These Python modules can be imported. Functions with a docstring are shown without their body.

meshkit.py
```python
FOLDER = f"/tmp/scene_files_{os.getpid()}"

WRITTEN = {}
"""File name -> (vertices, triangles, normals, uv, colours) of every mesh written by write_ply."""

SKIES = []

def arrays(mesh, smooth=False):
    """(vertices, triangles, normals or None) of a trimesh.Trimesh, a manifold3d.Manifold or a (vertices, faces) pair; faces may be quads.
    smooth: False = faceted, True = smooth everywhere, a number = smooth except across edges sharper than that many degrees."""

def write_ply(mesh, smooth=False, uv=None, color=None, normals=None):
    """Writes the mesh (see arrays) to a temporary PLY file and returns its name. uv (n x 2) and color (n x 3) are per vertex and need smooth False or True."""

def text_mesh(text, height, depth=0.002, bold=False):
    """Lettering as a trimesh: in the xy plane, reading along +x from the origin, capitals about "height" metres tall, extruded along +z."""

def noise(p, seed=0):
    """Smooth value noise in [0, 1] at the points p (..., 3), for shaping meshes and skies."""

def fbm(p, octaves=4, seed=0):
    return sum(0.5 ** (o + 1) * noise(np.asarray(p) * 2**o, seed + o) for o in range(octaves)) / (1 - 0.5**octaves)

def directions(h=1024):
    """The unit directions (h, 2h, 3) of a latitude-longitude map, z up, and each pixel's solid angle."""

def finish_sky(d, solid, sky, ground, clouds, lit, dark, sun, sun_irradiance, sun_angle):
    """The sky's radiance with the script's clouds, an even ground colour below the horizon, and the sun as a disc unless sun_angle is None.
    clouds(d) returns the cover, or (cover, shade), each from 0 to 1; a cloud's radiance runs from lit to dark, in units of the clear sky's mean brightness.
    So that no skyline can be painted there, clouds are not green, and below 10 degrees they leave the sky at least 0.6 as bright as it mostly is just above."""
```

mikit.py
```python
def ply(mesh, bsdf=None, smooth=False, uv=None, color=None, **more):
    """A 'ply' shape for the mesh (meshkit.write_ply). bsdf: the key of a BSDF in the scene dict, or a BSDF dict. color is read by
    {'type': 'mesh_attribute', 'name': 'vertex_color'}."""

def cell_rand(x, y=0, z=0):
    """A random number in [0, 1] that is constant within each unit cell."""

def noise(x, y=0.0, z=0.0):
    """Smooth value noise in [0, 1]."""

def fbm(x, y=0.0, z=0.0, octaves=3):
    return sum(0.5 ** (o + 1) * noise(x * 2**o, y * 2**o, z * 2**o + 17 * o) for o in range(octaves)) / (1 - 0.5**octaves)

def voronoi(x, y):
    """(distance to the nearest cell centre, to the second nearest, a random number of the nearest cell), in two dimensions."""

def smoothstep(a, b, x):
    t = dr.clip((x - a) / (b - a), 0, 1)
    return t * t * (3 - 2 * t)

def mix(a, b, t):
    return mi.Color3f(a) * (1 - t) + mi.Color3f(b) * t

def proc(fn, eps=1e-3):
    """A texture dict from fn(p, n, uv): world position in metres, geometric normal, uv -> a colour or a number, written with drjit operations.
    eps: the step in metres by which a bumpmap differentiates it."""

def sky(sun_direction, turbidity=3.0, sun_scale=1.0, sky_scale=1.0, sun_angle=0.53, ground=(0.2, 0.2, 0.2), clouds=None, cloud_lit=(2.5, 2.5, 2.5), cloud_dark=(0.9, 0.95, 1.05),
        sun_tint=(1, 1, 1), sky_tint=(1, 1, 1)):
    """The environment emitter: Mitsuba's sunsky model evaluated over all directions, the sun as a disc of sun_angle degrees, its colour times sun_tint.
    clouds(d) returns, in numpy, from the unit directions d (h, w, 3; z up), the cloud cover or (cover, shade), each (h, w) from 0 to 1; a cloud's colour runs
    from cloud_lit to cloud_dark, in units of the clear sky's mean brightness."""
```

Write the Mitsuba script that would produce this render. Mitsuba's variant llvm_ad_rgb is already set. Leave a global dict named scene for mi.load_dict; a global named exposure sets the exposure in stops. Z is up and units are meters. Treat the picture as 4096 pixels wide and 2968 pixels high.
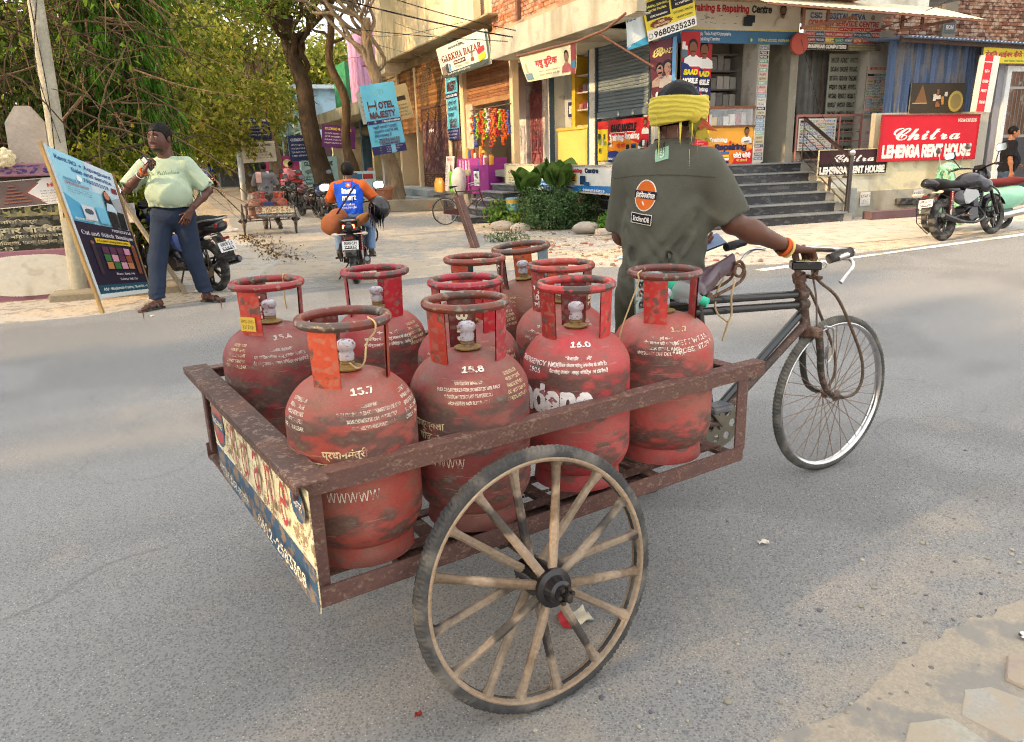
import math,random,glob
import numpy as np,trimesh,drjit as dr,mitsuba as mi
import mikit,meshkit
from mikit import proc,noise,fbm,voronoi,smoothstep,mix,cell_rand
from shapely.geometry import Polygon,LineString,box as sbox
from shapely import affinity,union_all,coverage_union_all
T = mi.ScalarTransform4f
PI = math.pi
rng = np.random.default_rng(7)

# ---------------------------------------------------------------- camera, sky, exposure
exposure = 2.95
SUN = np.array([-0.86,-0.46,0.46]); SUN /= np.linalg.norm(SUN)
CZ,PITCH,ROLL = 1.395,math.radians(15.9),math.radians(1.78)
EYE = np.array([0,0,CZ])
FWD = np.array([0,math.cos(PITCH),-math.sin(PITCH)])
_u0 = np.cross([1.0,0,0],FWD)
UP = math.cos(ROLL)*_u0+math.sin(ROLL)*np.array([1.0,0,0])
scene = {
 'camera': {'type': 'perspective','fov': 68.83,'fov_axis': 'x','near_clip': 0.05,'far_clip': 900.0,
               'to_world': T().look_at(origin=EYE.tolist(),target=(EYE+FWD).tolist(),up=UP.tolist())},
 'sky': mikit.sky(SUN.tolist(),turbidity=5.0,sun_scale=0.55,sky_scale=1.0,sun_angle=1.2,sun_tint=(1.0,0.9,0.74),ground=(0.22,0.2,0.17),
                     clouds=lambda d: np.clip(0.78+0.5*(meshkit.fbm(d*np.array([3.,3.,6.]),4,3) -0.5),0,1),
                     cloud_lit=(3.0,2.94,2.82),cloud_dark=(2.25,2.22,2.18)),
}
labels = {}

# ---------------------------------------------------------------- bookkeeping
def numbered(key):
 if key not in scene and not any(k.startswith(key+'__') for k in scene) and key not in labels:
  return key
 n = 1
 while f'{key}_{n:03d}' in scene or f'{key}_{n:03d}' in labels or any(k.startswith(f'{key}_{n:03d}__') for k in scene):
  n += 1
 return f'{key}_{n:03d}'
_count = {}
def part_key(parent,name):
 base = f'{parent}__{name}'
 n = _count.get(base,0); _count[base] = n+1
 return base if n == 0 else f'{base}_{n:03d}'
def thing(name,label,cat,group=None,kind=None):
 key = numbered(name)
 labels[key] = {'label': label}
 if cat: labels[key]['category'] = cat
 if group: labels[key]['group'] = group
 if kind: labels[key]['kind'] = kind
 return key

# ---------------------------------------------------------------- colour: packed with a seed into uv, decoded by the materials
def lin(c):
 """'#rrggbb' as it looks in an sRGB picture -> linear reflectance."""
 if isinstance(c,str):
  c = [int(c[i:i+2],16)/255 for i in (1,3,5)]
  return np.array([x/12.92 if x <= 0.04045 else ((x+0.055)/1.055)**2.4 for x in c])
 return np.asarray(c,float)
def pack(c):
 q = np.clip(np.round(np.sqrt(np.clip(lin(c),0,1))*63),0,63)
 return float(q[0]*4096+q[1]*64+q[2]+0.5)
def unpack(uv):
 v = mi.Float(uv.x)
 r = dr.floor(v/4096.0); v = v -r*4096.0
 g = dr.floor(v/64.0); b = dr.floor(v -g*64.0)
 r,g,b = r/63.0,g/63.0,b/63.0
 return mi.Color3f(r*r,g*g,b*b)

def to_arrays(mesh,smooth):
 if isinstance(mesh,MB): mesh = mesh.tuple()
 return meshkit.arrays(mesh,smooth)[:2]
def xf(m,M):
 v = np.asarray(m[0]) if isinstance(m,tuple) else np.asarray(m.vertices)
 f = m[1] if isinstance(m,tuple) else m.faces
 return (v @ M[:3,:3].T+M[:3,3],np.asarray(f))
def put(key,mesh,mat,color='#808080',smooth=False,seed=0.0,M=None):
 """One scene entry. color: one colour, or one per vertex of an MB that carries its own."""
 cols = None
 if isinstance(mesh,MB):
  cols = mesh.packed() if mesh.has_color else None
  mesh = mesh.tuple()
 if M is not None: mesh = xf(mesh if isinstance(mesh,tuple) else (np.array(mesh.vertices),np.array(mesh.faces)),M)
 if cols is None:
  v,f = meshkit.arrays(mesh,smooth)[:2]
  uv = np.tile([pack(color),float(seed)],(len(v),1))
 else:
  v,f = meshkit.arrays(mesh,False)[:2]
  uv = np.column_stack([cols,np.full(len(v),float(seed))])
 scene[key] = mikit.ply((v,f),mat,smooth is not False,uv=uv)
 return key
def part(parent,name,mesh,mat,color='#808080',smooth=False,seed=0.0,M=None,label=None,kind=None):
 key = part_key(parent,name)
 put(key,mesh,mat,color,smooth,seed,M)
 if label or kind:
  labels[key] = {}
  if label: labels[key]['label'] = label
  if kind: labels[key]['kind'] = kind
 return key
def solo(name,mesh,mat,color,label,cat,smooth=False,group=None,kind=None,seed=0.0,M=None):
 key = thing(name,label,cat,group,kind)
 put(key,mesh,mat,color,smooth,seed,M)
 return key

# ---------------------------------------------------------------- mesh building
def frame_from(z,hint=(0,0,1)):
 z = np.asarray(z,float); z = z/np.linalg.norm(z)
 h = np.asarray(hint,float)
 if abs(h @ z) > 0.95*np.linalg.norm(h): h = np.array([1.0,0,0]) if abs(z[0]) < 0.9 else np.array([0,1.0,0])
 x = np.cross(h,z); x /= np.linalg.norm(x)
 return x,np.cross(z,x),z
def mat4(x,y,z,o):
 M = np.eye(4); M[:3,0],M[:3,1],M[:3,2],M[:3,3] = x,y,z,o
 return M
def rotz(a,o=(0,0,0)):
 M = np.eye(4); c,s = math.cos(a),math.sin(a)
 M[:2,:2] = [[c,-s],[s,c]]; M[:3,3] = o
 return M
def rot(axis,a):
 M = np.eye(4); M[:3,:3] = trimesh.transformations.rotation_matrix(a,axis)[:3,:3]
 return M
def trans(x,y,z):
 M = np.eye(4); M[:3,3] = (x,y,z); return M
def smooth_path(pts,n=8):
 """Catmull-Rom through the points."""
 p = np.asarray(pts,float)
 if len(p) < 3: return p
 q = np.vstack([2*p[0] -p[1],p,2*p[-1] -p[-2]])
 out = []
 for i in range(len(p) -1):
  a,b,c,d = q[i:i+4]
  for t in np.arange(n)/n:
   out.append(0.5*(2*b+(c -a)*t+(2*a -5*b+4*c -d)*t*t+(3*b -a -3*c+d)*t**3))
 out.append(p[-1])
 return np.array(out)

class MB:
 """Collects simple shapes; build with put()/part()."""
 def __init__(self): self.V,self.F,self.C,self.n,self.has_color,self.cur = [],[],[],0,False,None
 def color(self,c): self.cur = pack(c); self.has_color = True; return self
 def add(self,v,f,M=None):
  v = np.asarray(v,float); f = np.asarray(f,int)
  if f.shape[1] == 4: f = np.vstack([f[:,[0,1,2]],f[:,[0,2,3]]])
  if M is not None: v = v @ M[:3,:3].T+M[:3,3]
  self.V.append(v); self.F.append(f+self.n); self.n += len(v)
  self.C.append(np.full(len(v),self.cur if self.cur is not None else 0.5))
  return self
 def mesh(self,m,M=None):
  if isinstance(m,MB): m = m.tuple()
  if isinstance(m,tuple): return self.add(m[0],m[1],M)
  return self.add(m.vertices,m.faces,M)
 def tuple(self): return np.vstack(self.V),np.vstack(self.F)
 def packed(self): return np.concatenate(self.C)
 def box(self,c,s,M=None,ch=0.0):
  """box centred c, size s, optional chamfer."""
  c,s = np.asarray(c,float),np.asarray(s,float)/2
  if ch > 0:
   pts = []
   for sx in (-1,1):
    for sy in (-1,1):
     for sz in (-1,1):
      for k in range(3):
       q = s -ch; q[k] = s[k]
       pts.append(np.array([sx,sy,sz])*q+c)
   h = trimesh.convex.convex_hull(np.array(pts))
   return self.add(h.vertices,h.faces,M)
  v = np.array([[x,y,z] for x in (-1,1) for y in (-1,1) for z in (-1,1)])*s+c
  f = [[0,1,3,2],[4,6,7,5],[0,4,5,1],[2,3,7,6],[0,2,6,4],[1,5,7,3]]
  return self.add(v,f,M)
 def bar(self,a,b,w,h,up=(0,0,1),ch=0.0):
  """rectangular bar from a to b, w across, h along up."""
  a,b = np.asarray(a,float),np.asarray(b,float)
  L = np.linalg.norm(b -a)
  x,y,z = frame_from(b -a,up)
  return self.box((0,0,L/2),(w,h,L),mat4(x,y,z,a),ch)
 def tube(self,pts,r,sides=10,cap=True):
  p = np.asarray(pts,float); n = len(p)
  r = np.broadcast_to(np.asarray(r,float),(n,))
  t = np.gradient(p,axis=0); t /= np.linalg.norm(t,axis=1,keepdims=True)+1e-12
  x,y,_ = frame_from(t[0],(0.13,0.27,0.95))
  rings,ang = [],np.arange(sides)*2*PI/sides
  for i in range(n):
   x = x -(x @ t[i])*t[i]; x /= np.linalg.norm(x)+1e-12; y = np.cross(t[i],x)
   rings.append(p[i]+r[i]*(np.cos(ang)[:,None]*x+np.sin(ang)[:,None]*y))
  v = np.vstack(rings)
  i,j = np.meshgrid(np.arange(n -1),np.arange(sides),indexing='ij')
  q = np.stack([i*sides+j,i*sides+(j+1) % sides,(i+1)*sides+(j+1) % sides,(i+1)*sides+j],-1).reshape(-1,4)
  f = np.vstack([q[:,[0,1,2]],q[:,[0,2,3]]])
  if cap:
   k = len(v); v = np.vstack([v,p[0],p[-1]])
   j = np.arange(sides)
   f = np.vstack([f,np.stack([np.full(sides,k),(j+1) % sides,j],1),np.stack([np.full(sides,k+1),(n -1)*sides+j,(n -1)*sides+(j+1) % sides],1)])
  return self.add(v,f)
 def cyl(self,a,b,r,r2=None,sides=14):
  return self.tube([a,b],[r,r if r2 is None else r2],sides)
 def lathe(self,prof,M=None,sides=32,a0=0.0,a1=2*PI):
  """revolve (r, z) pairs about z."""
  prof = np.asarray(prof,float); full = abs(a1 -a0 -2*PI) < 1e-6
  ang = a0+(a1 -a0)*np.arange(sides if full else sides+1)/sides
  v = np.stack([prof[:,None,0]*np.cos(ang),prof[:,None,0]*np.sin(ang),np.broadcast_to(prof[:,None,1],(len(prof),len(ang)))],-1).reshape(-1,3)
  m = len(ang)
  i,j = np.meshgrid(np.arange(len(prof) -1),np.arange(m if full else m -1),indexing='ij')
  q = np.stack([i*m+j,i*m+(j+1) % m,(i+1)*m+(j+1) % m,(i+1)*m+j],-1).reshape(-1,4)
  return self.add(v,q,M)
 def torus(self,R,r,M=None,n=48,m=12,squash=1.0):
  a = np.arange(m+1)*2*PI/m
  return self.lathe(np.stack([R+r*np.cos(a),squash*r*np.sin(a)],1),M,n)
 def prism(self,poly,h,M=None):
  """extrude a shapely polygon (or points) along z."""
  poly = poly if hasattr(poly,'exterior') or hasattr(poly,'geoms') else Polygon(poly)
  for g in getattr(poly,'geoms',[poly]):
   m = trimesh.creation.extrude_polygon(g,h,engine='earcut')
   self.add(m.vertices,m.faces,M)
  return self
 def flat(self,poly,M=None,z=0.0):
  poly = poly if hasattr(poly,'exterior') or hasattr(poly,'geoms') else Polygon(poly)
  for g in getattr(poly,'geoms',[poly]):
   v,f = trimesh.creation.triangulate_polygon(g,engine='earcut')
   v = np.column_stack([v,np.full(len(v),z)])
   n = np.cross(v[f[:,1]] -v[f[:,0]],v[f[:,2]] -v[f[:,0]])[:,2]
   f = np.where((n < 0)[:,None],f[:,::-1],f)
   self.add(v,f,M)
  return self
 def ell(self,c,r,M=None,rings=10,R=None):
  m = trimesh.creation.uv_sphere(1.0,count=[rings,2*rings])
  v = m.vertices*np.asarray(r)
  if R is not None: v = v @ R[:3,:3].T
  return self.add(v+np.asarray(c),m.faces,M)
 def hull(self,pts,M=None):
  h = trimesh.convex.convex_hull(np.asarray(pts,float)); return self.add(h.vertices,h.faces,M)
 def loft(self,rings,M=None,cap=True):
  """rings: list of (k,3) loops of equal length."""
  r = np.asarray(rings,float); n,k = r.shape[:2]
  i,j = np.meshgrid(np.arange(n -1),np.arange(k),indexing='ij')
  q = np.stack([i*k+j,i*k+(j+1) % k,(i+1)*k+(j+1) % k,(i+1)*k+j],-1).reshape(-1,4)
  v = r.reshape(-1,3); f = np.vstack([q[:,[0,1,2]],q[:,[0,2,3]]])
  if cap:
   b = len(v); v = np.vstack([v,r[0].mean(0),r[-1].mean(0)]); j = np.arange(k)
   f = np.vstack([f,np.stack([np.full(k,b),(j+1) % k,j],1),np.stack([np.full(k,b+1),(n -1)*k+j,(n -1)*k+(j+1) % k],1)])
  return self.add(v,f,M)
 def grid(self,P):
  """(n, m, 3) points as a sheet."""
  P = np.asarray(P,float); n,m = P.shape[:2]
  i,j = np.meshgrid(np.arange(n -1),np.arange(m -1),indexing='ij')
  q = np.stack([i*m+j,i*m+j+1,(i+1)*m+j+1,(i+1)*m+j],-1).reshape(-1,4)
  return self.add(P.reshape(-1,3),q)

# ---------------------------------------------------------------- lettering
FONTS = {'sans': 'Inter','deva': 'NotoSansDevanagari','math': 'NotoSansMath','mono': 'DejaVuSansMono'}
_tc,_ft = {},{}
def _math(text,up,lo):
 return ''.join(chr(up+ord(c) -65) if 'A' <= c <= 'Z' else chr(lo+ord(c) -97) if 'a' <= c <= 'z' else c for c in text)
def text2d(text,font='sans',bold=0):
 """flat lettering: (v2, f) with capitals 1 tall, and its advance."""
 key = (text,font,bold)
 if key in _tc: return _tc[key]
 from PIL import Image,ImageDraw,ImageFont
 if font == 'script': s,fn = _math(text,0x1D4D0,0x1D4EA),'math'
 elif font == 'serif': s,fn = _math(text,0x1D400,0x1D41A),'math'
 else: s,fn = text,font
 big = bold >= 4 or font in ('script','serif'); px = 72 if big else 42; bold = bold if big else (0,1,1,2,2)[bold]
 ft = _ft.setdefault((fn,px),None) or ImageFont.truetype(glob.glob('/opt/blender-*/*/datafiles/fonts/'+FONTS[fn]+'*.woff2')[0],px); _ft[fn,px] = ft
 x0,y0,x1,y1 = ft.getbbox(s,anchor='ls',stroke_width=bold)
 im = Image.new('L',(x1 -x0+8,y1 -y0+8))
 ImageDraw.Draw(im).text((4 -x0,4 -y0),s,255,ft,anchor='ls',stroke_width=bold)
 on = np.pad(np.asarray(im) > 127,((0,0),(1,1))).astype(np.int8)
 rows,st = np.nonzero(np.diff(on,axis=1) == 1); en = np.nonzero(np.diff(on,axis=1) == -1)[1]
 from shapely import box as bx
 shp = coverage_union_all(bx(st,-rows -1,en,-rows)).simplify(0.9 if big else 0.75).buffer(0)
 s_ = 72/52.5/px
 shp = affinity.affine_transform(shp,[s_,0,0,s_,-4*s_,(4 -y0)*s_])
 V,F,n = [],[],0
 for g in getattr(shp,'geoms',[shp]):
  if g.area < 1e-5: continue
  v,f = trimesh.creation.triangulate_polygon(g,engine='earcut')
  v3 = np.column_stack([v,np.zeros(len(v))]); nz = np.cross(v3[f[:,1]] -v3[f[:,0]],v3[f[:,2]] -v3[f[:,0]])[:,2]
  V.append(v); F.append(np.where((nz < 0)[:,None],f[:,::-1],f)+n); n += len(v)
 r = (np.vstack(V),np.vstack(F)) if V else (np.zeros((3,2)),np.array([[0,1,2]]))
 _tc[key] = (r[0],r[1],r[0][:,0].max())
 return _tc[key]

class Sheet:
 """Flat print on a board: layers of flat coloured shapes, x right, y up, z out of the board."""
 def __init__(self,step=0.0012): self.m,self.z,self.step = MB(),0.0,step
 def up(self): self.z += self.step
 def rect(self,x0,y0,x1,y1,c): self.up(); self.m.color(c).flat(sbox(x0,y0,x1,y1),z=self.z); return self
 def poly(self,pts,c): self.up(); self.m.color(c).flat(Polygon(pts),z=self.z); return self
 def disc(self,x,y,r,c,ry=None,n=24):
  a = np.arange(n)*2*PI/n
  return self.poly(np.stack([x+r*np.cos(a),y+(ry or r)*np.sin(a)],1),c)
 def ring(self,x,y,r,w,c,ry=None):
  a = np.arange(28)*2*PI/28; ry = ry or r
  o = Polygon(np.stack([x+r*np.cos(a),y+ry*np.sin(a)],1)); self.up()
  self.m.color(c).flat(o.difference(o.buffer(-w)),z=self.z); return self
 def text(self,s,x,y,h,c,w=None,font='sans',bold=0,align='l',shear=0.0,rotate=0.0,keep=False):
  """capitals h tall with the baseline at y; w: squeezed or stretched to this width."""
  v,f,adv = text2d(s,font,bold)
  sx = h if w is None else w/max(adv,1e-6)
  q = np.column_stack([v[:,0]*sx+v[:,1]*h*shear,v[:,1]*h])
  wd = adv*sx
  q[:,0] -= {'l': 0,'c': wd/2,'r': wd}[align]
  if rotate:
   cs,sn = math.cos(rotate),math.sin(rotate); q = q @ np.array([[cs,sn],[-sn,cs]])
  if not keep: self.up()
  self.m.color(c).add(np.column_stack([q[:,0]+x,q[:,1]+y,np.full(len(q),self.z)]),f)
  return self
 def lines(self,x0,x1,y,n,dy,h,c,seed=1,font='sans'):
  """rows of tiny words, too small to read."""
  r = random.Random(seed); self.up()
  words = ['mobile','laptop','and','centre','repair','near','road','service','all','types','of','contact','sale','home','shop','no']
  for i in range(n):
   t = ' '.join(r.choice(words) for _ in range(4))
   self.text(t,x0,y -i*dy,h,c,w=(x1 -x0)*r.uniform(0.75,1.0),keep=True)
  return self
 def bust(self,x,y,s,skin='#8a5a3c',top='#dfe0e2',hair='#15110f'):
  """a printed head and shoulders s tall."""
  self.poly([(x -.42*s,y),(x -.38*s,y+.28*s),(x -.14*s,y+.42*s),(x+.14*s,y+.42*s),(x+.38*s,y+.28*s),(x+.42*s,y)],top)
  self.rect(x -.09*s,y+.36*s,x+.09*s,y+.55*s,skin)
  self.disc(x,y+.76*s,.2*s,hair,.25*s); self.disc(x,y+.68*s,.17*s,skin,.22*s)
  self.rect(x -.1*s,y+.53*s,x+.1*s,y+.57*s,hair)
  return self
 def blobs(self,x0,y0,x1,y1,n,cols,seed=1,smin=.1,smax=.3):
  """small printed product pictures."""
  r = random.Random(seed)
  for _ in range(n):
   w,h = r.uniform(smin,smax)*(x1 -x0),r.uniform(smin,smax)*(y1 -y0)
   x,y = r.uniform(x0,x1 -w),r.uniform(y0,y1 -h)
   self.rect(x,y,x+w,y+h,r.choice(cols))
  return self

# ---------------------------------------------------------------- smooth bodies: signed distances and surface nets
def smin(a,b,k):
 h = np.clip(0.5+0.5*(b -a)/k,0,1)
 return b*(1 -h)+a*h -k*h*(1 -h)
def cap(P,a,b,r1,r2=None,flat=None):
 """tapered capsule; flat=(axis, factor) squeezes it along an axis."""
 r2 = r1 if r2 is None else r2
 a,b = np.asarray(a,float),np.asarray(b,float); ba = b -a
 t = np.clip(((P -a) @ ba)/max(ba @ ba,1e-12),0,1)
 d = P -a -t[...,None]*ba
 if flat is not None:
  ax = np.asarray(flat[0],float); ax = ax/np.linalg.norm(ax)
  d = d+np.outer(d @ ax,ax)*(1/flat[1] -1)
 return np.linalg.norm(d,axis=-1) -(r1+(r2 -r1)*t)
def ellip(P,c,r,R=None):
 q = P -np.asarray(c,float)
 if R is not None: q = q @ R[:3,:3]
 r = np.asarray(r,float)
 k0 = np.linalg.norm(q/r,axis=-1); k1 = np.linalg.norm(q/r**2,axis=-1)
 return k0*(k0 -1)/np.maximum(k1,1e-9)
def net(sdf,lo,hi,h):
 """surface net of the zero set of sdf(points) inside the box lo..hi with cell h."""
 lo,hi = np.asarray(lo,float),np.asarray(hi,float)
 n = np.ceil((hi -lo)/h).astype(int)+1
 ax = [lo[k]+h*np.arange(n[k]) for k in range(3)]
 D = np.empty(n)
 q = 4; nc = -(-n // q)                                              # a coarse look first, then only the cells near the surface
 co = np.stack(np.meshgrid(*[lo[k]+h*(q*np.arange(nc[k])+(q -1)/2) for k in range(3)],indexing='ij'),-1)
 Dc = sdf(co.reshape(-1,3)).reshape(nc)
 D[:] = np.repeat(np.repeat(np.repeat(Dc,q,0),q,1),q,2)[:n[0],:n[1],:n[2]]
 I = np.argwhere(np.abs(D) < q*h*2.1)
 for i in range(0,len(I),400000):
  J = I[i:i+400000]; D[tuple(J.T)] = sdf(lo+h*J)
 S = D < 0
 pos,cnt = np.zeros((*(n -1),3)),np.zeros(n -1)
 idx = np.stack(np.meshgrid(*[np.arange(k -1) for k in n],indexing='ij'),-1).astype(float)
 def sl(o): return tuple(slice(o[k],o[k]+n[k] -1) for k in range(3))
 quads = []
 for k in range(3):
  e = np.zeros(3,int); e[k] = 1
  o1,o2 = [a for a in range(3) if a != k]
  for a in (0,1):
   for b in (0,1):
    o = np.zeros(3,int); o[o1],o[o2] = a,b
    A,B = D[sl(o)],D[sl(o+e)]
    cr = (A < 0) != (B < 0)
    t = np.where(cr,A/np.where(cr,A -B,1),0)
    p = np.broadcast_to(o,idx.shape).astype(float).copy(); p[...,k] += t
    pos += np.where(cr[...,None],idx+p,0); cnt += cr
 act = cnt > 0
 num = -np.ones(n -1,int); num[act] = np.arange(act.sum())
 V = lo+h*(pos[act]/cnt[act][:,None])
 for k in range(3):
  o1,o2 = (k+1) % 3,(k+2) % 3
  A = S[tuple(slice(0,n[a] -1) if a == k else slice(1,n[a] -1) for a in range(3))]
  B = S[tuple(slice(1,n[a]) if a == k else slice(1,n[a] -1) for a in range(3))]
  I = np.argwhere(A != B)
  if not len(I): continue
  ins = A[tuple(I.T)]
  I = I+np.array([0 if a == k else 1 for a in range(3)])
  def c(d1,d2):
   J = I.copy(); J[:,o1] += d1; J[:,o2] += d2; return num[tuple(J.T)]
  q = np.stack([c(-1,-1),c(0,-1),c(0,0),c(-1,0)],1)
  q = np.where(ins[:,None],q,q[:,::-1])
  quads.append(q[(q >= 0).all(1)])
 q = np.vstack(quads)
 return V,np.vstack([q[:,[0,1,2]],q[:,[0,2,3]]])
def relax(m,it=4,lam=0.5):
 t = trimesh.Trimesh(m[0],m[1],process=False); trimesh.smoothing.filter_taubin(t,lamb=lam,nu=lam+0.03,iterations=it)
 return np.array(t.vertices),np.array(t.faces)

# ---------------------------------------------------------------- layout frames (metres; x right, y away, z up)
TH = math.radians(33.0)
CART_O = np.array([-0.452,1.483,0]); CD = np.array([math.cos(TH),math.sin(TH),0]); CN = np.array([-math.sin(TH),math.cos(TH),0])
CARTM = mat4(CD,CN,[0,0,1],CART_O)
H1,H2 = math.radians(18.5),math.radians(114.0)
E1 = np.array([math.cos(H1),math.sin(H1),0]); N1 = np.array([math.sin(H1),-math.cos(H1),0])    # along the main-road shops, and out of them
E2 = np.array([math.cos(H2),math.sin(H2),0]); N2 = np.array([-math.sin(H2),math.cos(H2),0])    # along the side-street shops, and out of them
KOR = np.array([2.936,15.367,0])
def RP(s,z,off=0.0): return KOR+E1*s+N1*off+np.array([0,0,z])
def LP(t,z,off=0.0): return KOR+E2*t+N2*off+np.array([0,0,z])
def face_right(s,z,off=0.0): return mat4(E1,[0,0,1],N1,RP(s,z,off))          # x along the wall, y up, z out
def face_left(t,z,off=0.0): return mat4(-E2,[0,0,1],N2,LP(t,z,off))
# ---------------------------------------------------------------- materials
def mat(name,col,rough=0.7,bump=None,bscale=1.0,eps=1e-3,**kw):
 b = {'type': 'principled','base_color': col if isinstance(col,dict) else proc(col),'roughness': rough if isinstance(rough,(int,float,dict)) else proc(rough),**kw}
 if bump is not None:
  b = {'type': 'bumpmap','arbitrary': proc(bump,eps),'scale': bscale,'bsdf': b}
 scene[name] = {'type': 'twosided','bsdf': b}
 return name
def grain(p,f,a): return 1+a*(fbm(p.x*f,p.y*f,p.z*f,3) -0.5)*2
mat('m_plain',lambda p,n,uv: unpack(uv)*grain(p,23.0,0.10),0.6,specular=0.3)
mat('m_dusty',lambda p,n,uv: mix(unpack(uv),(0.30,0.25,0.19),0.42*smoothstep(0.45,0.75,fbm(p.x*9,p.y*9,p.z*9,4)))*grain(p,60.0,0.14),0.8,specular=0.25)
mat('m_gloss',lambda p,n,uv: unpack(uv)*grain(p,14.0,0.06),0.22,specular=0.5,clearcoat=0.5,clearcoat_gloss=0.85)
mat('m_print',lambda p,n,uv: unpack(uv)*grain(p,7.0,0.06)*grain(p,120.0,0.04),0.55,specular=0.3)
mat('m_rubber',lambda p,n,uv: mix(unpack(uv),(0.21,0.19,0.165),0.55*smoothstep(0.4,0.7,fbm(p.x*16,p.y*16,p.z*16,4)))*grain(p,90.0,0.18),0.75,specular=0.3)
mat('m_steel',lambda p,n,uv: unpack(uv)*grain(p,40.0,0.15),0.28,metallic=0.9)
mat('m_cloth',lambda p,n,uv: unpack(uv)*grain(p,12.0,0.10)*grain(p,260.0,0.14),0.92,specular=0.15,sheen=0.3)
mat('m_skin',lambda p,n,uv: unpack(uv)*grain(p,18.0,0.12)*grain(p,140.0,0.08),0.45,specular=0.45)
mat('m_hair',lambda p,n,uv: unpack(uv)*0.5*grain(p,150.0,0.35),0.55,specular=0.2)
def rusty(p,n,uv):
 a = fbm(p.x*9,p.y*9,p.z*9,5); b = fbm(p.x*60+5,p.y*60,p.z*60,4); e = fbm(p.x*190,p.y*190,p.z*190,2)
 c = unpack(uv)*(0.7+0.6*a)
 c = mix(c,mi.Color3f(0.115,0.052,0.034),0.7*smoothstep(0.40,0.66,0.5*a+0.5*b))
 c = mix(c,mi.Color3f(0.24,0.18,0.145),0.45*smoothstep(0.52,0.70,0.6*b+0.4*e))
 return c*(0.78+0.44*e)
mat('m_rust',rusty,lambda p,n,uv: 0.42+0.4*fbm(p.x*20,p.y*20,p.z*20,3),bump=lambda p,n,uv: fbm(p.x*120,p.y*120,p.z*120,3),bscale=0.0012,specular=0.4)
def wood(p,n,uv):
 g = noise(p.x*160,p.y*160,p.z*7); a = fbm(p.x*10,p.y*10,p.z*4,4)
 return unpack(uv)*(0.72+0.4*g)*(0.7+0.6*a)
mat('m_wood',wood,0.85,specular=0.2)
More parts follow.
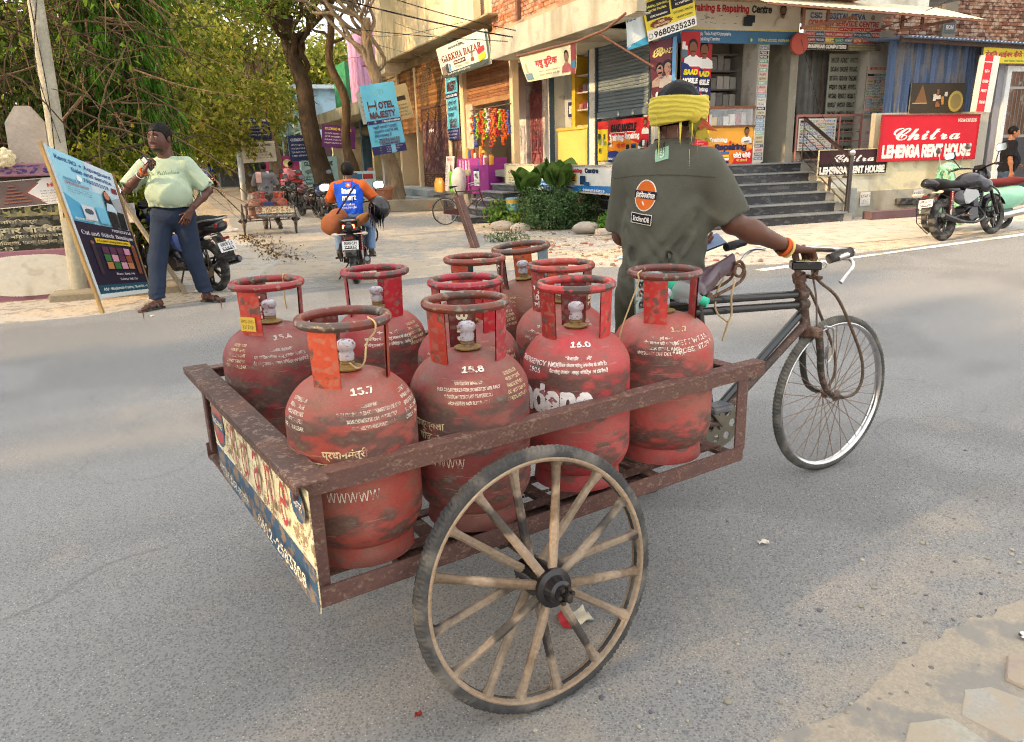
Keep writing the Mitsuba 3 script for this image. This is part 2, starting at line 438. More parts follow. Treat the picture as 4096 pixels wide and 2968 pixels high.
def bark(p,n,uv):
 a = fbm(p.x*26,p.y*26,p.z*5,4); b = fbm(p.x*3,p.y*3,p.z*3,3)
 return unpack(uv)*(0.45+1.0*a)*(0.7+0.6*b)
mat('m_bark',bark,0.95,bump=lambda p,n,uv: fbm(p.x*26,p.y*26,p.z*5,4),bscale=0.03,specular=0.1)
def plaster(p,n,uv):
 s = fbm(p.x*2.2,p.y*2.2,p.z*0.5,4); m = fbm(p.x*5,p.y*5,p.z*5,5)
 c = unpack(uv)
 c = mix(c,c*mi.Color3f(0.62,0.58,0.52),0.75*smoothstep(0.50,0.68,s))
 c = mix(c,mi.Color3f(0.36,0.32,0.27),0.45*smoothstep(0.60,0.72,m))
 return c*grain(p,30.0,0.10)
mat('m_plaster',plaster,0.9,bump=lambda p,n,uv: fbm(p.x*30,p.y*30,p.z*30,3),bscale=0.006,specular=0.15)
def concrete(p,n,uv):
 m = fbm(p.x*3,p.y*3,p.z*3,5); k = fbm(p.x*40,p.y*40,p.z*40,3)
 return unpack(uv)*(0.7+0.6*m)*(0.8+0.4*k)
mat('m_concrete',concrete,0.9,bump=lambda p,n,uv: fbm(p.x*40,p.y*40,p.z*40,3),bscale=0.006,specular=0.2)
def granite(p,n,uv):
 k = fbm(p.x*70,p.y*70,p.z*70,3); m = fbm(p.x*4,p.y*4,p.z*4,4); d = smoothstep(0.52,0.66,fbm(p.x*9,p.y*9,p.z*18,4))
 c = unpack(uv)*(0.55+0.9*k)
 return mix(c,(0.30,0.29,0.28),0.2*d)*(0.8+0.4*m)
mat('m_granite',granite,0.35,specular=0.5)
# gas cylinder enamel: red paint over steel, scuffed in rough bands where cylinders rub together, with dust and chips
def enamel(p,n,uv):
 s = uv.y*7.3; z = p.z -0.455
 x,y,w = p.x+s,p.y -s*0.7,p.z+s*0.3
 a = fbm(x*6,y*6,w*6,5); b = fbm(x*22,y*22,w*40,5); e = fbm(x*110,y*110,w*110,3)
 wob = (fbm(x*5+3,y*5,w*5,3) -0.5)*0.16
 bh = 0.30+0.07*(noise(s*3.1,0.3,0.9) -0.5)
 belt = smoothstep(0.10,0.015,dr.abs(z -bh+wob))+0.8*smoothstep(0.08,0.015,dr.abs(z -0.10 -wob))
 c = unpack(uv)*(0.72+0.5*a)
 c = mix(c,mi.Color3f(0.225,0.125,0.095),0.55*smoothstep(0.36,0.66,0.6*a+0.4*fbm(x*17,y*17,w*9+4,4)))
 c = mix(c,mi.Color3f(0.062,0.048,0.042),0.82*smoothstep(0.42,0.62,b*0.72+0.24*belt+0.06*(e -0.5))*smoothstep(0.0,0.5,belt))
 c = mix(c,mi.Color3f(0.17,0.105,0.07),0.45*smoothstep(0.50,0.64,b*0.6+0.4*e))
 scr = noise(x*34,y*34,w*330)*noise(x*9+2,y*9,w*60)
 c = mix(c,mi.Color3f(0.34,0.20,0.16),0.5*smoothstep(0.52,0.66,scr))
 c = mix(c,mi.Color3f(0.13,0.125,0.125),0.85*smoothstep(0.69,0.71,0.6*b+0.4*e+0.03*belt))
 return c*grain(p,230.0,0.16)
mat('m_enamel',enamel,lambda p,n,uv: 0.34+0.36*fbm(p.x*18,p.y*18,p.z*18,3),bump=lambda p,n,uv: fbm(p.x*60,p.y*60,p.z*60,3),bscale=0.0016,specular=0.45)
def ringpaint(p,n,uv):
 s = uv.y*3.1
 a = fbm(p.x*22+s,p.y*22,p.z*22,4); b = fbm(p.x*70+s,p.y*70,p.z*70,3)
 up = smoothstep(0.50,0.60,a*0.7+b*0.3)
 c = mix(unpack(uv),mi.Color3f(0.075,0.05,0.042),up)
 c = mix(c,mi.Color3f(0.30,0.23,0.16),0.55*smoothstep(0.6,0.72,b))
 return c*grain(p,150.0,0.2)
mat('m_ring',ringpaint,0.36,bump=lambda p,n,uv: fbm(p.x*90,p.y*90,p.z*90,3),bscale=0.0012,specular=0.5)
# enamelled tin sign gone rusty in specks
def tin(p,n,uv):
 a = fbm(p.x*30,p.y*30,p.z*30,4); b = fbm(p.x*110,p.y*110,p.z*110,3); m = fbm(p.x*5,p.y*5,p.z*5,3)
 r = smoothstep(0.53,0.60,a*0.5+b*0.35+0.18*m)
 c = mix(unpack(uv)*(0.85+0.3*m),mi.Color3f(0.20,0.10,0.045),0.85*r)
 return mix(c,mi.Color3f(0.36,0.26,0.14),0.35*smoothstep(0.45,0.6,a))
mat('m_tin',tin,0.5,specular=0.35)
# ground
RDIR = (math.cos(math.radians(29.5)),math.sin(math.radians(29.5)))
def asphalt(p,n,uv):
 d1,d2,k = voronoi(p.x*120,p.y*120); D1,D2,kk = voronoi(p.x*40+9,p.y*40)
 m = fbm(p.x*0.9,p.y*0.9,0,5); q = fbm(p.x*7,p.y*7,2,5); f = fbm(p.x*300,p.y*300,1,2)
 side = p.x*RDIR[1] -p.y*RDIR[0]; along = p.x*RDIR[0]+p.y*RDIR[1]
 c = mi.Color3f(0.238,0.236,0.234)*(0.78+0.44*f)
 c = mix(c,mi.Color3f(0.118,0.119,0.125),smoothstep(0.50,0.30,d1)*smoothstep(0.45,0.65,k)*0.75)
 c = mix(c,mi.Color3f(0.44,0.42,0.385),smoothstep(0.36,0.22,d1)*smoothstep(0.92,0.95,k))
 c = mix(c,mi.Color3f(0.13,0.135,0.145),0.8*smoothstep(0.36,0.30,D1)*smoothstep(0.972,0.98,kk)*smoothstep(-2.6,-1.0,side))
 c = c*(0.86+0.28*fbm(along*0.35,side*2.6,5,4))*(1 -0.16*smoothstep(0.5,0.6,fbm(along*0.8+4,side*0.8,8,4)))
 dust = smoothstep(0.50,0.74,0.35*m+0.30*q+0.18*f+0.22*smoothstep(-1.7,-0.62,side)+0.08*smoothstep(-7.2,-8.6,side))
 c = mix(c,mi.Color3f(0.43,0.355,0.265)*(0.84+0.32*f),0.5*dust)
 crack = smoothstep(0.014,0.004,dr.abs(noise(p.x*1.7+0.3*q,p.y*1.7+0.3*q,3) -0.5))*smoothstep(0.58,0.66,noise(p.x*0.5+7,p.y*0.5,2))
 return mix(c,mi.Color3f(0.10,0.095,0.09),0.3*crack)
mat('m_asphalt',asphalt,0.82,bump=lambda p,n,uv: smoothstep(0.5,0.1,voronoi(p.x*120,p.y*120)[0])+0.6*noise(p.x*330,p.y*330),bscale=0.0022,eps=6e-4,specular=0.3)
def lane(p,n,uv):
 m = fbm(p.x*0.7,p.y*0.7,3,5); q = fbm(p.x*9,p.y*9,1,4); f = fbm(p.x*70,p.y*70,2,3)
 d1,d2,k = voronoi(p.x*30,p.y*30)
 c = mi.Color3f(0.30,0.29,0.275)*(0.7+0.6*f)
 c = mix(c,mi.Color3f(0.16,0.155,0.15),0.7*smoothstep(0.4,0.25,d1)*smoothstep(0.6,0.75,k))
 c = mix(c,mi.Color3f(0.46,0.385,0.29),0.75*smoothstep(0.45,0.62,0.6*m+0.4*q))
 return c
mat('m_lane',lane,0.9,bump=lambda p,n,uv: fbm(p.x*40,p.y*40,0,4),bscale=0.02,specular=0.2)
def earth(p,n,uv):
 m = fbm(p.x*0.9,p.y*0.9,7,5); q = fbm(p.x*11,p.y*11,4,4); f = fbm(p.x*90,p.y*90,2,3)
 d1,d2,k = voronoi(p.x*17,p.y*17)
 c = mi.Color3f(0.47,0.385,0.285)*(0.66+0.68*f)
 c = mix(c,mi.Color3f(0.40,0.38,0.35),0.7*smoothstep(0.48,0.60,m))
 c = mix(c,mi.Color3f(0.21,0.165,0.12),0.6*smoothstep(0.56,0.70,q))
 c = mix(c,mi.Color3f(0.27,0.255,0.24),0.8*smoothstep(0.30,0.22,d1)*smoothstep(0.78,0.86,k))
 return c
mat('m_earth',earth,0.95,bump=lambda p,n,uv: fbm(p.x*14,p.y*14,0,5),bscale=0.05,specular=0.1)
# leaves
def leafcol(p,n,uv):
 return unpack(uv)*(0.55+0.9*noise(p.x*7,p.y*7,p.z*7))*(0.8+0.4*noise(p.x*41,p.y*41,p.z*41))
scene['m_leaf'] = {'type': 'principledthin','base_color': proc(leafcol),'roughness': 0.5,'diff_trans': 0.75}
scene['m_mirror'] = {'type': 'twosided','bsdf': {'type': 'principled','base_color': {'type': 'rgb','value': [0.8,0.82,0.84]},'metallic': 1.0,'roughness': 0.06}}
scene['m_chrome'] = {'type': 'twosided','bsdf': {'type': 'principled','base_color': proc(lambda p,n,uv: mi.Color3f(0.62,0.62,0.62)*grain(p,60.0,0.25)),'metallic': 1.0,'roughness': 0.16}}
scene['m_glass'] = {'type': 'thindielectric'}
scene['m_bottle'] = {'type': 'principledthin','base_color': {'type': 'rgb','value': [0.92,0.95,0.95]},'roughness': 0.08,'spec_trans': 0.86}

mat('m_sand',lambda p,n,uv: mix(mi.Color3f(0.36,0.31,0.245)*(0.8+0.4*fbm(p.x*160,p.y*160,1,3)),(0.245,0.232,0.215),0.8*smoothstep(0.44,0.6,fbm(p.x*9,p.y*9,3,5))),0.95,bump=lambda p,n,uv: fbm(p.x*120,p.y*120,0,3),bscale=0.004,specular=0.1)
# ---------------------------------------------------------------- ground, roads, paving
def sheet(name,pts,z,mat_,cut=None):
 m = MB().flat(Polygon(pts),z=z); key = put(name,m,mat_,'#808080'); labels[key] = {'kind': 'structure','label': {'ground': 'bare dusty earth and dirt on both sides of the roads','road': 'worn grey asphalt main road strewn with tan dust','side_street': 'dusty grey side street running away between trees and shops','pavement': 'pale concrete apron along the shops'}.get(name,'pale concrete strip beside the side street')}
 return key
def wavy(a,b,n,amp,seed):
 r = np.random.default_rng(seed); t = np.linspace(0,1,n)[:,None]
 p = np.asarray(a)*(1 -t)+np.asarray(b)*t
 d = np.asarray(b,float) -np.asarray(a,float); d = np.array([-d[1],d[0]])/np.linalg.norm(d)
 w = np.convolve(r.normal(size=n+4),np.ones(5)/5,'valid'); w[0] = w[-1] = 0
 return p+d*(w*amp)[:,None]
_r = 400
sheet('ground',[(-_r,-_r),(_r,-_r),(_r,_r),(-_r,_r)],0.0,'m_earth')
far = np.vstack([wavy((-40,-4.6),(-9.2,5.6),10,.1,1),wavy((-9.2,5.6),(-4.3,7.3),12,.06,2),wavy((-4.3,7.3),(-2.9,8.5),8,.06,3),wavy((-2.9,8.5),(0.3,9.7),14,.12,4),wavy((0.3,9.7),(3.4,9.4),12,.12,5),wavy((3.4,9.4),(8.2,12.05),20,.05,6),[(60,41)]])
near = np.vstack([[(60,33)],wavy((1.9,2.12),(0.62,1.38),22,.05,7),[(-1.5,.2),(-40,-21)]])
sheet('road',np.vstack([far,near]),0.008,'m_asphalt')
sl = np.vstack([wavy((-2.9,8.4),(-3.3,11.5),10,.12,8),wavy((-3.3,11.5),(-5.3,15.5),12,.15,9),wavy((-5.3,15.5),(-10.3,27),16,.2,10),[(-36,88)]])
sr = np.vstack([[(-31,90)],wavy((-5.2,27),(-2.0,20),12,.2,11),wavy((-2.0,20),(-.9,15.2),10,.25,12),wavy((-.9,15.2),(1.3,9.6),14,.3,13)])
sheet('side_street',np.vstack([sl,sr]),0.004,'m_lane')
sheet('pavement',np.vstack([wavy((2.6,10.4),(8.2,12.35),14,.1,14),[(30,22),(26,28)],wavy((9.5,16.9),(5.9,14.9),6,.05,15),wavy((4.2,14.3),(3.2,13.4),6,.1,16),wavy((3.2,13.4),(2.6,10.4),8,.3,17)]),0.006,'m_concrete')
labels['pavement']['label'] = 'pale dusty concrete apron in front of the black granite steps'
sheet('kerb_strip',np.vstack([wavy((-3.1,8.6),(-3.45,11.4),8,.05,18),wavy((-3.45,11.4),(-5.4,15.4),8,.08,19),[(-7.2,19.6),(-8.4,19)],wavy((-5.4,13.2),(-4.2,8.7),8,.1,20)]),0.006,'m_concrete')
labels['kerb_strip']['label'] = 'pale concrete strip left of the side street under the parked motorcycle'
scene['pavement']['bsdf'] = scene['kerb_strip']['bsdf'] = {'type': 'ref','id': 'm_apron'}
def apron(p,n,uv):
 m = fbm(p.x*0.8,p.y*0.8,9,5); q = fbm(p.x*7,p.y*7,1,4); f = fbm(p.x*60,p.y*60,2,3)
 c = mi.Color3f(0.43,0.41,0.375)*(0.75+0.5*f)
 c = mix(c,mi.Color3f(0.47,0.39,0.29),0.7*smoothstep(0.47,0.6,0.5*m+0.5*q))
 return mix(c,mi.Color3f(0.22,0.2,0.17),0.5*smoothstep(0.6,0.72,q))
mat('m_apron',apron,0.9,bump=lambda p,n,uv: fbm(p.x*20,p.y*20,0,4),bscale=0.02,specular=0.15)
# white line along the far kerb of the main road: worn paint
ln = MB()
P0,P1 = np.array([3.0,8.93]),np.array([16.0,16.15]); dl = (P1 -P0)/np.linalg.norm(P1 -P0); nl = np.array([-dl[1],dl[0]])
r_ = np.random.default_rng(5); L_ = 0
while L_ < 14.5:
 s_ = r_.uniform(.5,1.6); w_ = r_.uniform(.05,.075); e_ = wavy(P0+dl*L_ -nl*w_,P0+dl*(L_+s_) -nl*w_,9,.008,int(L_*90)); f_ = wavy(P0+dl*(L_+s_)+nl*w_,P0+dl*L_+nl*w_,9,.008,int(L_*97)+1)
 ln.flat(Polygon(np.vstack([e_,f_])),z=0.012); L_ += s_+r_.uniform(.0,.12)
put('road_line',ln,'m_plaster','#d8d4ca'); labels['road_line'] = {'kind': 'structure','label': 'worn white painted edge line of the main road'}

sheet('sand_verge',np.vstack([wavy((2.6,2.62),(.55,1.46),40,.06,61),[(.3,1.0),(.9,.3),(6,2.5),(6,4.4)]]),.0105,'m_sand')
labels['sand_verge']['label'] = 'tan sand drifted over the road edge and between the paver blocks'
# near footpath: interlocking paver blocks half buried in sand
fp = 'footpath'; labels[fp] = {'kind': 'structure','label': 'grey and faded pink paver blocks half buried in sand beside the road'}
a_ = math.radians(31); u_,v_ = np.array([math.cos(a_),math.sin(a_)]),np.array([-math.sin(a_),math.cos(a_)])
pr = np.random.default_rng(3)
def paver(c,rr,h):
 k = 36; th = np.arange(k)*2*PI/k+a_
 rad = rr*(1/np.cos((th -a_+PI/6) % (PI/3) -PI/6))*0.93*(1+0.045*np.sin(3*(th -a_)))
 out = np.stack([c[0]+rad*np.cos(th),c[1]+rad*np.sin(th)],1)
 top = c+(out -c)*0.955
 tilt = pr.normal(size=2)*0.012
 def z(p,b): return b+(p -c) @ tilt
 return MB().loft([np.column_stack([out,np.full(k,-0.03)]),np.column_stack([out,z(out,h -.006)]),np.column_stack([top,z(top,h)])])
for i in range(-3,9):
 for j in range(0,5):
  c = np.array([1.02,1.45])+u_*(i*.225+(j % 2)*.1125) -v_*(j*.195)+pr.normal(size=2)*.004
  if c[1] < 0.35 or c[0] < .55+.0*j: continue
  h = 0.013+0.012*pr.random()+(0.004 if j else -0.004)
  part(fp,'paver_block',paver(c,.108,h),'m_apron' if pr.random() < .0 else 'm_paver',['#a5a29b','#9a9893','#aba59c','#a08a86'][pr.integers(0,4)],smooth=25,seed=pr.random())
mat('m_paver',lambda p,n,uv: mix(unpack(uv)*(0.75+0.5*fbm(p.x*120,p.y*120,p.z*120,3)),(0.41,0.34,0.255),0.8*smoothstep(0.42,0.62,fbm(p.x*8,p.y*8,uv.y*9,4)))*0.95,0.9,bump=lambda p,n,uv: fbm(p.x*150,p.y*150,0,3),bscale=0.003,specular=0.15)
# loose stones and grit on the road edge and the dirt: too many to count
def stones(name,n,area,smin_,smax_,label,seed,cols,z=0.008):
 r = np.random.default_rng(seed); m = MB(); ico = trimesh.creation.icosphere(subdivisions=1)
 for _ in range(n):
  x,y = area(r); s = smin_*(smax_/smin_)**(r.random()**2.2)
  v = ico.vertices*(s*r.uniform(.6,1.2,3))*np.array([1,1,.55]); v = v*(1+.3*(meshkit.noise(ico.vertices*1.7+r.random()*50) -.5))[:,None]
  m.color(cols[r.integers(0,len(cols))]).add(v+[x,y,z+s*.25],ico.faces,None)
 k = put(name,m,'m_dusty',smooth=True); labels[k] = {'kind': 'stuff','label': label}
def edge_area(r):
 s = r.uniform(-.5,2.6); o = abs(r.normal())*.38 -.12; p = np.array([0.62,1.38])+np.array([.866,.5])*s+np.array([-.5,.866])*o; return p
stones('road_gravel',420,edge_area,.003,.011,'loose grey grit along the dusty edge of the near road',11,['#6f6f72','#5d5f66','#8b857b','#a39a8b'])
def dirt_area(r):
 while True:
  p = np.array([r.uniform(-2,3.4),r.uniform(9.6,14.8)])
  if p[0] > -.9 -(p[1] -15)*.38: return p
stones('rubble',700,dirt_area,.01,.05,'small stones and rubble scattered over the bare dirt at the corner',12,['#a08e77','#8e8272','#b5a48c','#6f675d','#a2674f'],0.0)
# ---------------------------------------------------------------- cargo tricycle
RUST = '#5d4440'; RUSTD = '#463430'
def tyre_mesh(R,r,M,lugs=0,n=120,m=16):
 a = np.arange(n)*2*PI/n; b = np.arange(m)*2*PI/m
 A,B = np.meshgrid(a,b,indexing='ij')
 rr = np.full(A.shape,r)
 if lugs:
  tread = np.clip(np.cos(B),0,1)**.5
  rr = rr+0.0022*tread*np.sign(np.sin(lugs*A+2.2*np.sin(2*B)))*(np.abs(B -PI) < PI)
 X = (R -r+rr*np.cos(B)*1.0); Z = rr*np.sin(B)*.95
 v = np.stack([X*np.cos(A),X*np.sin(A),Z],-1).reshape(-1,3)
 i,j = np.meshgrid(np.arange(n),np.arange(m),indexing='ij')
 q = np.stack([i*m+j,((i+1) % n)*m+j,((i+1) % n)*m+(j+1) % m,i*m+(j+1) % m],-1).reshape(-1,4)
 return MB().add(v,q,M)
def cart_wheel(par,M,seed=0.,detail=True):
 """heavy spoked cart wheel in the xy plane of M, R 0.35."""
 w = part_key(par,'wheel')
 part(w,'tyre',tyre_mesh(.35,.021,M,150 if detail else 0,360 if detail else 60,16 if detail else 8),'m_rubber','#3f3e3d',smooth=30,seed=seed)
 part(w,'rim',MB().lathe([(.313,-.019),(.318,-.021),(.322,-.019),(.326,-.012),(.326,.012),(.322,.019),(.318,.021),(.313,.019),(.310,.012),(.309,0),(.310,-.012),(.313,-.019)],M,96),'m_rust_dust','#8d7a68',smooth=40)
 for k in range(16):
  a = 2*PI*(k+.3)/16+.05*math.sin(k*5.1); zt = .045 if k % 2 else -.035
  d = np.array([math.cos(a),math.sin(a),0]); p = [d*.03+[0,0,zt],d*.12+[0,0,zt*.75],d*.26+[0,0,zt*.2],d*.295,d*.312]
  part(w,'spoke',xf(MB().tube(p,[.0125,.0125,.0108,.0125,.0185],8).tuple(),M),'m_rust_dust',['#3c3734','#6d5d4e','#847260','#4a443f'][(k*7+int(seed*3)) % 4],smooth=40)
 h = MB().lathe([(0,-.085),(.03,-.085),(.035,-.06),(.046,-.05),(.046,.05),(.05,.055),(.05,.066),(.036,.07),(.03,.095),(.022,.1),(.022,.112),(.011,.113),(.011,.128),(0,.129)],M,20)
 part(w,'hub',h,'m_gloss','#151416',smooth=35)
 if detail:
  nut = MB()
  for k in range(6):
   a = k*PI/3; nut.box((.019*math.cos(a),.019*math.sin(a),.116),(.009,.009,.012),M)
  part(w,'axle_nut',nut.lathe([(.0,.125),(.009,.125),(.009,.135),(0,.136)],M,12),'m_steel','#5a5552')
  part(w,'valve_stem',xf(MB().cyl((0,-.312,0),(.004,-.285,0),.0035,sides=8).tuple(),M),'m_rust','#7a6a5a')
 return w
mat('m_rust_dust',lambda p,n,uv: mix(unpack(uv),(0.33,0.25,0.18),0.8*smoothstep(0.42,0.60,fbm(p.x*11,p.y*11,p.z*11,4)))*grain(p,120.0,0.28),0.7,bump=lambda p,n,uv: fbm(p.x*80,p.y*80,p.z*80,3),bscale=0.003,specular=0.35)

def build_cart(M,label,group,full=True):
 t = thing('cargo_tricycle',label,'tricycle cart',group)
 def P(name,mb,m_,c,smooth=False,**k): return part(t,name,xf(mb.tuple() if isinstance(mb,MB) else mb,M),m_,c,smooth,**k)
 LN,W,zb,zt = 1.42,1.13,.455,.745
 # angle-iron frame
 def rail(a,b,inward):
  a,b,inward = map(lambda q: np.asarray(q,float),(a,b,inward))
  mb = MB().bar(a+inward*.022,b+inward*.022,.046,.006,(0,0,1)); mb.bar(a -[0,0,.022]+inward*.003,b -[0,0,.022]+inward*.003,.006,.038,(0,0,1)); return mb
 P('top_rail',rail((-.03,-.005,zt),(1.5,-.005,zt),(0,1,0)),'m_rust',RUST)
 P('top_rail',rail((.0,W,zt),(LN,W,zt),(0,-1,0)),'m_rust',RUST)
 P('top_rail',rail((LN,.045,zt -.007),(LN,W -.045,zt -.007),(-1,0,0)),'m_rust',RUST)
 P('tail_flange',MB().box((.005,W/2 -.01,zt+.004),(.075,W+.06,.008),ch=.002).box((-.03,W/2 -.01,zt -.006),(.006,W+.06,.018)),'m_rust','#4d3a36')
 for (s,n) in ((.012,.012),(LN -.01,.005),(LN -.01,W -.02),(.03,W -.02)):
  P('post',MB().box((s,n,(zb+zt)/2 -.005),(.046,.006,zt -zb -.024)).box((s -(.02 if s < .5 else -.02),n+(.018 if n < .5 else -.018),(zb+zt)/2 -.005),(.006,.03,zt -zb -.024)),'m_rust',RUST)
 for n,sg in ((0.0,1),(W,-1)):
  P('side_rail',MB().bar((0,n,zb),(LN,n,zb),.006,.045).bar((.0,n+sg*.02,zb -.026),(LN,n+sg*.02,zb -.026),.04,.006),'m_rust',RUST)
 for s in (.02,.35,.72,1.08,LN -.02):
  P('cross_bar',MB().bar((s,.045,zb -.014),(s,W -.045,zb -.014),.04,.014),'m_rust',RUSTD)
 for n in (.10,.24,.40,.56,.72,.86,1.0):
  P('bed_slat',MB().bar((.01,n,zb -.003),(LN -.01,n,zb -.003),.035,.006),'m_rust',RUSTD)
 # axle, its perch and the drive drum
 ax_s,ax_z = .585,.355
 P('axle',MB().cyl((ax_s,-.1,ax_z),(ax_s,W+.1,ax_z),.014,sides=12),'m_rust','#3a302c',30)
 for n in (.10,W -.1): P('axle_bracket',MB().box((ax_s,n,.41),(.09,.02,.11)).bar((ax_s -.35,n,.415),(ax_s+.5,n,.415),.05,.03),'m_rust',RUSTD)
 P('drum',MB().lathe([(0,-.05),(.05,-.05),(.085,-.04),(.09,-.03),(.09,.01),(.06,.02),(.06,.05),(0,.05)],mat4([1,0,0],[0,0,1],[0,-1,0],[ax_s,.36,ax_z]),24),'m_rust','#2b2725',30)
 # tail board: enamelled tin, cream over blue, with red lettering
 tb = part_key(t,'tailboard'); X0 = .875
 F = mat4([0,-1,0],[0,0,1],[-1,0,0],[-.012,X0,0])
 edge = np.array([(.05,.468),(.02,.52),(.005,.6),(0,.735),(.92,.735),(.925,.47),(.92,.443),(.5,.455)])
 put(tb,xf(MB().prism(Polygon(edge),.003,trans(0,0,-.003)).tuple(),M @ F),'m_tin','#d8cba6')
 s = Sheet(.0006)
 s.poly([(.05,.468),(.02,.52),(.012,.57),(.923,.553),(.925,.47),(.92,.445),(.5,.457)],'#34506c')
 s.rect(.013,.566,.922,.5715,'#efe6cf')
 s.disc(.085,.652,.078,'#34506c',.075); s.disc(.085,.652,.068,'#a8434a',.066); s.rect(.012,.632,.158,.672,'#34506c'); s.text('INDANE',.022,.643,.018,'#ded2b4',w=.12,bold=1)
 x = .19
 for ch,w in (('I',.016),('n',.056),('d',.058),('a',.054),('n',.056),('e',.056)):
  s.text(ch,x,.588,.128 if ch in 'Id' else .15,'#a43a38',w=w,bold=0); x += w+(.062 if ch != 'I' else .04)
 s.disc(.868,.688,.05,'#2f4c6a',.04); s.text('भारत',.837,.678,.022,'#e8e0cc',w=.06,font='deva')
 s.text('महावीर इंडेन सर्विस',.06,.50,.03,'#d9d2c0',w=.34,font='deva',rotate=-.03); s.text('.0612-2583308',.47,.482,.036,'#dfd8c6',w=.40,bold=1,rotate=0.0)
 part(tb,'lettering',xf(s.m.tuple(),M @ F) if False else colored(s.m,M @ F),'m_tin',seed=.3)
 # wheels
 if full:
  nx,ny,lean = math.cos(.521),math.sin(.521),.122
  d = np.array([nx,ny,0]); nn = np.array([-ny,nx,0]); up = math.cos(lean)*np.array([0,0,1])+math.sin(lean)*nn
  c = np.array([.078,1.661,0.006])+up*.35
  cart_wheel(t,mat4(d,up,np.cross(d,up),c),0.2)
  nf = M[:3,:3] @ np.array([0,1,0]); df = M[:3,:3] @ np.array([1,0,0]); cf_ = M[:3,:3] @ np.array([ax_s,W+.08,0])+M[:3,3]+[0,0,.356]
  cart_wheel(t,mat4(df,[0,0,1],np.cross(df,[0,0,1]),cf_),0.7,False)
 else:
  for n,sg in ((-.07,1),(W+.07,-1)):
   df = M[:3,:3] @ np.array([1,0,0])*sg; cart_wheel(t,mat4(df,[0,0,1],np.cross(df,[0,0,1]),M[:3,:3] @ np.array([ax_s,n,.356])+M[:3,3]),n,False)
 return t
def colored(mb,M):
 """the same coloured MB, moved."""
 o = MB(); o.has_color = True; v,f = mb.tuple(); o.V,o.F,o.C,o.n = [v @ M[:3,:3].T+M[:3,3]],[f],[mb.packed()],len(v)
 return o

def bike_wheel(par,M,R=.35,spokes=36,tyre='#4a4743',detail=True,name='wheel',rimc='m_chrome'):
 w = part_key(par,name)
 part(w,'tyre',tyre_mesh(R,.019,M,130 if detail else 0,260 if detail else 48,14 if detail else 8),'m_rubber',tyre,smooth=30,seed=.4)
 part(w,'rim',MB().lathe([(R -.037,-.014),(R -.031,-.017),(R -.027,-.015),(R -.027,.015),(R -.031,.017),(R -.037,.014),(R -.042,.006),(R -.042,-.006),(R -.037,-.014)],M,72),rimc,'#8a8580',smooth=40)
 for k in range(spokes):
  a = 2*PI*k/spokes; sd = 1 if k % 2 else -1; b = a+(.42 if (k // 2) % 2 else -.42)
  p0 = np.array([.022*math.cos(b+sd*.9),.022*math.sin(b+sd*.9),sd*.028]); p1 = np.array([(R -.04)*math.cos(a),(R -.04)*math.sin(a),0])
  part(w,'spoke',xf(MB().tube([p0,p1],.0017,5).tuple(),M),'m_rust','#7d6a58')
 part(w,'hub',MB().lathe([(0,-.06),(.006,-.06),(.006,-.04),(.013,-.036),(.026,-.03),(.026,-.026),(.014,-.022),(.013,.022),(.026,.026),(.026,.03),(.013,.036),(.006,.04),(.006,.06),(0,.06)],M,16),'m_rust','#6a5546',smooth=40)
 return w
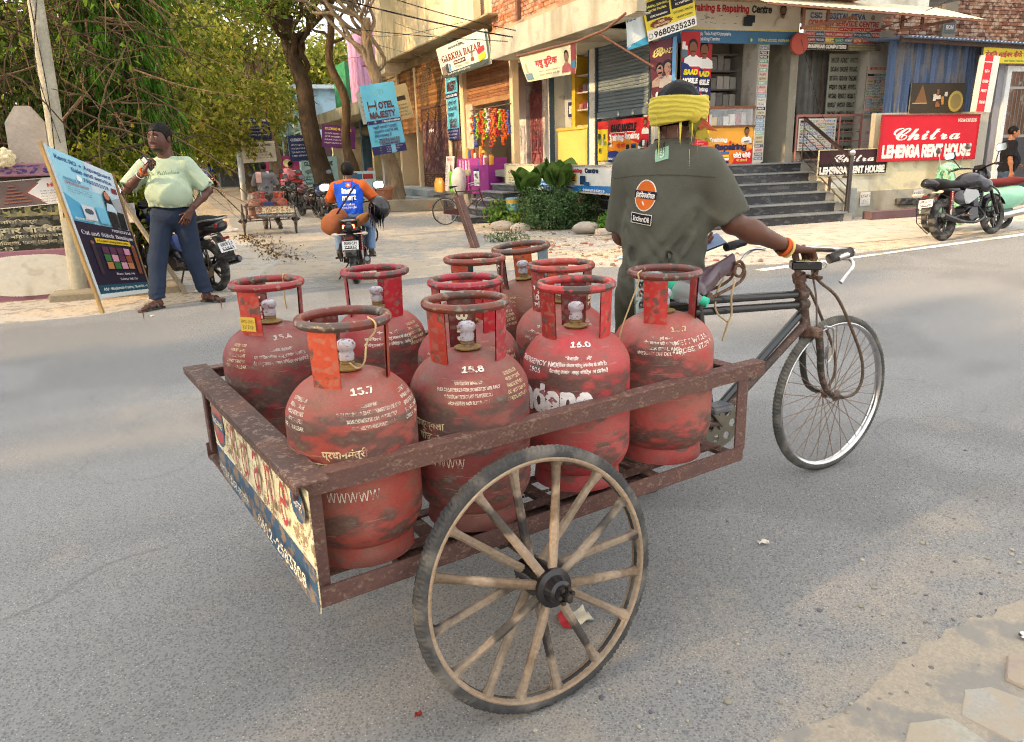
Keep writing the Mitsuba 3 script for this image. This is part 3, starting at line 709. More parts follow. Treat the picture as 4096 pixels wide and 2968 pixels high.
# the front half: a roadster's frame, saddle, handlebar and wheel
HB = .497
BD,BN = np.array([math.cos(HB),math.sin(HB),0]),np.array([-math.sin(HB),math.cos(HB),0])
BM = mat4(BD,BN,[0,0,1],[1.397,3.119,0.006])
def cart_front(t,M,full=True):
 def P(name,mb,m_,c,smooth=35,**k): return part(t,name,xf(mb.tuple(),M),m_,c,smooth,**k)
 blk = '#2b2a2c'
 bike_wheel(t,M @ mat4([1,0,0],[0,0,1],[0,-1,0],[0,0,.35]),detail=full,spokes=36 if full else 16)
 P('head_tube',MB().cyl((-.255,0,.885),(-.19,0,.655),.021,sides=16).cyl((-.262,0,.905),(-.252,0,.875),.027).cyl((-.194,0,.672),(-.186,0,.645),.026),'m_rust','#4a3b34')
 P('top_tube',MB().cyl((-1.02,0,.872),(-.25,0,.822),.0155,sides=14),'m_gloss',blk)
 P('top_tube',MB().cyl((-1.02,0,.83),(-.24,0,.778),.0155,sides=14),'m_gloss',blk)
 P('down_tube',MB().cyl((-.70,.012,.372),(-.215,.01,.742),.017,sides=14),'m_gloss','#30343a')
 P('down_tube',MB().cyl((-.72,-.012,.345),(-.205,-.008,.70),.017,sides=14),'m_rust','#4a4038')
 P('seat_tube',MB().cyl((-.70,0,.36),(-.80,0,.90),.016,sides=14),'m_gloss',blk)
 P('chain_stay',MB().cyl((-.70,.05,.37),(-1.2,.10,.45),.011).cyl((-.70,-.05,.37),(-1.2,-.1,.45),.011),'m_rust',RUSTD)
 P('lug',MB().cyl((-.262,0,.823),(-.215,0,.82),.024).cyl((-.252,0,.78),(-.205,0,.776),.024),'m_rust','#51423a')
 P('stem',MB().cyl((-.295,0,1.0),(-.262,0,.90),.0135).cyl((-.30,0,.995),(-.24,0,1.01),.013),'m_rust','#5b4a40')
 bar = smooth_path([(-.375,-.265,1.006),(-.33,-.27,1.016),(-.26,-.235,1.02),(-.225,-.15,1.012),(-.235,-.06,1.008),(-.24,0,1.008),(-.235,.06,1.008),(-.225,.16,1.012),(-.26,.25,1.018),(-.32,.278,1.012),(-.36,.275,1.006)],6)
 P('handlebar',MB().tube(bar,.0115,12),'m_chrome','#8a8580')
 for (a,b) in (((-.405,-.25,1.003),(-.31,-.268,1.021)),((-.40,.268,1.0),(-.29,.276,1.014))):
  a,b = np.array(a),np.array(b); g = MB()
  t_ = np.linspace(0,1,15); g.tube(a+(b -a)*t_[:,None],.0175+.0012*np.sin(t_*40),14)
  P('grip',g,'m_rubber','#1d1d20')
 lev = smooth_path([(-.25,-.19,.985),(-.262,-.235,.985),(-.285,-.262,.965),(-.318,-.262,.935),(-.345,-.262,.912)],5)
 P('brake_lever',MB().tube(lev,[.0065]*(len(lev) -1)+[.008],10),'m_chrome','#909090')
 lev = smooth_path([(-.25,.19,.985),(-.262,.235,.985),(-.285,.262,.965),(-.318,.262,.935),(-.345,.262,.912)],5)
 P('brake_lever',MB().tube(lev,[.0065]*(len(lev) -1)+[.008],10),'m_chrome','#909090')
 P('brake_rod',MB().tube(smooth_path([(-.235,-.03,.97),(-.215,-.03,.90),(-.18,-.028,.80),(-.165,-.03,.68)],5),.004,8),'m_rust','#6a6460')
 # lamp battery box strapped under the bar
 bx_ = part_key(t,'battery_box'); BX = M @ mat4(np.array([.79,-.61,-.02])/np.linalg.norm([.79,-.61,-.02]),[.61,.79,0],[0,0,1],[-.25,-.02,.942])
 put(bx_,xf(MB().box((0,0,0),(.115,.06,.032),ch=.004).tuple(),BX),'m_gloss','#15171b')
 part(bx_,'label',xf(MB().box((.005,0,.0175),(.09,.048,.002)).tuple(),BX),'m_print','#d9cf86')
 part(bx_,'clasp',xf(MB().torus(.012,.003,mat4([1,0,0],[0,0,1],[0,-1,0],[.07,0,0]),16,6).cyl((.055,0,.0),(.075,0,.004),.004).tuple(),BX),'m_chrome','#aaaaaa')
 # fork
 for sd in (-1,1):
  P('fork_blade',MB().tube(smooth_path([(-.165,sd*.04,.665),(-.15,sd*.045,.58),(-.135,sd*.047,.48),(-.10,sd*.05,.405),(-.04,sd*.052,.362),(0,sd*.053,.35)],6),np.linspace(.0165,.010,31),12),'m_gloss' if sd > 0 else 'm_rust','#33302e')
  P('stay_rod',MB().tube(smooth_path([(-.215,sd*.035,.905),(-.19,sd*.05,.87),(-.10,sd*.065,.80),(.0,sd*.07,.66),(.085,sd*.07,.52),(.105,sd*.07,.42),(.07,sd*.068,.36),(.0,sd*.062,.35)],6),.0065,8),'m_rust','#5a4d40')
 P('fork_crown',MB().box((-.168,0,.655),(.055,.105,.035),ch=.008),'m_rust','#6d5a48')
 P('brake_caliper',MB().tube(smooth_path([(-.135,-.05,.68),(-.09,-.055,.66),(-.085,-.055,.56),(-.10,-.05,.52)],5),.006,8).box((-.1,-.045,.56),(.02,.02,.05)),'m_chrome','#8a8680')
 P('rod_bracket',MB().box((-.215,-.02,.892),(.03,.10,.014),ch=.003).cyl((-.20,-.03,.90),(-.195,-.03,.93),.011),'m_rust','#4a3429')
 # saddle
 sd = part_key(t,'saddle'); n_ = 22; rings = []
 for i in range(n_):
  u = i/(n_ -1); x = -.92+.29*u
  w = .105*(1 -u)**.9*(1 if u < .6 else 1)+.021; w = .115 if u < .12 else max(.02,.115 -(u -.12)*.155)
  z0 = .985 -.012*math.sin(u*PI)+.035*u**2+(.0 if u > .1 else -.02*(1 -u/.1))
  drop = .075*(1 -.35*u) if u > .06 else .055
  k = []
  for th in np.linspace(-1,1,17):
   y = w*math.sin(th*PI/2); z = z0 -drop*(1 -math.cos(th*PI/2))**1.1 -(.018*(1 -u)*(1 -abs(th)))
   k.append((x+.02*abs(th)*(1 -u),y,z))
  rings.append(k)
 rings = np.array(rings); ms = MB().grid(rings); under = rings.copy(); under[:,:,2] -= .005; ms.grid(under[:,::-1])
 put(sd,xf(ms.tuple(),M),'m_gloss','#45323a',smooth=50)
 part(sd,'rivet',xf(MB().ell((-.665,0,1.012),(.008,.008,.003)).tuple(),M),'m_rust','#5a4a40')
 for off in (-.028,.028):
  part(sd,'spring',xf(MB().tube(smooth_path([(-.64,off,.985),(-.615,off,.99),(-.595,off,.965),(-.61,off,.935),(-.64,off,.945),(-.635,off,.975),(-.605,off*.9,.97),(-.59,off,.945),(-.61,off,.915),(-.68,off,.89),(-.80,off*1.6,.865),(-.88,off*2.6,.86)],6),.0058,8).tuple(),M),'m_rust','#5b3d2c')
 part(sd,'clamp',xf(MB().box((-.80,0,.885),(.05,.09,.04),ch=.006).cyl((-.80,-.07,.885),(-.80,.07,.885),.014).tuple(),M),'m_rust','#514942')
 # drive
 cr = part_key(t,'chainring'); CRM = M @ mat4([1,0,0],[0,0,1],[0,-1,0],[-.69,-.045,.36])
 a = np.linspace(0,2*PI,177); rad = np.where(np.arange(177) % 4 < 2,.093,.088); outer = Polygon(np.stack([rad*np.cos(a),rad*np.sin(a)],1))
 holes = [Polygon(np.stack([.055*math.cos(b)+.016*np.cos(a),.055*math.sin(b)+.016*np.sin(a)],1)) for b in np.arange(6)*PI/3]
 put(cr,xf(MB().prism(outer.difference(union_all(holes)),.004).lathe([(0,-.02),(.02,-.02),(.02,.014),(0,.014)],None,16).tuple(),CRM),'m_steel','#8b857c')
 part(cr,'crank',xf(MB().bar((0,0,.014),(-.085,.10,.016),.02,.012,(0,0,1),.003).tuple(),CRM),'m_steel','#8b857c')
 part(cr,'pedal',xf(MB().box((-.088,.105,.065),(.095,.02,.075),ch=.004).box((-.088,.118,.065),(.08,.006,.05)).tuple(),CRM),'m_rubber','#50565e')
 P('crank',MB().bar((-.69,.06,.36),(-.62,.065,.25),.02,.012,(0,1,0),.003).box((-.615,.11,.245),(.095,.075,.02),ch=.004),'m_steel','#8b857c')
 ch = MB()
 for sgn in (1,-1):
  p0,p1 = np.array([-.69,-.043,.36+sgn*.088]),np.array([-1.93,-.10,.36+sgn*.045])
  for q in np.linspace(0,1,90): ch.box(p0+(p1 -p0)*q,(.0095,.005,.008))
 P('chain',ch,'m_rust','#2f2926',False)
cart1 = build_cart(CARTM,'rusty three-wheeled cargo cycle carrying red gas cylinders, in the middle of the road','cycle carts with gas cylinders')
cart_front(cart1,BM)
# ---------------------------------------------------------------- gas cylinders
BODY = [(.088,.035),(.12,.045),(.142,.065),(.154,.092),(.158,.12),(.158,.222),(.1605,.228),(.1605,.238),(.158,.244),(.158,.352)]
for th in np.linspace(0.12,PI/2*.965,16): BODY.append((.158*math.cos(th)**.80,.352+.112*math.sin(th)**1.05))
BODY += [(.030,.4665),(.0,.468)]
BODY = np.array(BODY)
_sh = np.vstack([[(.158,.0)],BODY[9:-2]])                       # from the straight wall up over the shoulder
_sl = np.concatenate([[0],np.cumsum(np.linalg.norm(np.diff(_sh,axis=0),axis=1))]) -.352     # arc length, 0 at z=.352
def shoulder(l):
 r = np.interp(l,_sl,_sh[:,0]); z = np.interp(l,_sl,_sh[:,1])
 dr_,dz = np.interp(l+.004,_sl,_sh[:,0]) -np.interp(l -.004,_sl,_sh[:,0]),np.interp(l+.004,_sl,_sh[:,1]) -np.interp(l -.004,_sl,_sh[:,1])
 k = np.hypot(dr_,dz)+1e-9
 return r,z,dz/k,-dr_/k
def wrap(mb,s,ang,l,h,c,w=None,font='sans',bold=0,big=False,lift=.0009,rotate=0.):
 """lettering laid on the cylinder at angle ang (0 faces the camera), l along the wall from the shoulder's foot."""
 v,f,adv = text2d(s,font,bold)
 sx = h if w is None else w/max(adv,1e-6)
 q = np.column_stack([v[:,0]*sx -adv*sx/2,v[:,1]*h,np.zeros(len(v))])
 if big: q,f = trimesh.remesh.subdivide_to_size(q,f,.014)
 if rotate: q[:,:2] = q[:,:2] @ np.array([[math.cos(rotate),math.sin(rotate)],[-math.sin(rotate),math.cos(rotate)]])
 r,z,nr,nz = shoulder(l+q[:,1]); rc = shoulder(l+h/2)[0]
 a = ang+q[:,0]/rc
 r,z = r+nr*lift,z+nz*lift
 mb.color(c).add(np.column_stack([r*np.cos(a),r*np.sin(a),z]),f)
WARN = ['"STATUTORY WARNING"','THIS CYLINDER IS FOR DOMESTIC USE ONLY','NON DOMESTIC USE IS STRICTLY','PROHIBITED AND PUNISHABLE']
HIN = ['"वैधानिक चेतावनी"','यह सिलेंडर केवल घरेलू उपयोग के लिए है।','गैर घरेलू उपयोग सख्त निषिद्ध एवं दंडनीय है']
CYL = []
def gas_cylinder(pos,phi,colr,ringc,label,seed,weight=None,texts=(),plates=None,tilt=None,valve=True,group='gas cylinders on the near cart',full=True,platetext=None,eye=EYE):
 t = thing('gas_cylinder',label,'gas cylinder',group)
 c = (np.asarray(eye) -pos)*[1,1,0]; c /= np.linalg.norm(c)
 right = np.cross(-c,[0,0,1])
 M = mat4(c,right,[0,0,1],pos)                              # x to the camera, y to its right
 if tilt is not None: M = M @ rot(tilt[0],tilt[1])
 sd = 40 if full else 18
 part(t,'body',MB().lathe(BODY,M,sd),'m_enamel',colr,smooth=40,seed=seed)
 part(t,'foot_ring',MB().lathe([(.122,.0),(.130,.0),(.128,.018),(.124,.048),(.118,.05),(.120,.018),(.122,.0)],M,sd),'m_enamel',colr,smooth=40,seed=seed+.1)
 part(t,'collar_ring',MB().torus(.1035,.0118,M @ trans(0,0,.588),sd,12),'m_ring',ringc,smooth=True,seed=seed)
 pm = []
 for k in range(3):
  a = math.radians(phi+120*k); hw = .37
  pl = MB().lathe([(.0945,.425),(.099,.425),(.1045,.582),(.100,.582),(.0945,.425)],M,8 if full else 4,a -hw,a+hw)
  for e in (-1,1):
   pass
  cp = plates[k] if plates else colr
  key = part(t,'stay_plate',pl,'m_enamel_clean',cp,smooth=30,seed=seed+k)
 if valve:
  vv = part_key(t,'valve'); vm = MB().lathe([(0,.466),(.034,.466),(.036,.470),(.018,.474),(.0165,.478),(.0185,.481),(.0165,.484),(.0185,.487),(.0165,.488),(.0165,.492),(0,.492)],M,16)
  put(vv,vm,'m_rust','#8a7440',smooth=40)
  ll = np.array([(.0165,.486),(.0185,.492),(.0185,.503),(.016,.507),(.017,.511),(.0225,.517),(.0232,.526),(.020,.533),(.013,.537),(0,.538)])
  v,f = MB().lathe(ll,None,22).tuple(); v = v*(1+.09*(meshkit.noise(v*240+seed*30) -.5)+.07*(meshkit.noise(v*95+seed*11) -.5))[:,None]*[1,1,0]+v*[0,0,1]
  part(vv,'seal_cap',(v @ M[:3,:3].T+M[:3,3],f),'m_foil','#b9bbc2',smooth=45,seed=seed)
 mb = MB()
 if weight: wrap(mb,weight[0],weight[1],.092,.019,weight[2] if len(weight) > 2 else '#d8cfc4',bold=3)
 for tx in texts:
  kind,ang = tx[0],tx[1]; col = tx[2] if len(tx) > 2 else '#cfc3b6'
  if kind == 'warn':
   for i,s in enumerate(WARN): wrap(mb,s,ang,.058 -i*.0165,.0085,col,w=(.07,.165,.125,.105)[i],bold=2)
  elif kind == 'hin':
   for i,s in enumerate(HIN): wrap(mb,s,ang,.052 -i*.019,.0095,col,w=(.075,.16,.17)[i],font='deva',bold=2)
  elif kind == 'list':
   for i in range(5): wrap(mb,('CLOSE REGULATOR','WHEN NOT IN USE','HANDLE WITH CARE','DO NOT TAMPER','CHECK FOR LEAK')[i],ang,.070 -i*.0165,.0095,col,w=.055+.008*i,bold=1)
  elif kind == 'big':
   wrap(mb,tx[3],ang,tx[4],tx[5],col,bold=5,big=True,lift=.0016,w=tx[6] if len(tx) > 6 else None)
  elif kind == 'lines':
   for i,s in enumerate(tx[3]): wrap(mb,s,ang,tx[4] -i*tx[5]*1.6,tx[5],col,bold=2,font=tx[6] if len(tx) > 6 else 'sans',rotate=tx[7] if len(tx) > 7 else 0.)
  elif kind == 'tri':
   for i in range(5): wrap(mb,'W',ang+i*.16,tx[3],.026,col,w=.024)
 if platetext:
  for (s,k,col,h) in platetext:
   a = math.radians(phi+120*k); v,f,adv = text2d(s,'sans',4)
   inner = math.cos(a) < 0                                     # the camera sees the inside of a plate at the back
   q = np.column_stack([-v[:,1]*h+h/2,v[:,0]*h])     # reads upwards
   rr = (.0935 if inner else .1055)+(.006*(q[:,1]+.455 -.425)/.157 if inner else .005*(q[:,1]+.455 -.582)/.157)
   aa = a+q[:,0]/.10*(-1 if inner else 1)
   mb.color(col).add(np.column_stack([rr*np.cos(aa),rr*np.sin(aa),q[:,1]+.457]),f)
 if mb.n: part(t,'markings',colored(mb,M),'m_worn4' if any(q[0] == 'big' for q in texts) else 'm_worn',seed=seed,kind='stuff')
 return t,M
mat('m_enamel_clean',lambda p,n,uv: mix(mix(unpack(uv)*grain(p,16.0,0.22),(0.10,0.06,0.05),0.85*smoothstep(0.58,0.66,fbm(p.x*40+uv.y,p.y*40,p.z*40,4))),(0.32,0.24,0.17),0.3*smoothstep(0.5,0.7,fbm(p.x*70,p.y*70,p.z*70,3))),0.45,specular=0.45)
mat('m_foil',lambda p,n,uv: mix(unpack(uv),(0.30,0.06,0.09),0.8*smoothstep(0.66,0.70,fbm(p.x*120,p.y*120,p.z*160+uv.y*9,2))),0.25,bump=lambda p,n,uv: fbm(p.x*260,p.y*260,p.z*260,3),bscale=0.004,eps=4e-4,specular=0.6)
mat('m_worn',lambda p,n,uv: mix(unpack(uv),(0.28,0.11,0.09),0.9*smoothstep(0.52,0.60,fbm(p.x*60,p.y*60,p.z*60,4)))*grain(p,120.0,0.2),0.6,specular=0.3)
mat('m_worn4',lambda p,n,uv: mix(unpack(uv),(0.28,0.07,0.07),0.9*smoothstep(0.60,0.64,fbm(p.x*50,p.y*50,p.z*50,4)))*grain(p,120.0,0.2),0.6,specular=0.3)
def cw(s,n,z=.455): return CART_O+CD*s+CN*n+np.array([0,0,z])
CW,CR = '#d9cdbf','#c9b48e'
gas_cylinder(cw(.20,.865),-37,'#7d2c30','#8c2b2a','maroon gas cylinder in the far rear corner of the cart, yellow sticker on its stay',.13,('15.4',.25,'#b0a49a'),[('hin',.12,'#b3a79f'),('list',-.85,CR)],['#b83a2a','#7d2026','#6a1c22'],platetext=[('15.4',2,'#e6dccd',.026)])
gas_cylinder(cw(.185,.18),-32,'#9c4238','#6b3327','dusty red gas cylinder nearest the camera, marked 15.7, behind the painted tailboard',.47,('15.7',.24),[('warn',.32),('list',-1.05,CW),('list',1.18,CW),('lines',-.16,CR,['प्रधानमंत्री','उज्ज्वला योजना'],-.055,.018,'deva'),('tri',-.42,'#c9bfae',-.165)],['#b5482c','#8c3a2c','#5f2420'],platetext=[('15.7',2,'#d8cdbd',.024)])
gas_cylinder(cw(.56,.86),35,'#9a2531','#8f2731','crimson gas cylinder with grey flaked paint, second in the far row of the cart',.81,('15.9',.0,'#c0b4a8'),[('hin',.2,CW),('list',.95,CR)],['#a81c2c','#8f1826','#a02030'],platetext=[('15.9',1,'#efe6da',.026)])
gas_cylinder(cw(.965,.885),-35,'#7f3834','#7d3a2a','brownish red gas cylinder with a dark green inner stay, third in the far row',.29,None,[('list',.9,CR)],['#a8402c','#8d3430','#16332b'])
gas_cylinder(cw(.68,.46),50,'#93383d','#a02a38','red gas cylinder in the middle of the cart behind the one marked 15.8',.63,None,[('hin',.55,CR),('list',-.7,CR)],['#b3242f','#b03030','#a02a30'])
gas_cylinder(cw(.51,.165),-53,'#7e3635','#6e3527','dusty maroon gas cylinder marked 15.8 right behind the big near wheel',.95,('15.8',.08),[('warn',-.02),('list',.92,CR),('lines',-.75,CR,['उज्ज्वला','योजना'],-.06,.02,'deva'),('tri',-.85,'#c9b9a4',-.16)],['#a33a2c','#96303a','#5e2022'],platetext=[('15.8',2,'#e0d2b8',.028)])
c7,_ = gas_cylinder(cw(1.25,.92,.475),-60,'#80452f','#6a3a2c','brown tilted gas cylinder in the far front corner of the cart, pale blue stay',.37,None,[('list',-.5,CR)],['#5f2a26','#6e8890','#b5552c'],tilt=([1,0.5,0],math.radians(5)),platetext=[('16.0',0,'#e3ddd6',.026)])  # orange back stay: sunlight on its inner face is put into the colour
gas_cylinder(cw(1.085,.52),-53,'#a84d48','#a8433c','pale red gas cylinder in the middle of the cart just behind the bright red one',.71,None,[('hin',-.35,CW),('list',.55,CW)],['#9c3230','#7d3a34','#c2502c'],platetext=[('15.1',0,'#ead8cc',.026),('15.5',1,'#d8c6a8',.022)])
gas_cylinder(cw(.885,.185),-56,'#b52f38','#b23a3c','bright red gas cylinder with large white lettering, above the top of the near wheel',.19,('16.0',.1,'#e6dcd6'),[('hin',.05,'#eadfd8'),('lines',-.85,'#e6dcd6',['EMERGENCY NO.','1906'],.03,.014),('big',-.56,'#e9e2de','Indane',-.10,.072,.27)],['#9c2c28','#b03030','#6a1f24'],platetext=[('16',2,'#eae0d6',.026)])
gas_cylinder(cw(1.225,.175),-15,'#ae4a44','#6a3a34','orange-red gas cylinder at the front near corner of the cart, brown scuffed belt round it',.55,None,[('lines',-.03,CW,['CHECK SEAL AND','WEIGHT ON DELIVERY'],.026,.0095),('lines',-.03,CW,['तौल एवं सील','और वजन की जांच करें'],.058,.010,'deva'),('lines',.72,CW,['NETT WT.14.2','GROSS WT.29.1'],.045,.015,'sans',.1),('lines',.4,CR,['15.7'],.085,.018)],['#b2322a','#8d2a2a','#a4bcb8'],platetext=[('B 28',2,'#1c2a2c',.03)])
# twine tied round some of the collar rings
def twine(name,pts,label,r=.0022):
 return solo(name,MB().tube(smooth_path(pts,6),r,6),'m_cloth','#b9a27a',label,'string',smooth=True)
b = cw(1.225,.175)
def on_ring(base,ang,rr=.115,z=.588):
 c = (EYE -base)*[1,1,0]; c /= np.linalg.norm(c); rt = np.cross(-c,[0,0,1])
 return base+rr*(math.cos(ang)*c+math.sin(ang)*rt)+np.array([0,0,z])
twine('string',[on_ring(b,-.75,.10,.603),on_ring(b,-.72,.118,.595),on_ring(b,-.7,.118,.57),on_ring(b,-.8,.14,.50),on_ring(b,-.9,.158,.43),on_ring(b,-.95,.166,.37)],'pale twine hanging from the collar ring of the front near cylinder',.0026)
b2 = cw(.185,.18)
twine('string',[on_ring(b2,.62,.094,.602),on_ring(b2,.62,.119,.592),on_ring(b2,.62,.115,.57),on_ring(b2,.5,.10,.545),on_ring(b2,.45,.09,.50),on_ring(b2,.4,.06,.478),on_ring(b2,.2,.03,.485)],'pale twine hanging from the collar ring of the nearest cylinder',.0022)
b1 = cw(.20,.865)
twine('string',[on_ring(b1,2.55,.118,.60),on_ring(b1,2.55,.096,.60),on_ring(b1,2.55,.094,.575),on_ring(b1,2.55,.092,.52),on_ring(b1,2.5,.09,.49)],'twine knotted on the collar ring of the far rear cylinder',.0026)
# yellow tag stuck on the far rear cylinder's stay
lab = MB(); M1 = None
c_ = (EYE -b1)*[1,1,0]; c_ /= np.linalg.norm(c_); rt_ = np.cross(-c_,[0,0,1]); a0 = math.radians(-40)
out_ = math.cos(a0)*c_+math.sin(a0)*rt_; tan_ = -math.sin(a0)*c_+math.cos(a0)*rt_
s = Sheet(.0006); s.rect(-.028,-.022,.028,.022,'#d6b24a'); s.text('BPCL 2023',-.024,.004,.009,'#5a4412',w=.046); s.text('LV 112',-.02,-.014,.011,'#5a4412',w=.04)
k = solo('paper_tag',colored(s.m,mat4(tan_,[0,0,1],out_,b1+out_*.1035+np.array([0,0,.48]))),'m_print','#d6b24a','small yellow sticker on a stay of the far rear cylinder','sticker')
# ---------------------------------------------------------------- corner building with the shops
WHITE,CREAM = '#d9d5cc','#d8c8a4'
def wbox(mb,frame,x0,x1,y0,y1,z0,z1,ch=0.0):
 """a box given in a wall frame (x along, y up, z out)."""
 return mb.box(((x0+x1)/2,(y0+y1)/2,(z0+z1)/2),(abs(x1 -x0),y1 -y0,z1 -z0),frame,ch)
FR,FL = face_right(0,0),face_left(0,0)                     # on FL, x = -t
def rb(s0,s1,z0,z1,o0,o1,mb=None,ch=0.0): return wbox(mb or MB(),FR,s0,s1,z0,z1,o0,o1,ch)
def lb(t0,t1,z0,z1,o0,o1,mb=None,ch=0.0): return wbox(mb or MB(),FL,-t1,-t0,z0,z1,o0,o1,ch)
A = thing('corner_building','two-storey corner building of brick and plaster with shops on a raised plinth','building')
# plinth and floors (the left side stands over a dark void)
part(A,'plinth',rb(-.4,5.72,0,1.12,-6,-.02),'m_concrete','#8d8880')
part(A,'platform',lb(-.6,6.6,.98,1.13,-.5,1.52).mesh(lb(-.6,6.6,0,1.0,-.6,-.4)).mesh(lb(6.2,6.6,0,.98,-.4,1.4)),'m_concrete','#86817a')
part(A,'floor',rb(-.5,5.7,1.12,1.14,-5.5,.02),'m_granite','#5c5a58')
part(A,'back_wall',rb(-.2,5.72,1.1,3.6,-3.6,-3.4).mesh(lb(-.4,6.6,1.1,3.6,-3.2,-3.0)),'m_plaster','#8f8a80')
part(A,'ceiling',rb(.0,5.72,3.58,3.62,-5.5,.02),'m_plaster','#a09a8e')
# piers
for s0,s1 in ((5.06,5.68),(2.30,2.52)): part(A,'pillar',rb(s0,s1,1.12 if s0 < 5 else 0,3.75,-.5,.03,ch=.01),'m_plaster','#d3d0c8')
part(A,'pillar',rb(-.02,.46,1.12,3.7,-.45,.03,ch=.01),'m_plaster','#d5d2ca')
for t0,t1,o in ((2.2,2.5,.02),(4.42,4.82,.02),(5.72,6.6,.05)): part(A,'pillar',lb(t0,t1,1.12,3.75,-.5,o,ch=.01),'m_plaster','#e2dfd8')
part(A,'edge_strip',lb(2.17,2.2,1.12,3.7,-.1,.03).mesh(lb(2.5,2.53,1.12,3.7,-.1,.03)).mesh(lb(4.39,4.42,1.12,3.7,-.1,.03)),'m_plain','#4c6172')
part(A,'partition',lb(2.3,2.4,1.12,3.6,-3,-.5).mesh(lb(4.6,4.7,1.12,3.6,-3,-.5)).mesh(lb(5.8,5.9,1.12,3.6,-3,-.4)),'m_plaster','#a9a49b')
part(A,'partition',rb(2.36,2.46,1.12,3.6,-3.4,-.45),'m_plaster','#9f9a92')
# slab, fascia and the brick upper storey
part(A,'slab',lb(0,4.5,3.62,3.64,-.5,1.5).mesh(lb(-1.55,0,3.62,3.64,1.2,1.5)).mesh(lb(-1.6,4.5,3.641,4.16,1.32,1.5)),'m_plaster','#b9b4a8')
part(A,'beam',lb(.15,6.6,3.66,3.98,-.45,.0),'m_plaster','#8f8a80')
part(A,'slab',rb(.6,6.25,4.18,4.55,-.6,.3),'m_plaster','#d9d7cf')
part(A,'upper_wall',rb(.6,8.2,4.55,7.5,-4,-.4),'m_plaster','#c9c6bd')
part(A,'upper_wall',lb(-1.45,5.0,4.161,7.5,-4,1.22),'m_plaster','#a3866f')
br = np.random.default_rng(8); bcol = ['#b0714f','#a86a4c','#bb8160','#9f6248','#b57a5c','#c08f70']
nb = 0
for row in range(12):
 z = 4.30+row*.088
 t = -1.45+(.12 if row % 2 else 0)
 while t < 4.95:
  w = min(.228,4.99 -t)
  if w > .07 and nb < 298 and not (row < 0): part(A,'brick',lb(t+br.normal()*.002,t+w -.012,z,z+.074+br.normal()*.001,1.2,1.238+br.normal()*.004),'m_brick',bcol[br.integers(0,6)],seed=br.random()); nb += 1
  t += .24
mat('m_brick',lambda p,n,uv: mix(unpack(uv),(0.43,0.37,0.31),0.6*smoothstep(0.45,0.65,fbm(p.x*9,p.y*9,p.z*9,4)))*grain(p,60.0,0.25),0.92,bump=lambda p,n,uv: fbm(p.x*70,p.y*70,p.z*70,3),bscale=0.006,specular=0.1)
part(A,'ledge',lb(-1.5,5.05,4.16,4.29,1.1,1.32),'m_plaster','#b49a80')
for t0 in (.9,3.35): part(A,'downpipe',lb(t0,t0+.1,4.29,6.5,1.25,1.33),'m_rust','#7d5a48')
# steps on the main-road side
for k in range(6):
 z = .19*k; o = 1.62 -.27*k
 st = part(A,'step',rb(-1.1,3.32,z,z+.155,-.1,o),'m_granite','#34363a')
 part(st,'nosing',rb(-1.12,3.40,z+.155,z+.188,-.1,o+.035,ch=.008),'m_granite','#7b7d80')
 part(A,'step_side',rb(3.32,3.52,z,z+.154,-.1,o+.01),'m_concrete','#9a9690')
part(A,'side_wall',rb(3.52,4.9,0,.80,-.1,1.0),'m_plaster','#c6c3b8')
part(A,'side_wall',rb(3.53,3.75,0,.62,.9,1.45),'m_plaster','#8d9698')
# railing on the right of the steps
RL = thing('stair_railing','steel railing with slanted bars beside the black steps','railing')
def rp(s,z,o): return RP(s,z,o)
for (s,o,z0,z1) in ((3.42,1.55,.1,1.22),(3.5,.95,.55,1.5),(3.46,.1,1.14,2.0)): part(RL,'post',MB().cyl(rp(s,z0,o),rp(s,z1,o),.028,sides=10),'m_steel','#6f625c',smooth=40)
part(RL,'post',MB().cyl(rp(3.42,.02,1.58),rp(3.42,1.24,1.58),.045,sides=12),'m_steel','#5e5a5a',smooth=40)
part(RL,'ball',MB().ell(rp(3.42,1.30,1.58),(.07,.07,.07)),'m_chrome','#bbbbbb',smooth=True)
part(RL,'handrail',MB().bar(rp(3.42,1.2,1.56),rp(3.46,2.02,.1),.05,.05),'m_steel','#7d6a66')
for k in range(5): part(RL,'bar',MB().cyl(rp(3.42,.3+.17*k,1.55),rp(3.46,1.22+.15*k,.12),.009,sides=6),'m_steel','#7a6f6a')
BL = thing('balcony_rail','pale red metal rail in front of the glass shop at the top of the steps','railing')
for z in (1.18,1.36,1.54,1.72,1.9,2.06): part(BL,'bar',MB().bar(rp(3.3,z,.08),rp(5.0,z,.08),.02,.02 if z < 2 else .05),'m_plain','#a9746a')
for s in (3.3,4.4,4.98): part(BL,'post',MB().bar(rp(s,1.14,.08),rp(s,2.08,.08),.035,.035),'m_plain','#a9746a')

def sign(name,label,F,w,h,face,draw=None,thick=.02,matb='m_print',cat='sign',edge='#8a857c',group=None,frame=0.0,fcol='#6d5548'):
 """a flat sign or poster: board, printed face; F at its lower left corner, x right, y up, z out."""
 t = thing(name,label,cat,group)
 part(t,'board',MB().box((w/2,h/2,-thick/2),(w,h,thick),F),matb,edge)
 s = Sheet(); s.rect(0,0,w,h,face)
 if draw: draw(s,w,h)
 part(t,'print',colored(s.m,F),matb,kind='stuff')
 if frame:
  f = MB()
  for a,b in (((0,0),(w,0)),((w,0),(w,h)),((w,h),(0,h)),((0,h),(0,0))): f.bar((*a,.006),(*b,.006),frame,frame,(0,0,1))
  part(t,'frame',xf(f.tuple(),F),'m_rust',fcol)
 return t
def tilt(F,a): return F @ rot([0,0,1],a)
def FRo(s,z,o): return face_right(s,z,o)
def FLo(t,z,o): return face_left(t,z,o)
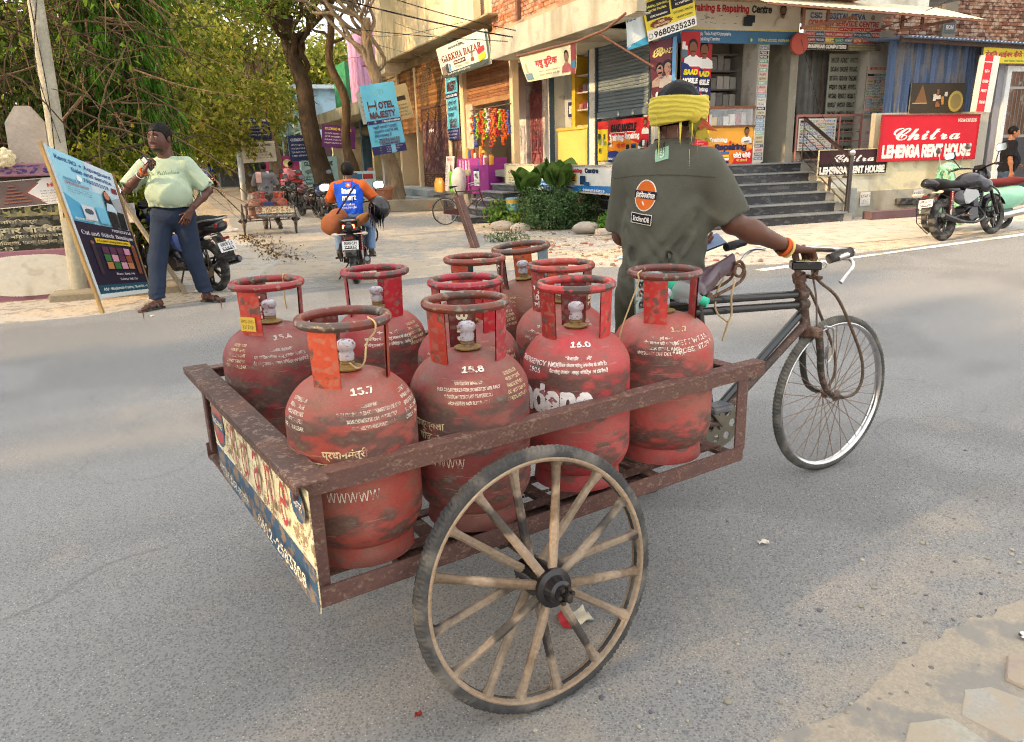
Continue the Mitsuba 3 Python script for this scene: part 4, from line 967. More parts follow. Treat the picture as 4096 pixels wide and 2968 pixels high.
RED,YEL,NAVY = '#c8202a','#e8c62c','#1f2c6e'
def centre_board(s,w,h):
 s.rect(0,0,w,h*.30,'#3d6f98'); s.poly([(0,h*.30),(w,h*.30),(w,h*.36),(w*.5,h*.30),(0,h*.42)],'#c9b878')
 s.poly([(0,h),(0,h*.62),(.10*w,h*.62),(.17*w,h)],'#9c2c28'); s.text('BILE',.01*w,h*.74,h*.16,'#e9d7a0',bold=3,shear=.2)
 s.text('Training & Repairing',.19*w,h*.72,h*.15,'#b03038',w=.42*w,bold=3); s.text('Centre',.63*w,h*.72,h*.16,'#23252a',w=.15*w,bold=3)
 s.blobs(.2*w,h*.42,.55*w,h*.66,16,['#5a6e78','#8f9799','#4a4f58','#9a4a44','#6f8f9f'],4,.03,.09); s.blobs(.56*w,h*.40,.66*w,h*.66,3,['#22303c','#35586e'],5,.5,.7)
 s.bust(.86*w,h*.42,h*.5,'#6f5546','#c9c6bb'); s.text('Mobile, Laptop, Tab And Complete',.12*w,h*.17,h*.075,'#d5d9da',w=.36*w,bold=1); s.text('Training & Repairing Centre',.12*w,h*.05,h*.075,'#d5d9da',w=.28*w,bold=1)
 s.disc(.63*w,h*.08,h*.04,'#9fc06a'); s.text('9304915213, 9304999379',.68*w,h*.05,h*.065,'#d8cf8a',w=.29*w,bold=1)
sign('shop_board','long cream and blue phone repair signboard over the counter at the corner',FRo(.05,3.42,.12),3.12,.78,'#c5c2b4',centre_board)
def csc(s,w,h):
 s.text('CSC  DIGITAL SEVA',.06*w,.80*h,.13*h,'#33518a',w=.72*w,bold=4); s.disc(.88*w,.86*h,.07*h,'#8a7a72')
 s.text('COMMON SERVICE CENTRE',.04*w,.62*h,.13*h,'#b0464a',w=.93*w,bold=4)
 s.rect(0,.50*h,w,.59*h,'#c8702e'); s.rect(.45*w,.50*h,w,.59*h,'#b8322e')
 s.lines(.02*w,.95*w,.52*h,1,1,.05*h,'#e8ddc4',2)
 cols = ['#b4484c','#3a5a8c','#b04a56','#b84848','#a5484c','#3a5f88','#3f7090','#b04040','#8f3a42','#2d4a78','#d0b02e','#3f8a6a','#6a6a88','#c06a3a','#b04040','#7a4048']
 ws = ['PHOTO','COLOUR','SPIRAL','LAMIN','ONLINE','BIO-DATA','E-MAIL','SCAN','AADHAR','PAN CARD','PVC CARD','RESULT','ADMIT','HOTEL','TICKET','MONEY']
 for i in range(16):
  x,y = (.02+.122*(i % 8))*w,(.34 if i < 8 else .19)*h
  s.rect(x,y,x+.112*w,y+.125*h,cols[i]); s.text(ws[i],x+.006*w,y+.035*h,.055*h,'#e6dccf',w=.10*w,bold=2)
 s.rect(0,.0,.56*w,.155*h,'#2a2826'); s.text('SWARNKAR COMPUTERS',.01*w,.04*h,.085*h,'#e2ddd2',w=.53*w,bold=5)
 s.rect(.56*w,0,w,.155*h,'#6e6a5c'); s.lines(.58*w,.97*w,.09*h,2,.07*h,.035*h,'#d8c070',4)
sign('service_board','pale computer-service signboard with coloured boxes, right of the long cream board',tilt(FRo(3.22,3.32,.2),-.005),1.92,.74,'#c0bcb0',csc)
def saad_tall(s,w,h):
 s.rect(0,h*.76,w,h,'#a82428'); s.blobs(0,h*.78,w*.5,h*.95,4,['#e0dcd6','#5a6c78','#2c2e34'],8,.3,.5); s.bust(w*.62,h*.745,h*.2,'#7a5038','#e4e3e0')
 s.poly([(0,h*.78),(w*.35,h*.76),(w*.8,h*.70),(w,h*.665),(w,h*.62),(0,h*.62)],NAVY)
 s.text('SAAD',.1*w,h*.685,h*.036,'#e8d21e',w=.78*w,bold=6,shear=.15); s.rect(0,h*.57,w,h*.665,'#101014'); s.text('MOBILE',.06*w,h*.622,h*.034,'#ecebe8',w=.84*w,bold=6,shear=.1)
 s.rect(0,h*.50,w,h*.60,'#25235e'); s.text('Training',.1*w,h*.572,h*.026,'#ecebe8',w=.74*w,bold=4); s.text('&',.45*w,h*.545,h*.018,'#e03030',bold=4)
 s.rect(0,h*.50,w,h*.54,'#1a1a1c'); s.text('Repairing',.08*w,h*.511,h*.024,'#e8d21e',w=.8*w,bold=4)
 s.text('93049 15213',.2*w,h*.46,h*.018,'#f0c0b0',w=.7*w,bold=3); s.text('93049 99379',.2*w,h*.43,h*.018,'#f0c0b0',w=.7*w,bold=3)
 s.rect(.5*w,h*.32,.92*w,h*.40,'#1b1c20'); s.rect(.55*w,h*.3,.9*w,h*.36,'#c9c7c2'); s.rect(0,h*.24,w,h*.27,'#e8c62c'); s.lines(.1*w,.95*w,h*.2,5,h*.022,h*.012,'#f2d8cc',5)
 s.blobs(0,0,w,h*.1,14,['#f0efec','#2a2a30','#d5d5d2','#44464e'],6,.12,.3)
sign('tall_poster','tall red and navy phone repair poster beside the counter, the wider of the two',FRo(.74,1.17,.06),.455,2.41,RED,saad_tall)
sign('tall_poster','narrow red phone repair poster partly behind the hanging maroon banner',FRo(.30,1.17,.42),.40,2.4,RED,saad_tall)
def counter(s,w,h):
 s.poly([(0,0),(w,0),(w,h*.4),(w*.5,h*.62),(0,h*.5)],'#e07a1e'); s.poly([(w*.55,0),(w,0),(w,h*.42),(w*.62,h*.2)],'#c8202a')
 s.text('Training',.0,h*.62,h*.1,'#eee8e4',w=.42*w,bold=5); s.text('&',.46*w,h*.55,h*.08,'#d02028',bold=5); s.text('Repairing',.14*w,h*.40,h*.14,'#23234e',w=.72*w,bold=6)
 s.bust(.85*w,h*.58,h*.42,'#7a5038','#e4e3e0'); s.blobs(.68*w,h*.52,.98*w,h*.64,8,['#2a2c38','#586a80','#c5c8cc'],3,.15,.3)
 for i,c in enumerate(('#3a68b0','#e2c428','#e8e4de','#2a2a60')): s.rect(.1*w,h*(.28 -.085*i),.46*w,h*(.345 -.085*i),c)
 s.text('फोटो कॉपी',.55*w,h*.17,h*.12,'#f2f0ec',w=.4*w,font='deva',bold=3); s.text('भी होता है',.62*w,h*.07,h*.06,'#ead060',w=.26*w,font='deva',bold=1)
# counter of the phone shop
CT = thing('shop_counter','phone shop counter with orange poster front and glass showcase on top','counter')
part(CT,'body',rb(1.22,2.28,1.14,1.86,-.35,.02),'m_plain','#b5aea2')
s = Sheet(); s.rect(0,0,1.06,.72,'#e2a33a'); counter(s,1.06,.72); part(CT,'poster',colored(s.m,FRo(1.22,1.14,.022)),'m_print',kind='stuff')
part(CT,'top',rb(1.2,2.3,1.86,1.9,-.38,.05),'m_wood','#7d5a40')
part(CT,'glass',rb(1.24,2.26,1.9,2.22,.0,.006),'m_glass')
part(CT,'rail',rb(1.2,2.3,2.22,2.27,-.3,.04),'m_wood','#8a5c46')
gr = np.random.default_rng(4)
for k in range(7):
 s0 = 1.27+k*.14; w = gr.uniform(.09,.13); solo('goods_box',rb(s0,s0+w,1.902,1.902+gr.uniform(.16,.28),-.26,-.16 -.02*(k % 2)),'m_print',['#c9c5bd','#c8a83a','#4a3a38','#d8d4cc','#d0cbc2','#9c3a34','#b9b2a6'][k],['white','yellow','dark','pale','white','red','grey'][k]+' accessory box in the glass showcase, number %s from its left end' % ['one','two','three','four','five','six','seven'][k],'box')
# white boxes on the wall shelves inside the phone shop
SH = thing('wall_shelf','dark wall shelves stacked with white boxes inside the phone shop','shelf')
for z in (1.95,2.25,2.62,2.98,3.3): part(SH,'board',rb(1.25,2.3,z,z+.03,-1.0,-.62),'m_plain','#5d5a55')
for i in range(14):
 r,c = divmod(i,5); s0 = 1.5+c*.16; z = (2.28,2.65,3.01)[r]
 part(SH,'carton',rb(s0,s0+.14,z,z+gr.uniform(.2,.3),-.95,-.66),'m_print',['#8d8a84','#a5a29b','#77746e','#98958f'][gr.integers(0,4)])
part(SH,'back',rb(1.2,2.32,1.14,3.6,-1.06,-1.0),'m_plain','#8f8a82')
# strip of coloured services on the slim pillar, and the wall lists
def rates(s,w,h,n=26,c=1,seed=3):
 r = random.Random(seed)
 for i in range(n):
  for j in range(c):
   col = r.choice(['#c98a86','#5c86a8','#6a8fb0','#79a890','#d8d2c8','#3d5f8a','#c2b48c','#4f8f74','#d6a8a0','#24324e'])
   y = h*(.97 -(i+1)*.95/n); x = w*(.04+j*.93/c)
   s.m.color(col).flat(sbox(x,y,x+w*.88/c,y+h*.7/n),z=.003)
   s.text(r.choice(['PAN CARD','PRINT','XEROX','FORM','PASSPORT','RESULT','LAMINATION','ONLINE']),x+.05*w/c,y+h*.15/n,h*.4/n,'#eceae4' if col not in ('#d8d2c8','#c2b48c','#d6a8a0') else '#3a3a44',w=w*.7/c,bold=2,keep=True); s.z = .0045
sign('service_list','narrow strip of coloured service labels on the slim pillar beside the shop doorway',FRo(2.31,1.16,.04),.23,2.4,'#bdbab2',lambda s,w,h: rates(s,w,h,28,1,3))
sign('service_list','pink and green service list hung on the white corner pillar',FRo(4.97,2.06,.12),.60,.98,'#d9c4b4',lambda s,w,h: (s.text('SERVICES',.1*w,.92*h,.05*h,'#b05048',w=.8*w,bold=3),rates(s,w,h*.88,13,3,5)))
sign('service_list','pink and blue service list low on the balcony rail',FRo(3.32,1.36,.12),.96,.64,'#d9c8bf',lambda s,w,h: rates(s,w,h,10,4,6))
def bw(s,w,h):
 r = random.Random(8)
 for i in range(11):
  for j in range(3): s.text(r.choice(['PVC CARD','BIO DATA','SCAN','ONLINE','E-MAIL','ADMIT','PHOTO','RESULT','PRINT']),(.05+.32*j)*w,(.92 -.085*i)*h,.042*h,'#22221f',w=.27*w,bold=3,keep=j > 0)
sign('printed_sheet','grey sheet of black service words beside the plastic door curtain',FRo(4.2,1.2,-.15),.78,2.1,'#8f8d83',bw)
# dark doorway of the computer shop with a see-through strip curtain
CU = thing('strip_curtain','hazy plastic strip curtain hanging in the dark shop doorway','curtain')
for k in range(7):
 x0 = 3.2+k*.15; n_ = 9
 P_ = np.array([[RP(x0+.17*u+.02*math.sin(z*3+k),1.2+2.3*z,-.25+.02*k % .05+.03*math.sin(u*3+k+z*4)) for u in np.linspace(0,1,5)] for z in np.linspace(0,1,n_)])
 part(CU,'strip',MB().grid(P_),'m_plastic','#5f5d58',smooth=True)
scene['m_plastic'] = {'type': 'principledthin','base_color': proc(lambda p,n,uv: unpack(uv)*grain(p,8.0,0.3)),'roughness': 0.25,'spec_trans': 0.45}
part(A,'inner_wall',rb(2.5,5.1,1.12,3.6,-2.2,-2.1),'m_plaster','#a8a39a')
solo('grocery_box',rb(3.3,3.62,1.14,1.34,-.4,-.1,ch=.01),'m_plaster','#cfc6b2','pale box on the top step by the shop doorway','box')
lamp = thing('round_sign','round red sign edge on at the corner of the computer-service board','sign'); part(lamp,'disc',MB().lathe([(0,-.03),(.2,-.03),(.21,0),(.2,.03),(0,.03)],face_right(3.08,3.42,.25),24),'m_print','#b5564a',smooth=30)
# awning over the main-road shops
AW = thing('tin_awning','long cream tin awning on rusty brackets above the main-road shops','awning')
P_ = np.array([[RP(s,4.32 -.42*u -.03*(s -1.4)+.006*math.cos(s*40),.3+1.2*u) for u in (0,.5,1)] for s in np.arange(1.3,6.5,.04)])
part(AW,'roofing',MB().grid(P_).mesh(MB().grid(P_[:,::-1] -[0,0,.004])),'m_plain','#d5cdb0')
for s0 in (2.54,3.1,4.9,5.4): part(AW,'hanger',MB().bar(RP(s0,3.62,1.0),RP(s0,3.95,1.0),.05,.05),'m_rust','#8a5a44')
for s0,s1 in ((2.5,3.75),(4.8,6.2)): part(AW,'bracket',MB().bar(RP(s0,3.58,1.0),RP(s1,3.80,1.0),.06,.06),'m_rust','#8a5a44')
part(AW,'beam',MB().bar(RP(1.35,3.88,1.48),RP(6.45,3.72,1.48),.04,.03),'m_rust','#8a5a44')
# left side: shutter shop
SU = thing('roller_shutter','grey roller shutter half down over the phone shop window','shutter')
for k in range(22): part(SU,'slat',lb(.17,2.14,2.30+.073*k,2.366+.073*k,-.03,.005,ch=.014),'m_plain',['#7d8a92','#77848c','#828f96'][k % 3])
part(SU,'bottom_rail',lb(.15,2.19,2.16,2.29,-.03,.03),'m_plain','#75828a')
for t0 in (.7,1.25): part(SU,'lock',MB().lathe([(0,0),(.05,0),(.05,.02),(0,.025)],face_left(t0,2.22,.03),12),'m_chrome','#cccccc')
part(SU,'guide',lb(2.14,2.2,1.14,3.8,-.05,.05).mesh(lb(.1,.16,1.14,3.8,-.05,.05)),'m_plain','#44505c')
part(SU,'box',lb(.1,2.2,3.66,3.9,-.2,.08),'m_plain','#4c4a46')
def saad_wide(s,w,h):
 s.poly([(0,0),(w,0),(w,h*.3),(.5*w,h*.55),(0,h*.52)],'#e0851c'); s.poly([(0,0),(.62*w,0),(.42*w,h*.16),(.2*w,h*.27),(0,h*.26)],'#24327c')
 s.text('SAAD MOBILE',.05*w,h*.72,h*.16,'#1a1218',w=.66*w,bold=6,shear=.15); s.rect(.05*w,h*.69,.7*w,h*.705,'#f0e0d8'); s.text('Training',.02*w,h*.52,h*.13,'#f0eee8',w=.38*w,bold=5); s.text('Repairing',.43*w,h*.54,h*.12,'#ecebe8',w=.36*w,bold=5)
 s.bust(.93*w,h*.62,h*.36,'#7a5038','#e4e3e0'); s.text('फोटो कॉपी',.23*w,h*.34,h*.09,'#c81e28',w=.22*w,font='deva',bold=2); s.rect(.48*w,h*.15,.55*w,h*.4,'#18181c'); s.rect(.6*w,h*.1,.72*w,h*.42,'#2b4f86'); s.rect(.62*w,h*.2,.70*w,h*.38,'#15161c')
 s.blobs(.02*w,h*.36,.2*w,h*.5,4,['#d8d4ce','#33353c'],4,.3,.5); s.blobs(.77*w,h*.1,w,h*.55,14,['#e8e6e2','#2b2d38','#5c7080','#c93038'],6,.15,.35); s.text('Mobile, Computer, Laptop',.03*w,h*.05,h*.06,'#e8ecf0',w=.5*w,bold=2)
sign('phone_poster','square red and orange phone repair poster under the grey shutter',FLo(1.62,1.25,.05),1.5,.85,RED,saad_wide)
sign('yellow_poster','narrow yellow poster left of the square red poster under the shutter',FLo(2.1,1.28,.03),.42,.82,'#d8c02a',lambda s,w,h: (s.rect(0,.8*h,w,h,'#b82a2a'),s.blobs(.05*w,.15*h,.9*w,.7*h,12,['#3c4a2a','#8a9a3a','#c9c5b0','#5a5a38'],5,.12,.3)))
part(A,'parapet',lb(-.1,2.2,1.12,1.26,-.1,.0),'m_plaster','#c9c3b4')
# yellow counter and shelves in the open shop
YC = thing('yellow_counter','pale yellow shop counter between the two white pillars','counter')
part(YC,'front',lb(2.56,4.0,1.13,1.98,-.1,.02),'m_plain','#e3c069'); part(YC,'top',lb(2.52,4.04,1.98,2.04,-.45,.06,ch=.01),'m_plain','#d8b552'); part(YC,'stile',lb(2.56,2.66,1.13,1.98,.02,.035),'m_plain','#d9b65e')
WR = thing('wardrobe_rack','yellow-edged cloth rack with folded garments in the open boutique','rack')
part(WR,'side',lb(3.35,3.5,1.9,3.6,-.6,-.1),'m_plain','#d8ae3a')
for z in (2.05,2.4,2.78,3.15): part(WR,'shelf',lb(2.55,3.4,z,z+.03,-.6,-.15),'m_plain','#b9b5ab')
for k in range(8): part(WR,'garment',lb(2.6+.2*(k % 4),2.78+.2*(k % 4),(2.43,2.81)[k // 4],(2.43,2.81)[k // 4]+gr.uniform(.08,.2),-.5,-.2,ch=.02),'m_cloth',['#9c4a58','#c9c2ba','#7a4050','#a87a6a','#6a4450','#b56a74','#8a7a80','#a04a50'][k])
part(A,'boutique_wall',lb(3.5,4.42,1.13,3.6,-.5,-.4),'m_plaster','#b9bcb8')
for i,(z,h_,c) in enumerate(((2.32,.3,'#2c3468'),)): sign('notice','small navy notice on the pale boutique wall',FLo(4.2,z,-.38),.24,.34,c,lambda s,w,h: s.rect(.2*w,.2*h,.8*w,.75*h,'#d8d5ce'))
for i,z in enumerate((2.5,3.0)): sign('paper_notice',['white paper notice on the pillar by the pink door, the lower one','white paper notice on the pillar by the pink door, the upper one'][i],FLo(4.75,z,.03),.2,.34,'#dcd9d2',lambda s,w,h: s.lines(.1*w,.9*w,.8*h,5,.15*h,.05*h,'#6a6a6a',3))
# pink ornamental steel door
PD = thing('pink_door','dusty pink steel door with raised panels and lattice top','door')
pk = '#a8666c'
part(PD,'leaf',lb(4.84,5.6,1.14,2.98,-.10,-.04),'m_dusty',pk)
for (a,b,z0,z1) in ((4.86,4.94,1.16,2.96),(5.5,5.58,1.16,2.96),(5.04,5.08,1.55,2.6),(5.16,5.2,1.55,2.6),(5.28,5.32,1.55,2.6),(5.4,5.44,1.55,2.6)): part(PD,'bar',lb(a,b,z0,z1,-.04,-.005),'m_dusty','#9c5c62')
for z in (1.16,1.5,2.62,2.9): part(PD,'rail',lb(4.88,5.56,z,z+.05,-.04,.0),'m_dusty','#9c5c62')
for k in range(9):
 z = 1.62+.23*(k // 2); part(PD,'boss',MB().lathe([(0,.03),(.03,.025),(.045,.0),(.06,.008),(.07,0)],face_left(5.24 if k % 2 else (5.46 if k % 4 else 5.02),z,-.04),14),'m_dusty','#94545a',smooth=40)
for (za,zb) in ((1.2,1.5),(2.66,2.9)):
 for k in range(5): part(PD,'stud',MB().lathe([(0,.022),(.018,.014),(.022,0)],face_left(4.98+.12*k,(za+zb)/2+.05*(k % 2),-.04),8),'m_dusty','#8d5056',smooth=40)
 part(PD,'brace',MB().bar(LP(4.94,za,-.02),LP(5.12,zb,-.02),.025,.02,N2).bar(LP(5.5,za,-.02),LP(5.32,zb,-.02),.025,.02,N2),'m_dusty','#94545a')
lat = MB()
for k in range(9): lat.bar(LP(4.86+.09*k,3.0,-.05),LP(min(4.86+.09*k+.4,5.6),3.42 if 4.86+.09*k+.4 < 5.6 else 3.0+(5.6 -4.86 -.09*k)*1.05,-.05),.012,.012,N2)
for k in range(9): lat.bar(LP(5.6 -.09*k,3.0,-.055),LP(max(5.6 -.09*k -.4,4.86),3.42 if 5.6 -.09*k -.4 > 4.86 else 3.0+(.74 -.09*k)*1.05,-.055),.012,.012,N2)
part(PD,'lattice',lat,'m_dusty','#8d565c',kind='stuff')
part(A,'wall',lb(4.82,5.72,3.42,3.75,-.3,.0),'m_plaster','#cfcabf')
# banner along the platform edge
def banner(s,w,h):
 a = w*.30
 s.rect(0,0,a,h,'#d8cfa8'); s.text('GARDEN',.1*a,h*.6,h*.12,'#8a3a3a',w=.5*a,bold=3); s.lines(.1*a,.8*a,h*.38,3,h*.12,h*.08,'#4a4a44',4)
 s.rect(a,h*.60,a+w*.145,h*.94,'#6d2428'); s.text('SAAD MOBILE',a+.008*w,h*.68,h*.16,'#e8e0b8',w=.13*w,bold=6)
 s.rect(a,h*.56,a+w*.14,h*.60,'#2f6aa8'); s.text('Training & Repairing',a+.17*w,h*.74,h*.13,'#b8303a',w=.24*w,bold=4); s.text('Centre',a+.43*w,h*.74,h*.15,'#24324e',w=.10*w,bold=5)
 s.poly([(a,0),(w,0),(w,h*.30),(a+.35*w,h*.24),(a+.18*w,h*.36),(a,h*.44)],'#2c74b4'); s.poly([(a,h*.44),(a+.18*w,h*.36),(a+.35*w,h*.24),(a+.18*w,h*.33),(a,h*.40)],'#e2e6ea')
 s.rect(a+.19*w,h*.36,a+.37*w,h*.70,'#dcc02c'); s.rect(a+.19*w,h*.4,a+.23*w,h*.55,'#8f3a30'); s.text('Repairing',a+.24*w,h*.44,h*.08,'#5a4418',w=.08*w,bold=3)
 for i,c in enumerate(('#1c2a4e','#c03038','#b03830','#2a2a4e')): s.rect(a+.335*w,h*(.62 -.07*i),a+.365*w,h*(.665 -.07*i),c)
 s.rect(a+.40*w,h*.3,a+.44*w,h*.62,'#1f3a5a'); s.rect(a+.43*w,h*.26,a+.47*w,h*.4,'#27507a')
 s.text('Mobile, Computer, Laptop, Tab And Complete',a+.01*w,h*.19,h*.07,'#e6ebef',w=.35*w,bold=2); s.text('Chip Level Training & Repairing Centre',a+.04*w,h*.07,h*.07,'#e6ebef',w=.29*w,bold=2); s.text('9304915213',a+.42*w,h*.06,h*.08,'#e6ebef',w=.16*w,bold=3); s.disc(a+.405*w,h*.09,h*.045,'#7fc08a')
sign('plinth_banner','long white and blue phone repair banner along the platform edge above the shrubs',tilt(FLo(3.75,.76,1.55),-.012),5.1,.50,'#d9d8d2',banner,frame=.03,fcol='#c9c2b2')
part(A,'void_wall',lb(-1.4,3.7,0,.98,.3,.34),'m_concrete','#8a857c')
part(A,'platform',lb(-1.4,-.6,.98,1.13,-.5,1.52).mesh(lb(-1.6,-1.4,0,1.12,-.4,1.5)),'m_concrete','#86817a')
# black stairs up to the pink door
for k in range(7):
 z = .165*k; o = 2.75 -.27*k
 st = part(A,'step',lb(3.05,4.3,z,z+.135,.3,o),'m_granite','#3a3e44'); part(st,'nosing',lb(3.02,4.34,z+.135,z+.163,.3,o+.03),'m_granite','#85878a')
# hung cloth signs
def flex(name,label,pts,draw,w,h,face,cat='banner',thick=.004,sway=.03,nx=9,ny=5,seed=1):
 """a cloth or vinyl banner between four corners (ll, lr, ur, ul), slightly rippled; drawn on its own sheet."""
 ll,lr,ur,ul = [np.asarray(p,float) for p in pts]
 nrm = np.cross(lr -ll,ul -ll); nrm /= np.linalg.norm(nrm); r = np.random.default_rng(seed); ph = r.random(4)*6
 def surf(u,v,o):
  p = (1 -u)*(1 -v)*ll[:,None]+u*(1 -v)*lr[:,None]+u*v*ur[:,None]+(1 -u)*v*ul[:,None]
  d = sway*(np.sin(u*7+ph[0])*.5+np.sin(v*5+u*3+ph[1])*.5)*(1 -v**3*.6)
  return (p+nrm[:,None]*(d+o)).T
 t = thing(name,label,cat)
 U,V = np.meshgrid(np.linspace(0,1,nx*3),np.linspace(0,1,ny*3),indexing='ij')
 G0 = surf(U.ravel(),V.ravel(),0.).reshape(*U.shape,3); G1 = surf(U.ravel(),V.ravel(),-thick).reshape(*U.shape,3)
 part(t,'cloth',MB().grid(G0).mesh(MB().grid(G1[::-1])),'m_print',face,smooth=True)
 s = Sheet(); draw(s,w,h)
 v,f = s.m.tuple(); c = s.m.packed()
 q,qf = [],[]
 tri = trimesh.Trimesh(v,f,process=False)
 v2,f2,idx = trimesh.remesh.subdivide_to_size(v,f,max(w,h)*.12,return_index=True)
 fc = c[f[idx][:,0]]
 o = MB(); o.has_color = True
 V3 = surf(v2[:,0]/w,v2[:,1]/h,v2[:,2]+.003)
 o.V,o.F,o.n = [V3[f2].reshape(-1,3)],[np.arange(len(f2)*3).reshape(-1,3)],len(f2)*3; o.C = [np.repeat(fc,3)]
 part(t,'print',o,'m_print',kind='stuff')
 return t
flex('boutique_banner','cream cloth boutique banner with red lettering hung above the open shop',[LP(2.35,2.93,1.6),LP(.27,2.88,1.6),LP(.24,3.40,1.6),LP(2.75,3.47,1.6)],lambda s,w,h: (s.text('मधु बुिटक',.26*w,.50*h,.24*h,'#a8404a',w=.42*w,font='deva',bold=3),s.lines(.3*w,.78*w,.27*h,2,.13*h,.06*h,'#6a6a62',3),s.rect(.06*w,.1*h,.1*w,.7*h,'#c8a890'),s.rect(.02*w,.06*h,.16*w,.3*h,'#6d8aa0'),s.bust(.84*w,.1*h,.75*h,'#a87860','#a85a5a'),s.rect(.92*w,.0,.995*w,h,'#7a3a40'),s.rect(.92*w,.2*h,.995*w,.45*h,'#3a6a8c')),2.3,.55,'#cfcbae',sway=.02)
BP = thing('banner_pole','rusty pipe with a prop that carries the hanging banners','pole')
part(BP,'pipe',MB().tube([LP(2.8,3.49,1.62),LP(.2,3.42,1.62),LP(-.83,3.47,1.62),LP(-1.45,3.62,1.62)],.022,8),'m_rust','#7d5040'); part(BP,'prop',MB().tube([LP(-.6,3.44,1.62),RP(-.75,2.85,1.25)],.018,8),'m_rust','#7d5040')
flex('centre_banner','torn white and blue cloth banner left of the yellow coaching sign',[RP(-1.13,3.14,1.0),RP(-.72,3.25,1.02),RP(-.82,3.84,1.0),RP(-1.17,3.72,1.0)],lambda s,w,h: (s.text('ntre',.05*w,.76*h,.12*h,'#3a68a8',w=.5*w,bold=4),s.poly([(0,0),(w,0),(w,.22*h),(0,.1*h)],'#3f97b8'),s.text('50',.05*w,.06*h,.06*h,'#e0e8ea',bold=3)),.42,.6,'#c9d5d6')
def coach(s,w,h):
 s.rect(0,0,w,.22*h,'#dedbd2'); s.text('9680525238',.12*w,.04*h,.12*h,'#26241f',w=.85*w,bold=3); s.ring(.06*w,.09*h,.045*w,.01*w,'#3a3a3a')
 s.rect(.04*w,.42*h,.5*w,.80*h,'#17171a'); s.rect(.54*w,.5*h,.96*w,.98*h,'#17171a'); s.text('VISION',.1*w,.93*h,.08*h,'#c83a2a',w=.6*w,bold=5)
 s.text('9th & 10th',.12*w,.83*h,.07*h,'#2a281c',w=.36*w,bold=3); s.text('Maths, Science,',.07*w,.68*h,.05*h,'#e8d860',w=.4*w,bold=2); s.text('Social Studies',.08*w,.59*h,.05*h,'#e8d860',w=.36*w,bold=2); s.text('CBSE Foundation',.1*w,.47*h,.04*h,'#e8e4da',w=.34*w,bold=1)
 s.text('Physics',.62*w,.84*h,.06*h,'#e8d860',w=.26*w,bold=2); s.text('JEE, NEET',.6*w,.66*h,.045*h,'#e8e4da',w=.3*w,bold=1); s.text('OLYMPIAD',.6*w,.56*h,.045*h,'#e8e4da',w=.3*w,bold=1)
 a = np.linspace(0,2*PI,29)[:-1]; rr = np.where(np.arange(28) % 2,1,.8); s.poly(np.stack([.3*w+.24*w*rr*np.cos(a),.31*h+.09*h*rr*np.sin(a)],1),'#6a2c24'); s.text('FREE',.24*w,.32*h,.04*h,'#e8d6a0',w=.12*w,bold=2); s.text('DEMO CLASSES',.15*w,.26*h,.04*h,'#e8d6a0',w=.3*w,bold=2)
 s.text('OFFLINE / ONLINE',.55*w,.39*h,.045*h,'#2a281c',w=.4*w,bold=2); s.text('Hybrid Course',.6*w,.28*h,.045*h,'#2a281c',w=.32*w,bold=2)
flex('coaching_sign','tilted yellow and black coaching class sign hung at the corner',[RP(-.74,3.28,1.05),RP(.22,3.57,1.05),RP(.10,4.32,1.05),RP(-.92,4.02,1.05)],coach,1.02,.76,'#d8c63a','sign',thick=.02,sway=.006)
flex('fashion_banner','twisted maroon fashion show banner hanging at the corner behind the man',[RP(-.48,2.0,.85),RP(-.16,2.0,.95),RP(-.03,3.42,.8),RP(-.6,3.30,.8)],lambda s,w,h: (s.text('R',.06*w,.80*h,.12*h,'#d8c070',font='script',bold=2),s.text('IWAAZZ',.3*w,.82*h,.06*h,'#d8c070',w=.6*w,bold=2),s.bust(.35*w,.42*h,.3*h,'#9a7060','#a08a80'),s.bust(.68*w,.40*h,.34*h,'#a87c68','#b5a898'),s.text('19.99',.1*w,.2*h,.14*h,'#e4dcd4',w=.8*w,bold=5),s.rect(.86*w,0,w,h,'#5f8fb8')),.5,1.35,'#5f2a34',sway=.05,seed=4)

# ---------------------------------------------------------------- tin-clad rent house to the right
B2 = thing('rent_house','low cream house front with blue tin sheet wall and sloping tin roof','building')
part(B2,'wall',rb(3.9,7.3,.5,1.1,.85,1.0),'m_plaster','#cfc7a8'); part(B2,'wall',rb(3.9,7.5,-.1,.52,.85,1.04),'m_plaster','#a5a193')
part(B2,'wall',rb(4.55,7.2,1.08,2.05,.8,.92),'m_plaster','#b9b2a0'); part(B2,'wall',rb(7.18,7.52,0,2.1,.75,1.0),'m_plaster','#b2aea2')
for k in range(24):
 s0 = 4.7+k*.105; P_ = np.array([[RP(s0+.105*u,z,.9+.02*math.cos(2*PI*u)) for u in np.linspace(0,1,7)] for z in (2.02,3.42)])
 part(B2,'tin_sheet',MB().grid(P_),'m_bluetin',['#3f5270','#4a5f80','#374860','#52688a'][k % 4],smooth=True,seed=k*.13)
mat('m_bluetin',lambda p,n,uv: mix(unpack(uv),(0.16,0.14,0.13),0.8*smoothstep(0.45,0.62,fbm(p.x*6,p.y*6,p.z*1.2,4)))*grain(p,30.0,0.2),0.5,specular=0.4)
P_ = np.array([[RP(s,3.52 -.09*(s -4.7)/3.6 -.10*u+.018*math.cos(s*2*PI/.1),.2+1.25*u) for u in (0,1)] for s in np.arange(4.7,9.4,.0167)])
part(B2,'tin_roof',MB().grid(P_).mesh(MB().grid(P_[::-1] -[0,0,.003])),'m_plain','#7f95bd',smooth=True)
part(B2,'beam',MB().bar(RP(4.7,3.40,1.2),RP(9.4,3.26,1.2),.06,.1),'m_rust','#4a3f3a')
